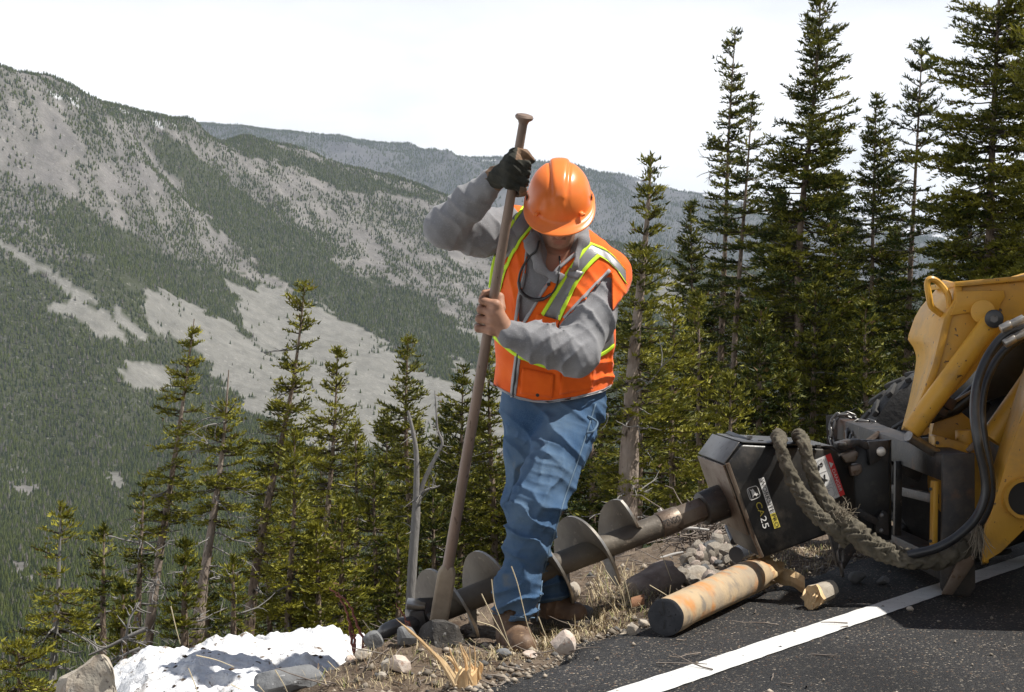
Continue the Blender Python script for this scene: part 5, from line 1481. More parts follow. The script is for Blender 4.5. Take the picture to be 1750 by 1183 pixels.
def torso(p, o=0.0):
    d = capsule(p, V3(953,478,6.09), V3(946,560,6.17), .190 + o, .190 + o, 1.42)
    d = smin(d, capsule(p, V3(946,560,6.17), V3(944,665,6.25), .190 + o, .190 + o, 1.38), .05)
    d = smin(d, capsule(p, V3(946,425,6.07), SH_R + [0.015, 0, 0], .078 + o, .078 + o), .05)
    d = smin(d, capsule(p, V3(960,425,6.07), SH_L, .080 + o, .088 + o), .05)
    return d
def sleeve_L(p, o=0.0):
    return chainf(p, [(SH_L, .093 + o), (SH_L * .45 + EL_L * .55 + [.012, 0, 0], .088 + o), (EL_L, .076 + o), (EL_L * .45 + WR_L * .55, .069 + o), (WR_L * .93 + EL_L * .07, .050 + o)], .03)
def sleeve_R(p, o=0.0):
    return chainf(p, [(SH_R, .093 + o), (SH_R * .5 + EL_R * .5 + [0, 0, -.008], .086 + o), (EL_R, .073 + o), (EL_R * .5 + WR_R * .5, .062 + o), (WR_R * .94 + EL_R * .06, .045 + o)], .03)

# ---- person: one continuous body under the clothes; head finely shaped
def to_head(p): return (p - HEAD) @ HM
def headf(p):
    q = to_head(p)
    d = ell(q, (0, -.005, .02), (.075, .095, .105))
    d = smin(d, ell(q, (0, .028, -.055), (.058, .062, .075)), .03)           # face
    d = smin(d, ell(q, (0, .052, -.112), (.040, .040, .030)), .03)           # jaw and chin
    d = smin(d, capsule(q, (0, .092, -.012), (0, .112, -.048), .010, .015), .012)  # nose
    d = smin(d, capsule(q, (-.014, .100, -.053), (.014, .100, -.053), .010, .010), .008)
    d = smin(d, capsule(q, (-.045, .078, .012), (.045, .078, .012), .014, .014), .015)   # brow
    for s in (-1, 1):
        d = smax(d, -ell(q, (s * .031, .099, -.012), (.018, .016, .011)), .012)      # sockets
        d = smin(d, ell(q, (s * .031, .082, -.013), (.014, .014, .012)), .004)
        d = smin(d, ell(q, (s * .047, .060, -.045), (.022, .025, .022)), .02)        # cheeks
        d = smin(d, ell(q, (s * .080, -.005, -.020), (.010, .020, .032)), .008)      # ears
    d = smin(d, capsule(q, (-.020, .090, -.083), (.020, .090, -.083), .0075, .0075), .006)  # upper lip
    d = smin(d, capsule(q, (-.016, .088, -.096), (.016, .088, -.096), .0085, .0085), .006)
    d = smax(d, -capsule(q, (-.024, .100, -.0895), (.024, .100, -.0895), .0030, .0030), .004)
    neck = capsule(p, HEAD + HM @ np.array([0, -.02, -.06]), V3(950, 440, 6.06), .060, .070)
    return smin(d, neck, .025)
def bodyf(p):
    d = torso(p, -.03)
    d = smin(d, sleeve_L(p, -.030), .02); d = smin(d, sleeve_R(p, -.030), .02)
    d = smin(d, chainf(p, [(V3(978,700,6.25), .070), (V3(914,868,6.02), .050), (V3(878,1050,6.02), .040)], .03), .03)
    d = smin(d, chainf(p, [(V3(905,700,6.32), .065), (V3(893,862,6.47), .042), (V3(904,940,6.565), .030), (V3(950,1018,6.66), .032)], .03), .03)
    return smin(d, capsule(p, HEAD + HM @ np.array([0, -.02, -.06]), V3(950, 440, 6.06), .055, .066), .03)

# left hand, bare: palm in front of the bar, four fingers round its far side
def hand_chains(py, off, sgn, r, spread, up):
    """finger joints round the bar: sgn -1 wraps over the image-left side, +1 over the right"""
    c = np.array(bar_at(py)); a = -np.array(bdir); v = np.array([0, -1.0, 0]); v = v - a * (v @ a); v /= np.linalg.norm(v)
    rr = np.cross(a, v); rr = rr if rr[0] > 0 else -rr
    out = []
    for i, o_ in enumerate(off):
        L_ = (.95, 1.05, 1.0, .82)[i]
        b_ = c + a * o_
        mcp = b_ + v * .044 - rr * sgn * .012
        pip = b_ + v * .028 + rr * sgn * .036 * (.7 + .3 * L_) + a * (spread[i] - .002)
        dip = b_ - v * .012 + rr * sgn * .037 + a * (spread[i] * 1.5 - up)
        tip = b_ - v * .031 + rr * sgn * .012 * L_ + a * (spread[i] * 1.8 - up * 1.5)
        out.append([(mcp, r * 1.08), (pip, r * (.98 if i < 3 else .88)), (dip, r * .88), (tip, r * .78)])
    return out, c, a, v, rr
LF, lc, la, lv, lr = hand_chains(538, (.050, .019, -.012, -.042), -1, .0138, (.004, .002, -.001, -.006), .004)
def hand_L(p):
    d = None
    for f_ in LF:
        q = chainf(p, f_, .006); d = q if d is None else smin(d, q, .0045)
    for f_ in LF:
        d = smin(d, capsule(p, f_[0][0], WR_L * .9 + np.array(lc) * .1, .0150, .025), .016)
    d = smin(d, capsule(p, LF[1][0][0] - lv * .006, WR_L, .022, .027), .02)
    d = smin(d, capsule(p, WR_L, WR_L * .6 + EL_L * .4, .028, .034), .02)
    # thumb: leaves the palm's upper side and closes behind the bar
    th = chainf(p, [(lc + la * .035 + lr * .030 + lv * .018, .018), (lc + la * .066 + lr * .020 - lv * .006, .0145), (lc + la * .072 - lr * .012 - lv * .020, .013), (lc + la * .070 - lr * .034 - lv * .012, .011)], .008)
    d = smin(d, th, .008)
    # knuckle and tendon relief
    for f_ in LF: d = smin(d, ell(p, f_[0][0] + lv * .004, (.0125, .0125, .0125)), .01)
    return d
HL = snet(hand_L, lc - [.09, .09, .12], lc + [.16, .09, .12], .0026)
HH = snet(headf, HEAD - [.13, .17, .26], HEAD + [.13, .20, .17], .0040)
HB = snet(bodyf, (-.36, 5.70, -.12), (.46, 6.80, 1.66), .016)
def hcol(V):
    q = to_head(V); n = fbm3(V * 60, 2, 5)[:, None]
    c = np.array([[.50, .27, .18]]) * (.85 + .3 * n)
    lips = (gau(q[:, 2], -.089, .013) * gau(q[:, 0], 0, .024) * (q[:, 1] > .07))[:, None]
    c = c * (1 - lips * .75) + np.array([[.36, .12, .09]]) * lips * .75
    stub = (np.clip((-q[:, 2] - .062) / .03, 0, 1) * (1 - lips[:, 0]) * .45 * (q[:, 1] > -.02))[:, None]
    c = c * (1 - stub) + np.array([[.17, .115, .09]]) * stub
    brow = (gau(q[:, 2], .016, .008) * (np.abs(np.abs(q[:, 0]) - .030) < .020) * (q[:, 1] > .06))[:, None]
    return c * (1 - brow * .8) + np.array([[.06, .04, .03]]) * brow * .8
def lcol(V):
    n = fbm3(V * 70, 2, 6)[:, None]
    c = np.array([[.40, .215, .14]]) * (.8 + .4 * n)
    dk = np.zeros(len(V))
    for f_ in LF:
        for j in (1, 2): dk = np.maximum(dk, gau(np.linalg.norm(V - f_[j][0], axis=1), .013, .006))
    return c * (1 - .25 * dk[:, None])
V = np.concatenate([HB[0], HH[0], HL[0]])
F = np.concatenate([HB[1], HH[1] + len(HB[0]), HL[1] + len(HB[0]) + len(HH[0])])
cc = np.concatenate([np.tile([.40, .215, .145], (len(HB[0]), 1)), hcol(HH[0]), lcol(HL[0])])
person = link('person', mesh_np('person', V, F, attrs={'skin': cc}), M_skin, smooth=True)
tag(person, 'road worker in orange vest and hard hat looking down while driving a long steel bar', 'person')

# ---- sweatshirt
def sweatf(p):
    d = torso(p, .004)
    d = smin(d, sleeve_L(p), .035); d = smin(d, sleeve_R(p), .035)
    hood = chainf(p, [(V3(909,392,6.02), .022), (V3(910,418,5.96), .025), (V3(925,455,5.945), .022), (V3(949,472,5.935), .020), (V3(975,452,5.945), .022), (V3(996,414,5.98), .020), (V3(998,398,6.04), .020)], .02)
    hood = smin(hood, capsule(p, V3(912,402,6.13), V3(995,405,6.13), .045, .045), .04)
    d = smin(d, hood, .012)
    # cuffs
    def cuff(w, e, r):
        return capsule(p, w * .985 + e * .015, w * .86 + e * .14, r, r + .003)
    d = smin(d, cuff(WR_L, EL_L, .043), .006); d = smin(d, cuff(WR_R, EL_R, .040), .006)
    d = smax(d, -capsule(p, HEAD + HM @ np.array([0, .03, -.08]), HEAD + HM @ np.array([0, .10, -.16]), .062, .058), .01)
    d = smax(d, -(p[:, 2] - P(0, 668, 6.2).z), .005)
    def fn(q):
        a = 0
        m1 = .25 + 1.5 * np.clip(fbm3(q * 8.0, 2, 44) - .2, 0, 1)
        for sh, el, wr, sd, wl in ((SH_L, EL_L, WR_L, 3, .046), (SH_R, EL_R, WR_R, 8, .062)):
            ae = np.linalg.norm(q - el, axis=1); fa = (wr - el) / np.linalg.norm(wr - el); ua = (sh - el) / np.linalg.norm(sh - el)
            bis = fa - ua
            m = np.exp(-(ae / .15) ** 2)
            f1 = folds(q + np.array([0, 0, 0]), fa * .8 + np.array([.15, .5, .35]), wl, sd, 1.1)
            f2 = folds(q, ua * .8 + np.array([.3, .2, -.3]), wl * 1.25, sd + 1, 1.2)
            ts = np.clip(((q - el) @ fa) / np.linalg.norm(wr - el), -.6, 1.2)
            tu = np.clip(((q - el) @ ua) / np.linalg.norm(sh - el), -.6, 1.2)
            mf = gau(ts, .42, .42); mu = gau(tu, .40, .45)
            a = a + (mf * (f1 - .32) * .017 * m1 + mu * (f2 - .30) * .016 * m1) * (1.0 if sd == 3 else .55) * (np.minimum(sleeve_L(q) if sd == 3 else sleeve_R(q), .03) < .03)
        chest = gau(q[:, 0], .14, .28) * (q[:, 2] > .9)
        a = a + chest * (folds(q, (1, .1, .25), .085, 12, .9) - .3) * .006
        return a + (fbm3(q * 24, 2, 4) - .5) * .006
    d = near_apply(p, d, fn, .05)
    return d
SW = snet(sweatf, (-.38, 5.62, .72), (.42, 6.36, 1.64), .0056)
sweat = link('sweatshirt', mesh_np('sweatshirt', *SW), M_sweat, person, smooth=True)

# ---- safety vest
VNECK = [(917,330),(911,392),(904,425),(899,465),(889,510),(884,552),(893,552),(922,503),(951,458),(986,428),(1004,402),(1008,330)]
HEMC = [(820,652),(838,656),(884,681),(938,687),(985,680),(1032,668),(1050,652),(1085,640)]
def vestf(p):
    px, py = pix(p)
    flare = np.clip((py - 560) / 110, 0, 1)
    d = torso(p, .020 + .014 * flare)
    # open skirt sits a bit wider at both sides
    capL = -0.0 + chainf(p, [(SH_L, .093), (SH_L * .45 + EL_L * .55 + [.012, 0, 0], .088)], .03) - (.015 + .016 * np.clip((px - 1022) / 50, 0, 1))
    line = (py - 462) * (965 - 1046) - (px - 1046) * (548 - 462)          # upper-left of the armhole edge
    nl = math.hypot(81, 86)
    hs_ = -(line / nl) / FPX * p[:, 1]
    if True:
        side_ok = np.where(px > 1046, (py - (530 + (px - 1046) * -.3)) / FPX * p[:, 1] , hs_)
    capL = smax(capL, np.where(px > 1046, np.maximum(hs_ * .0 - .05, (py - (532 - (px - 1046) * 1.3)) / FPX * p[:, 1]), hs_), .004)
    d = smin(d, capL, .02)
    # right armhole, neck opening, hem
    xr = np.interp(py, [330, 352, 400, 440, 470, 500, 540], [880, 868, 854, 843, 838, 832, 800])
    d = smax(d, (xr - px) / FPX * p[:, 1], .004)
    # the sleeve needs room under the armhole edge
    vn = poly_sd(px, py, VNECK) / FPX * p[:, 1]
    front = p[:, 1] < 6.10
    d = np.where(front, smax(d, -vn, .003), d)
    back_n = capsule(p, V3(955,380,6.05), V3(955,430,6.08), .085, .08)
    d = smax(d, -back_n, .01)
    hem = (py - np.interp(px, [q[0] for q in HEMC], [q[1] for q in HEMC])) / FPX * p[:, 1]
    d = smax(d, np.where(p[:, 1] < 6.28, hem, (P(0, 655, 6.25).z - p[:, 2])), .004)
    def fn(q):
        qx, qy = pix(q)
        lo_ = np.clip((qy - 520) / 90, 0, 1)
        a = (folds(q, (1, .2, .12), .12, 21, .8) - .3) * .012 * (.35 + lo_)
        a += gau(qy, 640, 30) * np.clip((qx - 930) / 60, 0, 1) * (folds(q, (.25, 0, 1), .055, 23, 1.0) - .3) * .014
        a += gau(qx, 862, 26) * gau(qy, 470, 80) * (folds(q, (1, 0, .22), .042, 25, .7) - .3) * .010
        a += np.clip((qx - 930) / 60, 0, 1) * gau(qy, 500, 50) * (folds(q, (.8, 0, .6), .07, 27, 1.0) - .3) * .008
        return (a + (fbm3(q * 20, 2, 9) - .5) * .006) * np.clip((684 - qy) / 22, .25, 1)
    return near_apply(p, d, fn, .04)
VS = snet(vestf, (-.16, 5.78, .76), (.50, 6.44, 1.56), .0056)
vest = link('safety_vest', mesh_np('safety_vest', *VS), M_orange, person, smooth=True)
def bvh_of(*vf):
    V = np.concatenate([v[0] for v in vf]); o = 0; F = []
    for v in vf: F.append(v[1] + o); o += len(v[0])
    return BVHTree.FromPolygons([tuple(q) for q in V], [tuple(int(i) for i in f) for f in np.concatenate(F)])
VB = bvh_of(VS)
def patch(name, left, right, m, bvh, parent, off=.003, n=22, k=5, th=.0015):
    """cloth laid on a garment between two pixel polylines"""
    def rs(pl):
        pl = np.array(pl, float); s = np.concatenate([[0], np.cumsum(np.linalg.norm(np.diff(pl, axis=0), axis=1))])
        t = np.linspace(0, s[-1], n); return np.stack([np.interp(t, s, pl[:, 0]), np.interp(t, s, pl[:, 1])], 1)
    A, B = rs(left), rs(right); rows = []
    for a, b in zip(A, B):
        r = []; last = None
        for u in np.linspace(0, 1, k):
            q = a * (1 - u) + b * u; h = cast(bvh, q[0], q[1], off)
            r.append(h)
        rows.append(r)
    # fill misses with neighbours, then smooth a little
    ys = [h.y for r in rows for h in r if h is not None]
    if not ys: return None
    for i, r in enumerate(rows):
        for j in range(k):
            if r[j] is None:
                cand = [r[q] for q in range(k) if r[q] is not None]
                u = A[i] * (1 - j / (k - 1)) + B[i] * (j / (k - 1))
                yy_ = (cand[0].y if cand else ys[min(i, len(ys) - 1)])
                r[j] = P(u[0], u[1], yy_ - off)
    for i, r in enumerate(rows):                                         # keep each row on one sheet
        med = sorted(h.y for h in r)[k // 2]
        for j in range(k):
            if abs(r[j].y - med) > .05:
                u = A[i] * (1 - j / (k - 1)) + B[i] * (j / (k - 1)); r[j] = P(u[0], u[1], med)
    mb = MB(); mb.quadgrid(rows, closed=False, caps=False)
    o = mb.done(name, m, parent)
    so = o.modifiers.new('thick', 'SOLIDIFY'); so.thickness = th; so.offset = 0
    return o
def shift(pl, dx, dy=0): return [(x + dx, y + dy) for x, y in pl]
S1L = [(901,347),(889,363),(876,381),(856,412),(846,440),(841,463),(838,492)]
S1R = [(926,352),(915,378),(903,394),(890,409),(874,438),(862,466),(853,500)]
patch('reflective_stripe', S1L, S1R, M_refl, VB, vest)
patch('lime_trim', shift(S1L, -3), shift(S1L, 3), M_lime, VB, vest, .0045)
patch('lime_trim', shift(S1R, -3), shift(S1R, 3), M_lime, VB, vest, .0045)
S2L = [(1068,463),(1052,443),(1034,428),(1007,417),(994,433),(980,453),(967,471),(945,508),(927,538)]
S2R = [(1069,486),(1054,463),(1040,449),(1023,438),(1010,449),(997,464),(983,488),(969,518),(956,547)]
patch('reflective_stripe', S2L, S2R, M_refl, VB, vest, n=30)
patch('lime_trim', shift(S2L, -2, -3), shift(S2L, 2.5, 2), M_lime, VB, vest, .0045, n=30)
patch('lime_trim', shift(S2R, -2, -3), shift(S2R, 2.5, 2), M_lime, VB, vest, .0045, n=30)
patch('stripe_tab', [(973,458),(968,472)], [(998,466),(988,480)], M_refl, VB, vest, .006, n=4)
S3T = [(836,545),(850,556),(868,566),(884,574),(910,585),(940,592)]
S3B = [(841,571),(857,586),(876,602),(888,609),(911,619),(936,627)]
patch('reflective_stripe', S3T, S3B, M_refl, VB, vest)
patch('lime_trim', shift(S3B, 0, -3), shift(S3B, 0, 3), M_lime, VB, vest, .0045)
S4T = [(1000,588),(1020,580),(1036,570),(1047,558)]; S4B = [(1000,618),(1020,609),(1036,600),(1048,590)]
patch('reflective_stripe', S4T, S4B, M_refl, VB, vest, n=10)
patch('lime_trim', shift(S4B, 0, -3), shift(S4B, 0, 3.5), M_lime, VB, vest, .0045, n=10)
patch('lime_trim', shift(S4T, 0, -3.5), shift(S4T, 0, 3), M_lime, VB, vest, .0045, n=10)
ZP = [(888,556),(887,593),(884,620),(880,650),(877,679)]
patch('zipper', shift(ZP, -5), shift(ZP, 5), M_pipe, VB, vest, .003)
patch('zipper_teeth', shift(ZP, -1.2), shift(ZP, 1.2), M_blk, VB, vest, .0052, k=3)
NL = [(911,392),(904,425),(899,465),(889,510),(884,552)]; NR = [(1003,403),(985,429),(950,459),(921,504),(892,553)]
patch('edge_binding', shift(NL, -5), shift(NL, -.5), M_pipe, VB, vest, .003, k=3)
patch('edge_binding', shift(NR, 0, 1), shift(NR, 3.5, 4), M_pipe, VB, vest, .003, k=3)
AL_ = [(1044,464),(1020,489),(994,517),(967,546)]
patch('edge_binding', shift(AL_, -4, -4), shift(AL_, 0, 0), M_pipe, VB, vest, .003, k=3)
HL_ = [(838,654),(862,668),(884,679),(912,685),(938,686),(985,679),(1030,667),(1044,658)]
patch('edge_binding', shift(HL_, 0, -2), shift(HL_, 0, 3), M_pipe, VB, vest, .004, k=3, n=40)
patch('chest_pocket', [(918,536),(958,547)], [(912,556),(954,566)], M_orange, VB, vest, .006, n=10)
patch('waist_pocket', [(892,628),(948,640)], [(889,672),(944,680)], M_orange, VB, vest, .004, n=14, k=8)
patch('waist_pocket', [(960,640),(1010,632)], [(956,674),(1012,664)], M_orange, VB, vest, .004, n=14, k=8)
0 and patch('waist_pocket', [(840,592),(850,598)], [(838,650),(850,660)], M_orange, VB, vest, .004, n=8, k=8)
for (x, y) in ((844,643),(919,675),(938,486)):
    h = cast(VB, x, y, .004)
    if h: MB().tube([h + ray(x, y) * .004, h - ray(x, y) * .003], .0065, 14).done('snap_button', M_blk, vest, bevel=.001)

# ---- jeans
LEG_L = [(V3(982,690,6.235), .118), (V3(959,765,6.13), .098), (V3(936,815,6.06), .092), (V3(914,866,6.0), .090), (V3(902,930,6.0), .073), (V3(886,1005,6.015), .075), (V3(878,1052,6.02), .076)]
LEG_R = [(V3(909,690,6.30), .116), (V3(904,770,6.38), .088), (V3(896,862,6.46), .074), (V3(903,940,6.56), .064), (V3(944,1000,6.65), .060), (V3(954,1030,6.66), .065)]
def jeansf(p):
    d = capsule(p, V3(944,640,6.25), V3(947,690,6.27), .196, .190, 1.38)
    L_ = chainf(p, LEG_L, .05); R_ = chainf(p, LEG_R, .05)
    d = smin(d, smin(L_, R_, .012), .03)
    px, py = pix(p)
    d = smax(d, np.where(p[:, 1] < 6.33, (py - (1062 + (px - 878) * .10)), -300) / FPX * p[:, 1], .004)
    d = smax(d, np.where(p[:, 1] >= 6.33, (py - 1042), -300) / FPX * p[:, 1], .004)
    # hollow hems
    d = smax(d, -capsule(p, V3(878,1050,6.02), V3(876,1085,6.02), .066, .072), .003)
    d = smax(d, -capsule(p, V3(955,1028,6.66), V3(956,1060,6.66), .060, .066), .003)
    def fn(q):
        qx, qy = pix(q)
        fr = q[:, 1] < 6.32
        a = (folds(q, (.5, .2, .9), .075, 31, 1.1) - .3) * .022 * gau(qy, 900, 62) * fr
        a += (folds(q, (-.35, .1, 1), .058, 33, 1.0) - .3) * .020 * gau(qy, 1035, 34)
        a += (folds(q, (.75, 0, .75), .085, 35, 1.0) - .3) * .016 * gau(qy, 740, 60) * fr
        a += (folds(q, (.9, .3, -.35), .10, 37, 1.0) - .3) * .014 * gau(qy, 830, 70)
        a += (folds(q, (1, .2, .3), .11, 39, .8) - .3) * .014 * gau(qy, 975, 45)
        a += (folds(q, (-.2, .2, 1), .05, 41, 1.0) - .3) * .012 * gau(qy, 1000, 40) * (~fr)
        return a + (fbm3(q * 18, 2, 8) - .5) * .007 + np.clip(vn3(q * 9, 46) * 1.6 - .5, 0, 1) * ((folds(q, (.3, .1, 1), .034, 47, 1.2) - .3) * .006 + (folds(q, (1, .2, -.5), .045, 48, 1.2) - .3) * .006)
    return near_apply(p, d, fn, .05)
JN = snet(jeansf, (-.20, 5.82, -.08), (.44, 6.82, .96), .0054)
jeans = link('jeans', mesh_np('jeans', *JN), M_denim, person, smooth=True)
JB = bvh_of(JN)
SM = [(1018,690),(1003,740),(985,795),(968,842),(957,880),(947,915),(938,945),(928,985),(922,1030),(918,1062)]
patch('side_seam', shift(SM, -1.6), shift(SM, .8), M_seam, JB, jeans, .002, n=60, k=3)
0 and patch('thigh_seam', [(968,700),(1002,704),(1019,700)], [(968,702.5),(1002,706.5),(1019,702.5)], M_seam, JB, jeans, .002, n=20, k=3)
hm_ = [(841,1058),(860,1062),(880,1064),(900,1066),(914,1066)]
patch('cuff_hem', shift(hm_, 0, -11), shift(hm_, 0, -9), M_seam, JB, jeans, .002, n=26, k=3)
hl = [cast(JB, x, y, o) for x, y, o in ((1003,712,.004),(1012,722,.02),(1010,736,.02),(1002,740,.004))]
if all(h is not None for h in hl): MB().tube(spline(hl, 5), .004, 8).done('hammer_loop', M_seam, jeans)

# ---- boots
def boot(name, an, he, to, seed, h=.005):
    an, he, to = np.array(an), np.array(he), np.array(to)
    ln = to - he; fw = ln / np.linalg.norm(ln)
    zb = min(he[2], to[2]) - .040
    def f(p):
        d = capsule(p, an + [0, 0, .10], an, .056, .058)
        d = smin(d, capsule(p, an - [0, 0, .01], he + ln * .30 + [0, 0, .012], .058, .054), .03)
        d = smin(d, capsule(p, he, he + ln * .5, .046, .048), .03)
        d = smin(d, capsule(p, he + ln * .35 + [0, 0, .01], to - ln * .06 + [0, 0, -.002], .050, .050), .03)
        d = smax(d, (zb + .008) - p[:, 2], .006)
        return near_apply(p, d, lambda q: (folds(q, fw, .035, seed, 1.0) - .3) * .008 * gau(((q - he) @ fw) / np.linalg.norm(ln), .5, .22) + (fbm3(q * 40, 2, seed) - .5) * .004, .03)
    def s(p):
        q = p.copy(); q[:, 2] = zb + .012
        d = capsule(q, he * [1, 1, 0] + [0, 0, zb + .012], to * [1, 1, 0] + [0, 0, zb + .012], .047, .054)
        d = smax(d - .006, np.abs(p[:, 2] - (zb + .006)) - .016, .004)
        return d
    lo = np.minimum(np.minimum(he, to), an) - [.09, .09, .09]; hi = np.maximum(np.maximum(he, to), an) + [.09, .09, .17]
    o = link('boot', mesh_np('boot', *snet(f, lo, hi, h)), M_boot, person, smooth=True)
    link('sole', mesh_np('sole', *snet(s, lo, hi, h)), M_sole, o, smooth=True)
    # laces across the instep
    lm_ = Tubes(); sd = np.array([-fw[1], fw[0], 0])
    for i in range(4):
        b = he + ln * (.42 + .085 * i) + np.array([0, 0, .060 - .012 * i])
        lm_.add([b - sd * .030 - [0, 0, .010], b + [0, 0, .004], b + sd * .030 - [0, 0, .010]], .0028, 5)
    V, F = lm_.get(); link('laces', mesh_np('laces', V, F), M_sole, o, smooth=True)['kind'] = 'stuff'
    return o
boot('boot', (-.005, 6.04, .035), (-.012, 6.06, -.048), (.040, 5.875, -.052), 51)
boot('boot', (.172, 6.67, -.03), (.125, 6.70, -.055), (.255, 6.60, -.056), 52)

# ---- glove
RF, rc_, ra_, rv_, rr_ = hand_chains(291, (.044, .016, -.012, -.040), +1, .0155, (-.012, -.010, -.010, -.012), .016)
def glovef(p):
    d = None
    for f_ in RF:
        q = chainf(p, f_, .006); d = q if d is None else smin(d, q, .005)
    for f_ in RF: d = smin(d, capsule(p, f_[0][0], WR_R * .82 + rc_ * .18, .0175, .028), .018)
    d = smin(d, capsule(p, RF[1][0][0] - rv_ * .008, WR_R, .028, .034), .02)
    d = smin(d, capsule(p, WR_R * 1.02 - EL_R * .02, WR_R * .86 + EL_R * .14, .037, .041), .012)
    th = chainf(p, [(rc_ + ra_ * .030 - rr_ * .030 + rv_ * .016, .021), (rc_ + ra_ * .062 - rr_ * .012 + rv_ * .026, .017), (rc_ + ra_ * .064 + rr_ * .022 + rv_ * .022, .0165), (rc_ + ra_ * .044 + rr_ * .046 + rv_ * .008, .015)], .008)
    d = smin(d, th, .006)
    return near_apply(p, d, lambda q: (folds(q, (.6, .2, .8), .022, 61, 1.0) - .3) * .0035 + (fbm3(q * 60, 2, 3) - .5) * .003, .02)
GV = snet(glovef, rc_ - [.15, .10, .12], rc_ + [.09, .10, .12], .0030)
def glove_mat():
    V, F = GV
    me = mesh_np('glove', V, F); me.materials.append(M_glove); me.materials.append(M_tan)
    c = V[F].mean(1) - rc_
    a_, r_, v_ = c @ ra_, c @ rr_, c @ rv_
    tanm = ((v_ < -.004)) | ((a_ > .047) & (r_ > -.004)) | ((r_ > .026) & (a_ < -.045)) 
    me.polygons.foreach_set('material_index', tanm.astype(np.int32)); me.update()
    return me
glove = link('glove', glove_mat(), None, person, smooth=True)
wd_ = (WR_R - EL_R) / np.linalg.norm(WR_R - EL_R)
MB().tube([WR_R - wd_ * .022, WR_R - wd_ * .002], [.0405, .0395], 28).done('wrist_strap', M_blk, glove, bevel=.002)
tb_ = WR_R - wd_ * .012 + np.array([0, -.038, .012]); MB().box(tb_, .012, .006, .008).done('strap_tab', M_pipe, glove, bevel=.002)

# ---- hard hat
def hat():
    W_, Fw, Bk, Ht = .114, .140, .140, .138
    bm = bmesh.new(); n = 72
    def rim(a): return Vector((W_ * math.sin(a), (Fw if math.cos(a) > 0 else Bk) * math.cos(a), 0))
    def shell(a, ph, k=1.0):
        c = math.cos(ph) ** .80 if ph < math.pi / 2 - 1e-6 else 0.0
        r = rim(a) * c * k
        z = Ht * math.sin(ph) ** .94
        x, y = r.x, r.y
        w = .020 + .016 * (0.5 - y / .28)
        up = max(0, math.sin(ph) - .22) / .78
        bump = .009 * (1 / (1 + math.exp((abs(x) - w) / .0030))) * min(1, up * 3.0) * (1 if y < .115 else 0.6)
        gro = -.0045 * math.exp(-((abs(x) - w - .006) / .005) ** 2) * min(1, up * 2.5)
        nn = Vector((x / W_ ** 2, y / Fw ** 2, z / Ht ** 2)).normalized() if (r.length + z) > 0 else Vector((0, 0, 1))
        return Vector((x, y, z)) + nn * (bump + gro)
    rows = []
    # under side of the brim, brim edge, brim top, dome
    def brim(a, t, z):
        fr = max(0, math.cos(a)); wd = .011 + .046 * fr ** 1.6
        b = rim(a); d = Vector((b.x / W_ ** 2, b.y / Fw ** 2, 0)).normalized()
        q = b + d * wd * t
        q.z = z - .012 * t * fr - .004 * t + .004 * (t > .95)
        return q
    A = [2 * math.pi * k / n for k in range(n)]
    rows.append([Vector((rim(a).x * .93, rim(a).y * .93, .004)) for a in A])
    rows.append([brim(a, .12, -.004) for a in A]); rows.append([brim(a, .6, -.003) for a in A]); rows.append([brim(a, .98, -.003) for a in A])
    rows.append([brim(a, 1.03, .001) for a in A]); rows.append([brim(a, .98, .0035) for a in A]); rows.append([brim(a, .55, .003) for a in A]); rows.append([brim(a, .06, .006) for a in A])
    for ph in np.linspace(.10, math.pi / 2 - .03, 34): rows.append([shell(a, ph) for a in A])
    vs = [[bm.verts.new(p) for p in r] for r in rows]
    for i in range(len(vs) - 1):
        for k in range(n): bm.faces.new((vs[i][k], vs[i][(k + 1) % n], vs[i + 1][(k + 1) % n], vs[i + 1][k]))
    top = bm.verts.new(sum((v.co for v in vs[-1]), Vector()) / n)
    for k in range(n): bm.faces.new((vs[-1][k], vs[-1][(k + 1) % n], top))
    bmesh.ops.recalc_face_normals(bm, faces=bm.faces)
    me = bpy.data.meshes.new('hard_hat'); bm.to_mesh(me); bm.free()
    return me
HMAT = Matrix([list(r) for r in HM]).to_4x4()
HX = Matrix.Translation(Vector(HEAD) + hu * .022 + hf * .004) @ HMAT
me = hat(); me.transform(HX)
hat_o = link('hard_hat', me, M_hat, person, smooth=True)
for s in (-1, 1):
    b_ = MB(); b_.box((s * .077, .108, .022), .017, .030, .012, Matrix.Rotation(s * -.55, 3, 'Z')); b_.bm.transform(HX); b_.done('accessory_boss', M_hat, hat_o, bevel=.004, seg=3)
    b_ = MB(); b_.box((s * .1145, .018, .030), .004, .022, .016); b_.bm.transform(HX); b_.done('accessory_slot', M_hatin, hat_o, bevel=.001)
b_ = MB(); rows = [[Vector((.092 * math.sin(a), .112 * math.cos(a), z)) for a in np.linspace(0, 2 * math.pi, 41)[:-1]] for z in (-.012, .03)]
b_.quadgrid(rows, True, False); b_.bm.transform(HX); b_.done('head_band', M_hatin, hat_o)

# ---- glasses cord hanging from the neck
AB = bvh_of(VS, SW)
cpts = [(921,412,.012),(917,428,.010),(906,438,.008),(897,450,.008),(889,466,.010),(886,482,.012),(889,496,.014),(898,506,.016),(912,512,.018),(928,511,.018),(942,503,.016),(951,489,.014),(955,470,.010),(957,450,.008),(956,438,.008)]
cp3 = [cast(AB, *q) for q in cpts]
cp3 = [c for c in cp3 if c is not None]
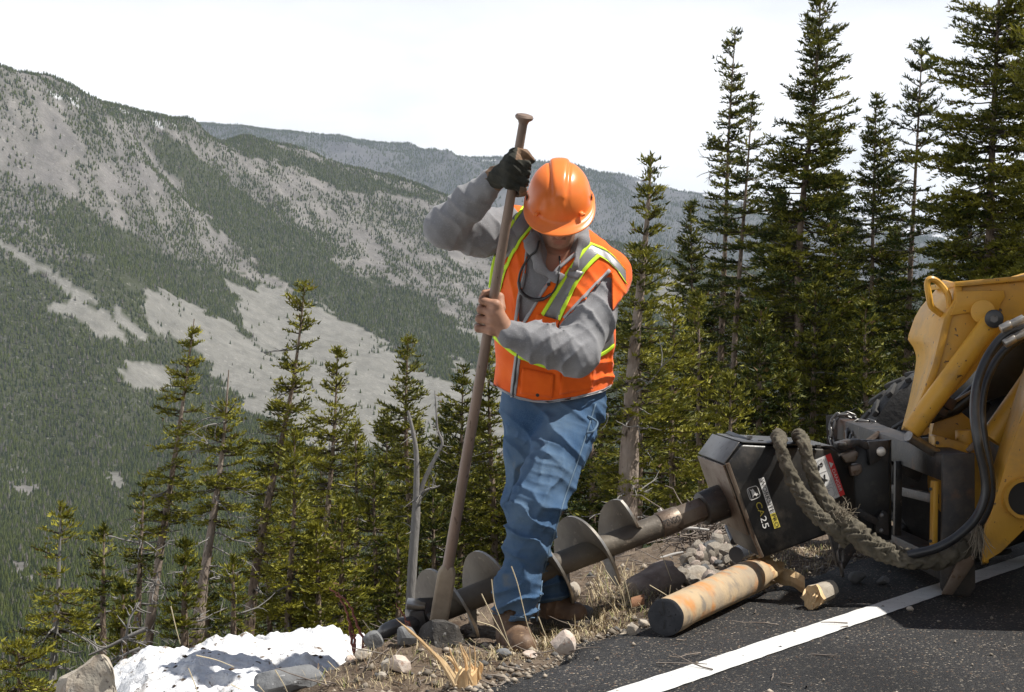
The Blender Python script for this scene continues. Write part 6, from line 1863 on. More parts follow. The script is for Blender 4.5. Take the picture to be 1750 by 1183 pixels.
# keep it a hanging loop rather than hugging every dent
ysm = np.convolve(np.pad([c.y for c in cp3], 2, 'edge'), np.ones(5) / 5, 'valid')
cp3 = [P(q[0], q[1], min(c.y, y)) for q, c, y in zip(cpts, cp3, ysm)]
eye = root('safety_glasses', cp3[8], 'black safety glasses on a cord hanging from the neck over the orange vest', 'glasses')
MB().tube(spline(cp3[:6], 6), .0042, 8).done('cord', M_rub, eye)
MB().tube(spline(cp3[9:], 6), .0036, 8).done('cord', M_rub, eye)
MB().tube(spline(cp3[5:11], 6), [.0055] * 6 + [.0075] * 19 + [.0055] * 6, 8).done('frame', M_rub, eye)

# ---- the digging bar
bar_o = root('digging_bar', bb, 'long rusty steel digging bar with a round tamping knob and flat chisel end', 'digging bar')
M_barm = mat('hand-worn bar steel', (0.27, 0.195, 0.15), 0.55, metal=.25, c2=(0.18, 0.13, 0.105), scale=5, contrast=(.4, .66), c3=(0.08, 0.05, 0.035), s3=60, t3=(.62, .70), bump=.0012, bscale=120, stretch=(1, 1, .3))
M_mud = mat('dusty chisel steel', (0.36, 0.29, 0.21), 0.85, c2=(0.26, 0.205, 0.15), scale=12, bump=.002, bscale=60)
t_ = bar_at(205)
MB().tube([bt - bdir * -.020, bar_at(420), bar_at(700), bar_at(972)], [.0150, .0170, .0185, .0205], 20).done('shank', M_barm, bar_o)
MB().tube([bt - bdir * .004, bt - bdir * .001, bt + bdir * .006, bt + bdir * .013, bt + bdir * .020, bt + bdir * .030], [.014, .027, .0315, .029, .019, .0155], 28).done('tamping_knob', M_barm, bar_o)
e0, e1 = bar_at(966), bb
sx_ = Vector((1, 0, 0)); sx_ = (sx_ - bdir * sx_.dot(bdir)).normalized(); sy_ = bdir.cross(sx_)
rows = []
for t, w, d in ((0, .017, .019), (.12, .031, .022), (.2, .033, .022), (.75, .034, .018), (1.0, .033, .010)):
    c = e0.lerp(e1, t); rows.append([c + sx_ * x * w + sy_ * y * d for x, y in ((-1, -.7), (-.75, -1), (.75, -1), (1, -.7), (1, .7), (.75, 1), (-.75, 1), (-1, .7))])
MB().quadgrid(rows, True, True).done('chisel_blade', M_mud, bar_o, bevel=.002)
print('person verts', len(V), len(SW[0]), len(VS[0]), len(JN[0]))
# ================================================================== small things on the ground
def ground_hit(px, py, lo=4.4, hi=12.0, surf=None):
    """where the line of sight through a pixel meets the ground"""
    Y = np.linspace(lo, hi, 900); X = (px - CXP) / FPX * Y; Z = CAMH - (py - CYP) / FPX * Y
    g = np.where(side(X, Y) < 0, 0.0, ground_z(X, Y))
    k = np.argmax(Z <= g)
    if not (Z <= g).any(): return None
    return Vector((X[k], Y[k], g[k]))

def rock_mesh(name, seed, dims, sub=3, cuts=11, rough=.06):
    rg = np.random.default_rng(seed); bm = bmesh.new()
    bmesh.ops.create_icosphere(bm, subdivisions=sub, radius=1.0)
    V = np.array([v.co for v in bm.verts])
    for i in range(cuts):
        n = rg.normal(0, 1, 3); n /= np.linalg.norm(n); d = .52 + .34 * rg.random()
        over = V @ n - d
        V = np.where(over[:, None] > 0, V - n * over[:, None], V)
    V = V * (1 + rough * (fbm3(V * 3.0 + seed, 3, seed) - .5)[:, None] * 2) * np.array(dims)
    for v, c in zip(bm.verts, V): v.co = c
    me = bpy.data.meshes.new(name); bm.to_mesh(me); bm.free()
    me.shade_smooth(); me.set_sharp_from_angle(angle=R(24))
    return me
M_gran = mat('pale granite', (0.46, 0.42, 0.36), 0.9, c2=(0.34, 0.29, 0.235), scale=9, c3=(0.10, 0.09, 0.08), s3=90, t3=(.66, .72), c4=(0.52, 0.44, 0.34), s4=14, bump=.006, bscale=40, spec=.2)
M_pink = mat('pink granite', (0.50, 0.385, 0.32), 0.9, c2=(0.62, 0.55, 0.48), scale=14, c3=(0.34, 0.17, 0.11), s3=24, t3=(.6, .7), bump=.004, bscale=60, spec=.2)
M_grey = mat('grey rock', (0.22, 0.225, 0.23), 0.9, c2=(0.13, 0.13, 0.13), scale=7, c3=(0.40, 0.40, 0.40), s3=40, t3=(.64, .70), bump=.008, bscale=30, spec=.2)
M_dkr = mat('dark lichen rock', (0.10, 0.094, 0.088), 0.95, c2=(0.055, 0.05, 0.045), scale=12, c3=(0.24, 0.23, 0.22), s3=60, t3=(.62, .7), bump=.008, bscale=40, spec=.1)
M_mrbl = mat('lichen boulder', (0.47, 0.425, 0.35), 0.92, c2=(0.30, 0.215, 0.15), scale=4.5, contrast=(.45, .62), c3=(0.15, 0.13, 0.115), s3=50, t3=(.6, .68), c4=(0.56, 0.52, 0.45), s4=9, bump=.010, bscale=22, spec=.15)

def rock(px, py, w, h, m, label, seed, sub=3, Y=None, sink=.25, cat='rock', group=None, name='rock', depth=1.0, yaw=0.0, cuts=11):
    """px,py: middle of the rock's foot"""
    g = ground_hit(px, py) if Y is None else Vector(((px - CXP) / FPX * Y, Y, 0))
    if g is None: g = Vector(((px - CXP) / FPX * 7, 7, gz((px - CXP) / FPX * 7, 7)))
    if Y is not None: g.z = max(gz(g.x, g.y), CAMH - (py - CYP) / FPX * Y) if side(np.array([g.x]), np.array([g.y]))[0] > 0 else 0
    sx, sz = RP(w / 2, g.y), RP(h / (2 - sink), g.y)
    o = link(name, rock_mesh(name, seed, (sx * 1.12, sx * depth, sz * 1.12), sub, cuts), m)
    o.location = (g.x, g.y + sx * .5, g.z + sz * (1 - sink))
    o.rotation_euler = (0, 0, yaw)
    return tag(o, label, cat, group)
# the boulder at the snow: shaped by hand
bm = bmesh.new()
pts = [(108,1170),(112,1160),(148,1138),(162,1124),(172,1121),(181,1128),(190,1143),(196,1158),(200,1185),(210,1215),(100,1215)]
fr = [P(x, y, 5.35) for x, y in pts]; bk = [P(155 + (x - 155) * .8, 1215 + (y - 1215) * .88, 5.75) for x, y in pts]
md0 = [P(155 + (x - 155) * 1.06, 1215 + (y - 1215) * 1.0, 5.5) for x, y in pts]
ce = P(150, 1185, 5.30)
MBb = MB(); MBb.quadgrid([fr, md0, bk], True, True); bm2 = MBb.bm
bmesh.ops.triangulate(bm2, faces=bm2.faces); bmesh.ops.recalc_face_normals(bm2, faces=bm2.faces)
bmesh.ops.subdivide_edges(bm2, edges=bm2.edges, cuts=5, use_grid_fill=True)
for v in bm2.verts:
    q = np.array([v.co]); n = v.normal
    v.co += Vector(((fbm3(q * 9, 3, 5)[0] - .5) * .05, (fbm3(q * 9 + 9, 3, 6)[0] - .5) * .08 , (fbm3(q * 9 + 4, 3, 7)[0] - .5) * .03))
bo = MBb.done('boulder', M_mrbl, angle=30)
tag(bo, 'big pale brown lichened boulder at the left end of the snow bank', 'boulder')
rock(500, 1190, 128, 46, M_grey, 'broad blue-grey rock at the foot of the snow bank', 2, 4, sink=.35, cat='boulder', depth=.8)
rock(684, 1153, 36, 32, M_pink, 'pink angular rock in the dirt left of the splintered stub', 3)
rock(660, 1152, 26, 26, M_gran, 'tan rock leaning against the pink angular one', 4)
rock(652, 1166, 18, 16, M_gran, 'small white stone below the tan rock', 5, 2)
rock(717, 1156, 9, 8, M_gran, 'tiny white pebble right of the pink angular rock', 6, 2)
rock(960, 1122, 46, 42, M_pink, 'pinkish white pointed rock at the asphalt edge right of the front boot', 7)
rock(860, 1128, 26, 18, M_grey, 'grey-brown rock under the toe of the front boot', 8)
rock(905, 1128, 24, 14, M_pink, 'rusty pink stone beside the toe of the front boot', 9)
rock(976, 1064, 34, 38, M_gran, 'pale squarish rock behind the heel of the rear boot', 10, Y=6.9)
rock(1000, 1062, 30, 26, M_grey, 'brown-grey rock right of the pale squarish rock', 12)
rock(1083, 1086, 24, 22, M_gran, 'round white stone left of the black log end', 13)
rock(1100, 1074, 18, 16, M_gran, 'white stone tucked behind the black log end', 14)
rock(756, 1108, 84, 44, M_dkr, 'dark rough rock behind the tall splinters', 15, sink=.35)
rock(696, 1104, 46, 36, M_grey, 'reddish grey rock under the hooked auger tip', 16)
rock(640, 1112, 40, 30, M_grey, 'grey rock left of the hooked auger tip', 17)
rock(622, 1130, 30, 20, M_gran, 'flat pale stone at the right end of the snow bank', 18)
rock(597, 1133, 22, 12, M_pink, 'small reddish stone by the foot of the red shoots', 19)
rock(1466, 998, 30, 20, M_grey, 'smooth grey stone in the shade under the hose sleeve', 20)
rock(1510, 1000, 22, 14, M_grey, 'small flat stone in the shade beside the white line', 21, 2)
rock(1556, 1045, 12, 8, M_gran, 'pale pebble on the shaded asphalt below the white line', 22, 2)
rock(1190, 1000, 50, 30, M_gran, 'white rock between the rubble pile and the log', 23)

# rubble pile behind the log
protos = [rock_mesh('rubble_rock', 100 + i, (1, .85, .78), 2, 9, .05) for i in range(9)]
for i, me in enumerate(protos): me.materials.append((M_gran, M_gran, M_pink, M_grey, M_gran, M_gran, M_grey, M_gran, M_pink)[i])
RUB = [(1160,985),(1178,962),(1205,948),(1225,922),(1262,930),(1290,955),(1300,965),(1250,985),(1200,1008),(1165,1005)]
rr_n = np.random.default_rng(77); k = 0
hits = []
while k < 120:
    x, y = 1150 + 155 * rr_n.random(), 918 + 92 * rr_n.random()
    if not in_poly(np.array([x]), np.array([y]), RUB)[0]: continue
    g = ground_hit(x, y)
    if g is None or g.y > 10.2: 
        k += 1; continue
    sz = RP(8 + 11 * rr_n.random() ** 1.5, g.y)
    o = bpy.data.objects.new('rubble_rock', protos[rr_n.integers(0, 9)]); COL.objects.link(o)
    o.location = g + Vector((0, 0, sz * .35 + (.05 if y < 975 else .02) * rr_n.random())); o.scale = (sz * (0.9 + .5 * rr_n.random()), sz, sz * (.8 + .4 * rr_n.random()))
    o.rotation_euler = tuple(rr_n.random(3) * 6.28)
    tag(o, 'pale angular rock in the rubble heap between the log and the gearbox', 'rock', 'rocks of the rubble heap behind the log')
    k += 1

# ---- broken timber
M_peel = mat('peeled log wood', (0.46, 0.345, 0.215), 0.75, c2=(0.30, 0.25, 0.19), scale=5, contrast=(.42, .66), c3=(0.52, 0.235, 0.08), s3=7, t3=(.50, .66), c4=(0.22, 0.19, 0.155), s4=11, t4=(.54, .68), bump=.004, bscale=26, spec=.2)
M_fresh = mat('fresh split wood', (0.72, 0.53, 0.31), 0.7, c2=(0.58, 0.36, 0.165), scale=14, contrast=(.4, .7), c3=(0.78, 0.58, 0.33), s3=40, t3=(.56, .66), bump=.003, bscale=70, spec=.2, stretch=(1, 1, .3))
M_lend = mat('dark treated log end', (0.040, 0.042, 0.047), 0.85, c2=(0.065, 0.066, 0.07), scale=20, c3=(0.018, 0.018, 0.02), s3=60, bump=.002, bscale=90)
lA, lB = Vector((.528, 5.755, .068)), Vector((1.03, 6.86, .074))
lg = root('split_log', lA, 'peeled round log with a black treated end lying on the asphalt, its far end splintered', 'log')
ld_ = (lB - lA).normalized(); lu = Vector((0, 0, 1)); lu = (lu - ld_ * lu.dot(ld_)).normalized(); lw = ld_.cross(lu)   # lw points right / towards the road
rows = []; nA = 44; LL = (lB - lA).length
for i in range(34):
    t = i / 33; row = []
    for a in range(nA):
        an = 2 * math.pi * a / nA
        n0 = float(fbm2(np.array([t * 6.0]), np.array([math.cos(an) * 1.5 + 4 + math.sin(an)]), 3, 91)[0]) - .5
        r = .066 + .006 * t + n0 * .006
        r *= 1 - .035 * max(0, 1 - t * 30)
        # a flat strip split off low on the right side
        split = math.exp(-((an - 5.25) / .38) ** 2) * min(1, max(0, (t - .10) / .12))
        r -= split * .009
        jag = 0
        if i >= 28:
            jag = ((float(vn2(np.array([an * 3.2]), np.array([3.3]), 93)[0]) - .5) * .30 + (float(vn2(np.array([an * 9]), np.array([1.3]), 94)[0]) - .5) * .16) * (i - 27) / 6
            r *= 1 - .07 * (i - 28) * float(vn2(np.array([an * 6]), np.array([8.3]), 95)[0])
        row.append(lA + ld_ * (LL * t + jag) + (lw * math.cos(an) + lu * math.sin(an)) * r)
    rows.append(row)
b_ = MB(); b_.quadgrid(rows, True, False)
b_.bm.faces.ensure_lookup_table()
fc = len(b_.bm.faces)
for f in b_.bm.faces:
    c = f.calc_center_median() - lA; an = math.atan2(c.dot(lu), c.dot(lw)) % (2 * math.pi); t = c.dot(ld_) / LL
    f.material_index = 1 if (abs(an - 5.25) < .42 and t > .16) or t > .925 else 0
b_.done('trunk', [M_peel, M_fresh], lg, angle=50)
b_ = MB(); cvs = []
for rr__, dz in ((.0655, 0), (.060, -.003), (.040, -.004), (.018, -.003)):
    cvs.append([lA + ld_ * (dz + .001) + (lw * math.cos(q) + lu * math.sin(q)) * rr__ * (1 + .01 * math.sin(q * 7)) for q in np.linspace(0, 2 * math.pi, 45)[:-1]])
b_.quadgrid(list(reversed(cvs)), True, False); b_.bm.faces.new([b_.bm.verts[i] for i in range(0)] ) if False else None
vs_ = b_.bm.verts; vs_.ensure_lookup_table(); b_.bm.faces.new([vs_[i] for i in range(44)])
b_.done('end_face', M_lend, lg)
for an, ln_ in ((1.75, .055), (2.4, .030), (4.6, .04), (.3, .025)):
    d = lw * math.cos(an) + lu * math.sin(an); s_ = ld_.cross(d)
    MB().prism([lA - ld_ * .0055 + d * .008 + s_ * .001, lA - ld_ * .0055 + d * ln_ + s_ * .003, lA - ld_ * .0055 + d * ln_ - s_ * .003, lA - ld_ * .0055 + d * .008 - s_ * .001], -ld_ * .0008).done('drying_crack', M_blk, lg)
def splinter(name, pts, w0, w1, m, parent, seed, th=.38, tip=.07):
    rg = np.random.default_rng(seed); sp_ = spline(pts, 5); rows = []; n = len(sp_)
    for i, p in enumerate(sp_):
        t = i / (n - 1); w = w0 + (w1 - w0) * t + (rg.random() - .5) * .25 * w0
        if t > .75: w *= max(tip, 1 - (t - .75) / .25 * (1 - tip))
        d = (sp_[min(i + 1, n - 1)] - sp_[max(i - 1, 0)]).normalized(); u = d.cross(Vector((0, -1, .15))).normalized(); v = d.cross(u)
        rows.append([p + u * w, p + v * w * th, p - u * w * (.8 + .3 * rg.random()), p - v * w * th])
    return MB().quadgrid(rows, True, True).done(name, m, parent, angle=25)
rgS = np.random.default_rng(5)
for i in range(22):
    an = rgS.random() * 6.28; b0 = lB + (lw * math.cos(an) + lu * math.sin(an)) * (.02 + .035 * rgS.random()) - ld_ * .06
    e_ = b0 + ld_ * (.10 + .12 * rgS.random()) + (lw * math.cos(an) + lu * abs(math.sin(an))) * .03 * rgS.random()
    splinter('splinter', [b0, b0.lerp(e_, .5), e_], .010, .005, M_fresh, lg, 200 + i)
# split-off slab leaning behind the log end
sl = root('log_slab', P(1335,990,7.0), 'curved orange slab split off the log, propped at its broken far end', 'wood piece')
b_ = MB(); rows = []
nS = 22
for i in range(nS):
    t = i / (nS - 1); c = P(1288,960,7.02).lerp(P(1374,1000,6.80), t)
    up_h = .036 * (1 - .35 * t) * (1 + .25 * math.sin(9 * t)); lo_h = .040 * (1 - .2 * t) * (1 + .2 * math.sin(13 * t + 1))
    if t < .12: up_h *= .4 + 5 * t; lo_h *= .5 + 4 * t
    j = lambda: (rgS.random() - .5) * .008
    rows.append([c + Vector((j(), .022, up_h)), c + Vector((.004, .008 + j(), up_h + .006)), c + Vector((0, -.020 + j(), up_h * .4)), c + Vector((0, -.026, -lo_h * .3 + j())), c + Vector((0, -.012 + j(), -lo_h)), c + Vector((0, .022, -lo_h * .9))])
b_.quadgrid(rows, True, True)
for f in b_.bm.faces:
    f.material_index = 1 if f.calc_center_median().z < P(1330, 985, 6.9).z - (f.calc_center_median().x - 1.1) * .45 and f.normal.y < 0 else 0
b_.done('slab', [M_fresh, M_peel], sl, angle=22)
for i in range(7):
    p = P(1296 + 5 * i, 957 + 3 * i, 6.98); splinter('splinter', [p, p + Vector((-.03, -.02, .012)), p + Vector((-.07 - .03 * rgS.random(), -.03, .012 * i - .03))], .009, .004, M_fresh, sl, 230 + i)
# torn chunk
M_wea2 = mat('grey weathered wood face', (0.40, 0.36, 0.30), 0.9, c2=(0.27, 0.235, 0.19), scale=10, bump=.004, bscale=40, spec=.1)
bl_ = root('wood_chunk', P(1405,1018,6.6), 'torn pale wood chunk standing alone on the asphalt near the white line', 'wood piece')
b_ = MB(); rows = []
c0_, c1_ = P(1390,1022,6.36), P(1416,1010,6.47)
dv = (c1_ - c0_).normalized(); uv_ = Vector((0, 0, 1)); uv_ = (uv_ - dv * uv_.dot(dv)).normalized(); wv_ = dv.cross(uv_)
for i in range(9):
    t = i / 8; row = []
    for k in range(20):
        q = 2 * math.pi * k / 20
        r = .056 * (1 - .12 * t) * (1 + .10 * math.sin(2 * q + 1) + .05 * math.sin(5 * q + 2) + .35 * (float(fbm2(np.array([q * 2.1]), np.array([t * 1.2 + 6]), 3, 96)[0]) - .5))
        if math.sin(q) < -.2: r *= .82
        jag = (float(vn2(np.array([q * 2.6]), np.array([1.7]), 97)[0]) - .35) * .055 * max(0, 1 - i / 2.5)
        row.append(c0_.lerp(c1_, t) - dv * jag + (wv_ * math.cos(q) * .75 + uv_ * math.sin(q)) * r)
    rows.append(row)
b_.quadgrid(rows, True, True)
for f in b_.bm.faces: f.material_index = 1 if (f.calc_center_median() - c0_).dot(dv) > .012 else 0
b_.done('chunk', [M_fresh, M_wea2], bl_, angle=24)
for i in range(12):
    q = rgS.random() * 6.28; p = c0_ + (wv_ * math.cos(q) + uv_ * math.sin(q)) * .042 * rgS.random() ** .5 + dv * .02
    splinter('splinter', [p, p - dv * .02, p - dv * (.035 + .03 * rgS.random()) - Vector((0, 0, .02 * rgS.random()))], .007, .004, M_fresh, bl_, 250 + i)
# old weathered half log
wl_ = root('weathered_log', P(1118,1000,7.2), 'old grey weathered half log lying behind the pale rubble and the auger', 'log')
M_wea = mat('weathered log', (0.27, 0.225, 0.195), 0.95, c2=(0.15, 0.122, 0.108), scale=9, contrast=(.4, .66), c3=(0.27, 0.24, 0.225), s3=34, t3=(.6, .7), bump=.006, bscale=34, spec=.1)
M_redw = mat('reddish rotten wood', (0.34, 0.185, 0.105), 0.9, c2=(0.22, 0.12, 0.075), scale=16, bump=.004, bscale=50, spec=.1)
w0_, w1_ = P(1082,1016,6.98), P(1146,988,7.14)
wd__ = (w1_ - w0_).normalized(); wu_ = Vector((0, 0, 1)); wu_ = (wu_ - wd__ * wu_.dot(wd__)).normalized(); wf_ = wd__.cross(wu_)
if wf_.y > 0: wf_ = -wf_
b_ = MB(); rows = []
for i in range(20):
    t = i / 19; row = []
    for k, q in enumerate(np.linspace(1.75, -1.45, 15)):
        n_ = float(fbm2(np.array([t * 5 + 3]), np.array([q * 1.6]), 3, 98)[0]) - .5
        r = (.046 + .026 * t) * (1 + .22 * n_)
        e_ = (float(vn2(np.array([q * 3.0]), np.array([5.5]), 99)[0]) - .5) * .05
        row.append(w0_.lerp(w1_, t) + wd__ * (e_ if i == 19 else (e_ * .6 if i == 0 else 0)) + (wf_ * math.cos(q) + wu_ * math.sin(q)) * r)
    row += [row[-1] - wf_ * .05, row[0] - wf_ * .045]
    rows.append(row)
b_.quadgrid(rows, True, True)
for f in b_.bm.faces: f.material_index = 1 if f.normal.dot(wu_) > .80 else 0
b_.done('half_log', [M_wea, M_redw], wl_, angle=40)
bkp = root('bark_curl', P(1090,1030,6.75), 'curled reddish bark scrap in front of the weathered half log', 'bark')
rows = []
for t in np.linspace(0, 1, 7):
    c = P(1078,1032,6.7).lerp(P(1100,1026,6.72), t); rows.append([c + Vector((0, math.cos(q) * .03 - .01, math.sin(q) * .026)) for q in np.linspace(.2, 3.6, 9)] + [c + Vector((0, math.cos(q) * .026 - .01, math.sin(q) * .022)) for q in np.linspace(3.6, .2, 9)])
MB().quadgrid(rows, True, True).done('curl', M_redw, bkp)
# stub of the snapped post in front
st = root('broken_post', P(790,1160,5.2), 'snapped post stub with long pale splinters sticking out of the dirt', 'broken post')
YS = 5.22
def S_(x, y, dy=0.0): return P(x, y, YS + dy)
spl = [([(778,1172),(752,1130),(722,1098),(700,1078),(676,1057)], .013, .006, 0), ([(784,1172),(764,1140),(742,1118),(722,1103)], .016, .010, .02), ([(796,1168),(783,1142),(771,1118),(767,1104)], .009, .004, .03),
       ([(800,1168),(796,1130),(790,1115),(785,1098)], .012, .006, .05), ([(806,1166),(812,1150),(800,1126),(786,1097)], .010, .005, .06), ([(802,1170),(803,1130),(802,1100)], .008, .004, 0), ([(812,1166),(812,1120),(809,1102)], .007, .003, .04),
       ([(790,1172),(780,1140),(769,1126),(760,1120)], .011, .008, .05), ([(815,1164),(824,1140),(818,1130)], .009, .006, .06), ([(776,1172),(784,1150),(792,1140)], .009, .006, .0), ([(808,1170),(800,1150),(806,1140)], .009, .006, -.01), ([(820,1162),(818,1146),(822,1134)], .012, .008, .03)]
for i, (pl, w0, w1, dy) in enumerate(spl):
    splinter('splinter', [S_(x, y, dy) for x, y in pl], w0 * .55, w1 * .55, M_fresh, st, 300 + i)
b_ = MB(); rows = [[S_(797, yq, .045) + Vector((math.cos(q) * .040, math.sin(q) * .035, .012 * math.sin(q * 5 + yq) if yq < 1150 else 0)) for q in np.linspace(0, 6.283, 19)[:-1]] for yq in (1185, 1158, 1147)]
b_.quadgrid(rows, True, True).done('stub', M_fresh, st, angle=30)
for i, (x, y) in enumerate(((512,1143),(535,1142))):
    pass
ck = root('wood_offcut', P(515,1142,5.75), 'pale split board offcut lying on the snow above the blue-grey rock', 'wood piece')
for i, pl in enumerate(([(490,1147),(515,1140),(540,1137)], [(505,1150),(525,1146),(543,1141)])): splinter('splinter', [ (ground_hit(x, y) or P(x, y, 5.8)) + Vector((0, 0, .03)) for x, y in pl], .018, .012, M_fresh, ck, 330 + i)

# ---- red bare shoots and brush
M_red = mat('red willow bark', (0.26, 0.075, 0.045), 0.7, c2=(0.17, 0.055, 0.04), scale=20)
def shoots(label, lines, Y, r=.0065):
    rt = root('red_shoots', P(lines[0][0][0], lines[0][0][1], Y), label, 'shrub')
    for ln_ in lines:
        t = Tubes(); pt = np.array(spline([P(x, y, Y + .02 * i) for i, (x, y) in enumerate(ln_)], 5)); pt[1:-1] += np.random.default_rng(len(ln_) * 7).normal(0, .003, pt[1:-1].shape)
        t.add(pt, np.linspace(r, r * .4, len(pt)), 6); V_, F_ = t.get(); link('stem', mesh_np('stem', V_, F_), M_red, rt, smooth=True)
    return rt
shoots('thin red bare shoots standing up at the right end of the snow bank', [[(612,1136),(603,1105),(597,1070),(592,1045),(580,1022),(563,1004)], [(628,1138),(618,1090),(606,1055),(592,1028),(577,1012)], [(607,1120),(606,1095),(602,1075),(597,1055)], [(626,1140),(625,1110),(623,1088)]], 6.15)
shoots('short red twigs in front of the hooked auger tip', [[(704,1112),(700,1075),(690,1052),(677,1031)], [(694,1108),(697,1080),(692,1060)], [(708,1108),(705,1085),(699,1060)]], 5.95, .0045)
M_stick = mat('dry sticks', (0.26, 0.225, 0.195), 0.95, c2=(0.15, 0.12, 0.10), scale=20, spec=.1)
M_white = mat('bleached stick', (0.50, 0.48, 0.45), 0.9, spec=.1)
br = root('brush_pile', P(1210,930,8.6), 'tangled heap of dead grey branches behind the rubble under the gearbox', 'brush pile')
rgB = np.random.default_rng(9)
t = Tubes()
for i in range(150):
    x, y = 1212 + rgB.normal(0, 24), 918 + rgB.normal(0, 16)
    p = np.array(P(x, y, 8.7 + rgB.normal(0, .15))); d = rgB.normal(0, 1, 3); d[2] *= .6
    t.add(crooked(p, d, .12 + .28 * rgB.random(), 6, rgB, .5), np.linspace(.005, .002, 7), 4)
V_, F_ = t.get(); link('twigs', mesh_np('twigs', V_, F_), M_stick, br, smooth=True)['kind'] = 'stuff'
for pl in ([(1178,946),(1195,947),(1210,940)], [(1125,957),(1150,948),(1168,944)], [(1150,905),(1180,903),(1212,906)], [(1126,870),(1138,884),(1150,878)]):
    t = Tubes(); q = np.array(spline([P(x, y, 8.3) for x, y in pl], 4)); t.add(q, np.linspace(.012, .006, len(q)), 6); V_, F_ = t.get(); link('branch', mesh_np('branch', V_, F_), M_white, br, smooth=True)
pp_ = root('black_pipe', P(1275,945,7.5), 'short black plastic pipe end behind the lower corner of the gearbox', 'pipe')
M_ppl = mat('glossy black pipe', (0.03, 0.035, 0.045), .25, c2=(.05, .05, .055), scale=10)
MB().tube([P(1258,948,7.45), P(1305,926,7.7)], [.036, .036], 20).done('pipe', M_ppl, pp_)
MB().tube([P(1246,900,7.7), P(1256,925,7.6)], [.022, .022], 14).done('pipe_stub', M_ppl, pp_)

# ---- dry grass, litter and gravel
rgG = np.random.default_rng(21)
def blades(pos, hgt, lean, w, col):
    n = len(pos); a = rgG.random(n) * 6.28
    d = np.stack([np.cos(a), np.sin(a), np.zeros(n)], 1); s = np.stack([-np.sin(a), np.cos(a), np.zeros(n)], 1)
    p0 = pos; p1 = pos + d * (lean * hgt * .45)[:, None] + np.array([0, 0, 1.0]) * (hgt * .6)[:, None]; p2 = pos + d * (lean * hgt)[:, None] + np.array([0, 0, 1.0]) * (hgt * np.maximum(1 - .5 * lean, .08))[:, None]
    w_ = w[:, None]
    V_ = np.stack([p0 - s * w_, p0 + s * w_, p1 + s * w_ * .7, p1 - s * w_ * .7, p2], 1).reshape(-1, 3)
    i = np.arange(n)[:, None] * 5
    return V_, np.concatenate([i, i + 1, i + 2, i + 3], 1), np.concatenate([i + 3, i + 2, i + 4], 1), np.repeat(col, 5, 0)
def straw_col(n, green=.12):
    u = rgG.random((n, 1)); c = np.array([[.46, .36, .20]]) * (1 - u) + np.array([[.60, .51, .34]]) * u
    g = rgG.random(n) < green; c[g] = np.array([.20, .22, .07]); dk = rgG.random(n) < .2; c[dk] = np.array([.22, .15, .09]); return c
M_straw = mat('dry straw', (.5, .4, .25), .8, attr='tint', spec=.2)
reg = [  # pixel patches: x0,x1,y0,y1,count,height
 (905,1085,1058,1112,1500,.05),(930,1060,1040,1085,900,.08),(1000,1090,980,1050,600,.13),(920,960,1085,1125,300,.06),(840,900,1112,1135,200,.04),(610,800,1090,1150,450,.06),(560,780,1150,1185,500,.05),
 (1290,1470,940,985,1100,.05),(1330,1450,925,955,500,.07),(1060,1170,1010,1060,500,.07),(720,850,1120,1150,250,.06),(300,560,1150,1185,90,.10),(1180,1300,985,1010,150,.06),(1480,1560,925,965,260,.05)]
pos = []; hh = []
for x0, x1, y0, y1, n, h in reg:
    for _ in range(int(n / 8)):
        x, y = x0 + (x1 - x0) * rgG.random(), y0 + (y1 - y0) * rgG.random()
        g = ground_hit(x, y)
        if g is None or side(np.array([g.x]), np.array([g.y]))[0] < .02: continue
        for _k in range(5):
            pos.append(np.array(g) + rgG.normal(0, .018, 3) * [1, 1, .05]); hh.append(h * (.25 + .75 * rgG.random() ** 1.5))
pos = np.array(pos); hh = np.array(hh)
V_, F4_, F3_, c_ = blades(pos, hh, rgG.random(len(pos)) * 1.7, .0007 + .0009 * rgG.random(len(pos)), straw_col(len(pos)))
gr_ = link('dry_grass', mesh_np('dry_grass', V_, F4_, F3_, {'tint': c_}), M_straw)
tag(gr_, 'short dry straw grass on the road shoulder', 'grass', kind='stuff')
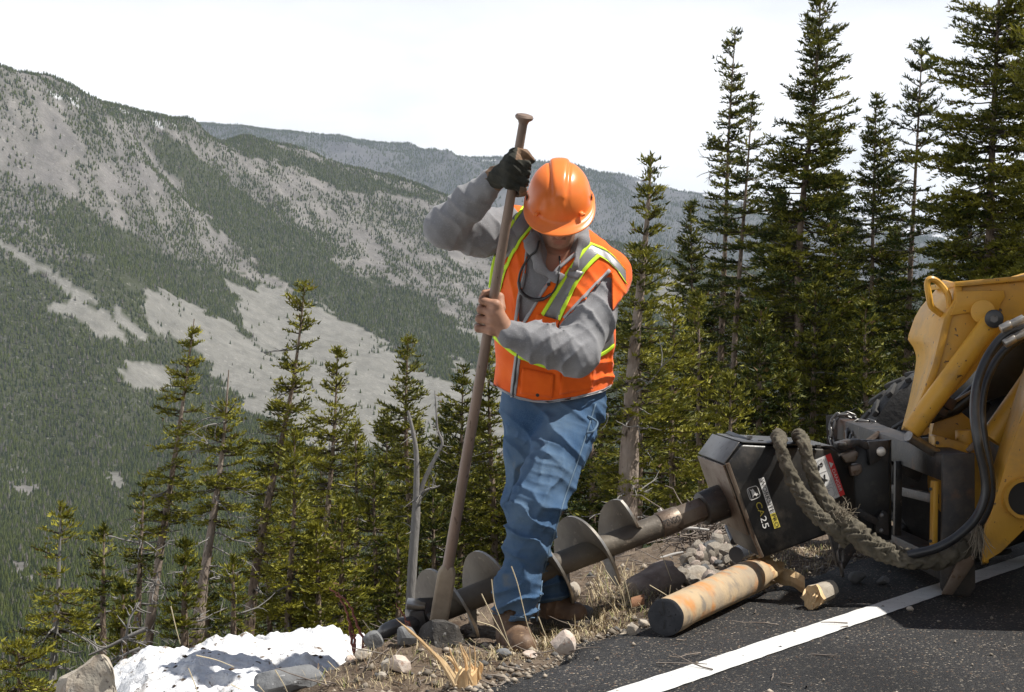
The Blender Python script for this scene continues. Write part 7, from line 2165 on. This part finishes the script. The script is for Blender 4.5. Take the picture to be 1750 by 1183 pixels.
# tall single stalks
tall = Tubes()
for pl, Y in (([(874,968),(885,1000),(902,1070),(918,1110)], 5.7), ([(840,990),(845,1030),(856,1060),(872,1108)], 5.65), ([(823,1015),(840,1050),(862,1090),(876,1112)], 5.65), ([(815,1062),(845,1072),(862,1090)], 5.7), ([(920,1054),(932,1085),(942,1100)], 5.75), ([(822,1047),(836,1064)], 5.7),
              ([(1104,888),(1124,930),(1145,985),(1150,1000)], 7.0), ([(1110,1000),(1140,1018),(1152,1030)], 6.6), ([(1146,1000),(1142,1030),(1140,1040)], 6.6), ([(640,1100),(660,1132),(672,1150)], 5.7), ([(668,1106),(664,1150),(676,1185)], 5.35), ([(667,1110),(672,1130),(668,1150)], 5.35),
              ([(292,1036),(300,1070),(308,1100)], 5.9), ([(470,1145),(485,1170),(492,1185)], 5.3), ([(322,1142),(335,1175),(338,1190)], 5.3), ([(335,1120),(370,1128),(400,1140)], 5.6), ([(395,1170),(415,1180)], 5.4), ([(620,1060),(645,1095),(658,1120)], 5.9), ([(560,1130),(580,1150)], 5.6),
              ([(1060,968),(1070,1000),(1080,1040)], 6.5), ([(1050,985),(1064,1015),(1070,1045)], 6.5), ([(1035,975),(1058,1010),(1066,1040)], 6.5), ([(1300,940),(1296,960)], 7.2), ([(1278,935),(1286,965)], 7.2), ([(1020,1010),(1045,1035),(1056,1052)], 6.5), ([(975,1075),(984,1095),(990,1102)], 5.9), ([(440,1170),(452,1183)], 5.3)):
    q = np.array(spline([P(x, y, Y + .02 * i) for i, (x, y) in enumerate(pl)], 4)); tall.add(q, np.linspace(.0019, .0011, len(q)), 4)
V_, F_ = tall.get(); tg = link('tall_straw', mesh_np('tall_straw', V_, F_), mat('pale straw stalk', (.62, .53, .36), .8, spec=.2), smooth=True)
tag(tg, 'tall pale dry grass stalks standing along the shoulder', 'grass', kind='stuff')
# litter sticks
t = Tubes()
for i in range(420):
    x, y = 560 + 960 * rgG.random(), 940 + 240 * rgG.random()
    g = ground_hit(x, y)
    if g is None or g.y > 9.5: continue
    s_ = side(np.array([g.x]), np.array([g.y]))[0]
    if s_ < -.03 and rgG.random() < .93: continue
    a = rgG.random() * 6.28
    t.add(crooked(np.array(g) + [0, 0, .008], (math.cos(a), math.sin(a), rgG.normal(0.05, .12)), .05 + .16 * rgG.random(), 4, rgG, .22), np.linspace(.0028, .0014, 5), 4)
V_, F_ = t.get(); lt = link('twig_litter', mesh_np('twig_litter', V_, F_), M_stick, smooth=True); tag(lt, 'small dead twigs scattered over the shoulder', 'twigs', kind='stuff')
# gravel
octv = np.array([(1,0,0),(-1,0,0),(0,1,0),(0,-1,0),(0,0,1),(0,0,-1)], float); octf = np.array([(0,2,4),(2,1,4),(1,3,4),(3,0,4),(2,0,5),(1,2,5),(3,1,5),(0,3,5)])
GVt, GF, GC = [], [], []; n_ = 0
for i in range(5200):
    if i < 3600:
        y = 4.7 + 4.8 * rgG.random() ** 1.3; s_ = rgG.exponential(.22) - .05; x = float(edge_x(y)) - s_ / .86
    else:
        x, y = -1.6 + 3.4 * rgG.random(), 4.7 + 4.0 * rgG.random(); s_ = float(side(np.array([x]), np.array([y]))[0])
        if s_ < 0 and rgG.random() < .72: continue
    z = gz(x, y) if s_ > 0 else .002
    r = (.0025 + .011 * rgG.random() ** 5) * (1.6 if s_ > .1 else .9)
    v = octv * (1 + rgG.normal(0, .22, octv.shape)) * r * np.array([1.1, 1, .7]); a = rgG.random() * 6.28
    v = v @ np.array([[math.cos(a), math.sin(a), 0], [-math.sin(a), math.cos(a), 0], [0, 0, 1]])
    GVt.append(v + [x, y, z + r * .3]); GF.append(octf + n_); n_ += 6
    u = rgG.random(); c = np.array([.34, .29, .23]) * (.45 + .9 * u) if rgG.random() < .8 else np.array([.12, .115, .11])
    GC.append(np.tile(c, (6, 1)))
for i in range(120):                                      # dirt crumbs melted out on the snow
    px_ = 215 + 370 * rgG.random(); Y_ = 5.5 + 1.1 * rgG.random(); x = (px_ - CXP) / FPX * Y_
    zs = float(snow_h(np.array([x]), np.array([Y_]))[0])
    if zs < gz(x, Y_) - .01: continue
    r = .003 + .011 * rgG.random() ** 3
    v = octv * (1 + rgG.normal(0, .3, octv.shape)) * r * np.array([1.3, 1.1, .6])
    GVt.append(v + [x, Y_, zs + r * .2]); GF.append(octf + n_); n_ += 6
    GC.append(np.tile(np.array([.07, .05, .036]) * (.6 + .9 * rgG.random()), (6, 1)))
gv = link('gravel', mesh_np('gravel', np.concatenate(GVt), None, np.concatenate(GF), {'tint': np.concatenate(GC)}), mat('loose gravel', (.3, .26, .2), .9, attr='tint', spec=.2))
tag(gv, 'loose gravel along the asphalt edge and shoulder', 'gravel', kind='stuff')
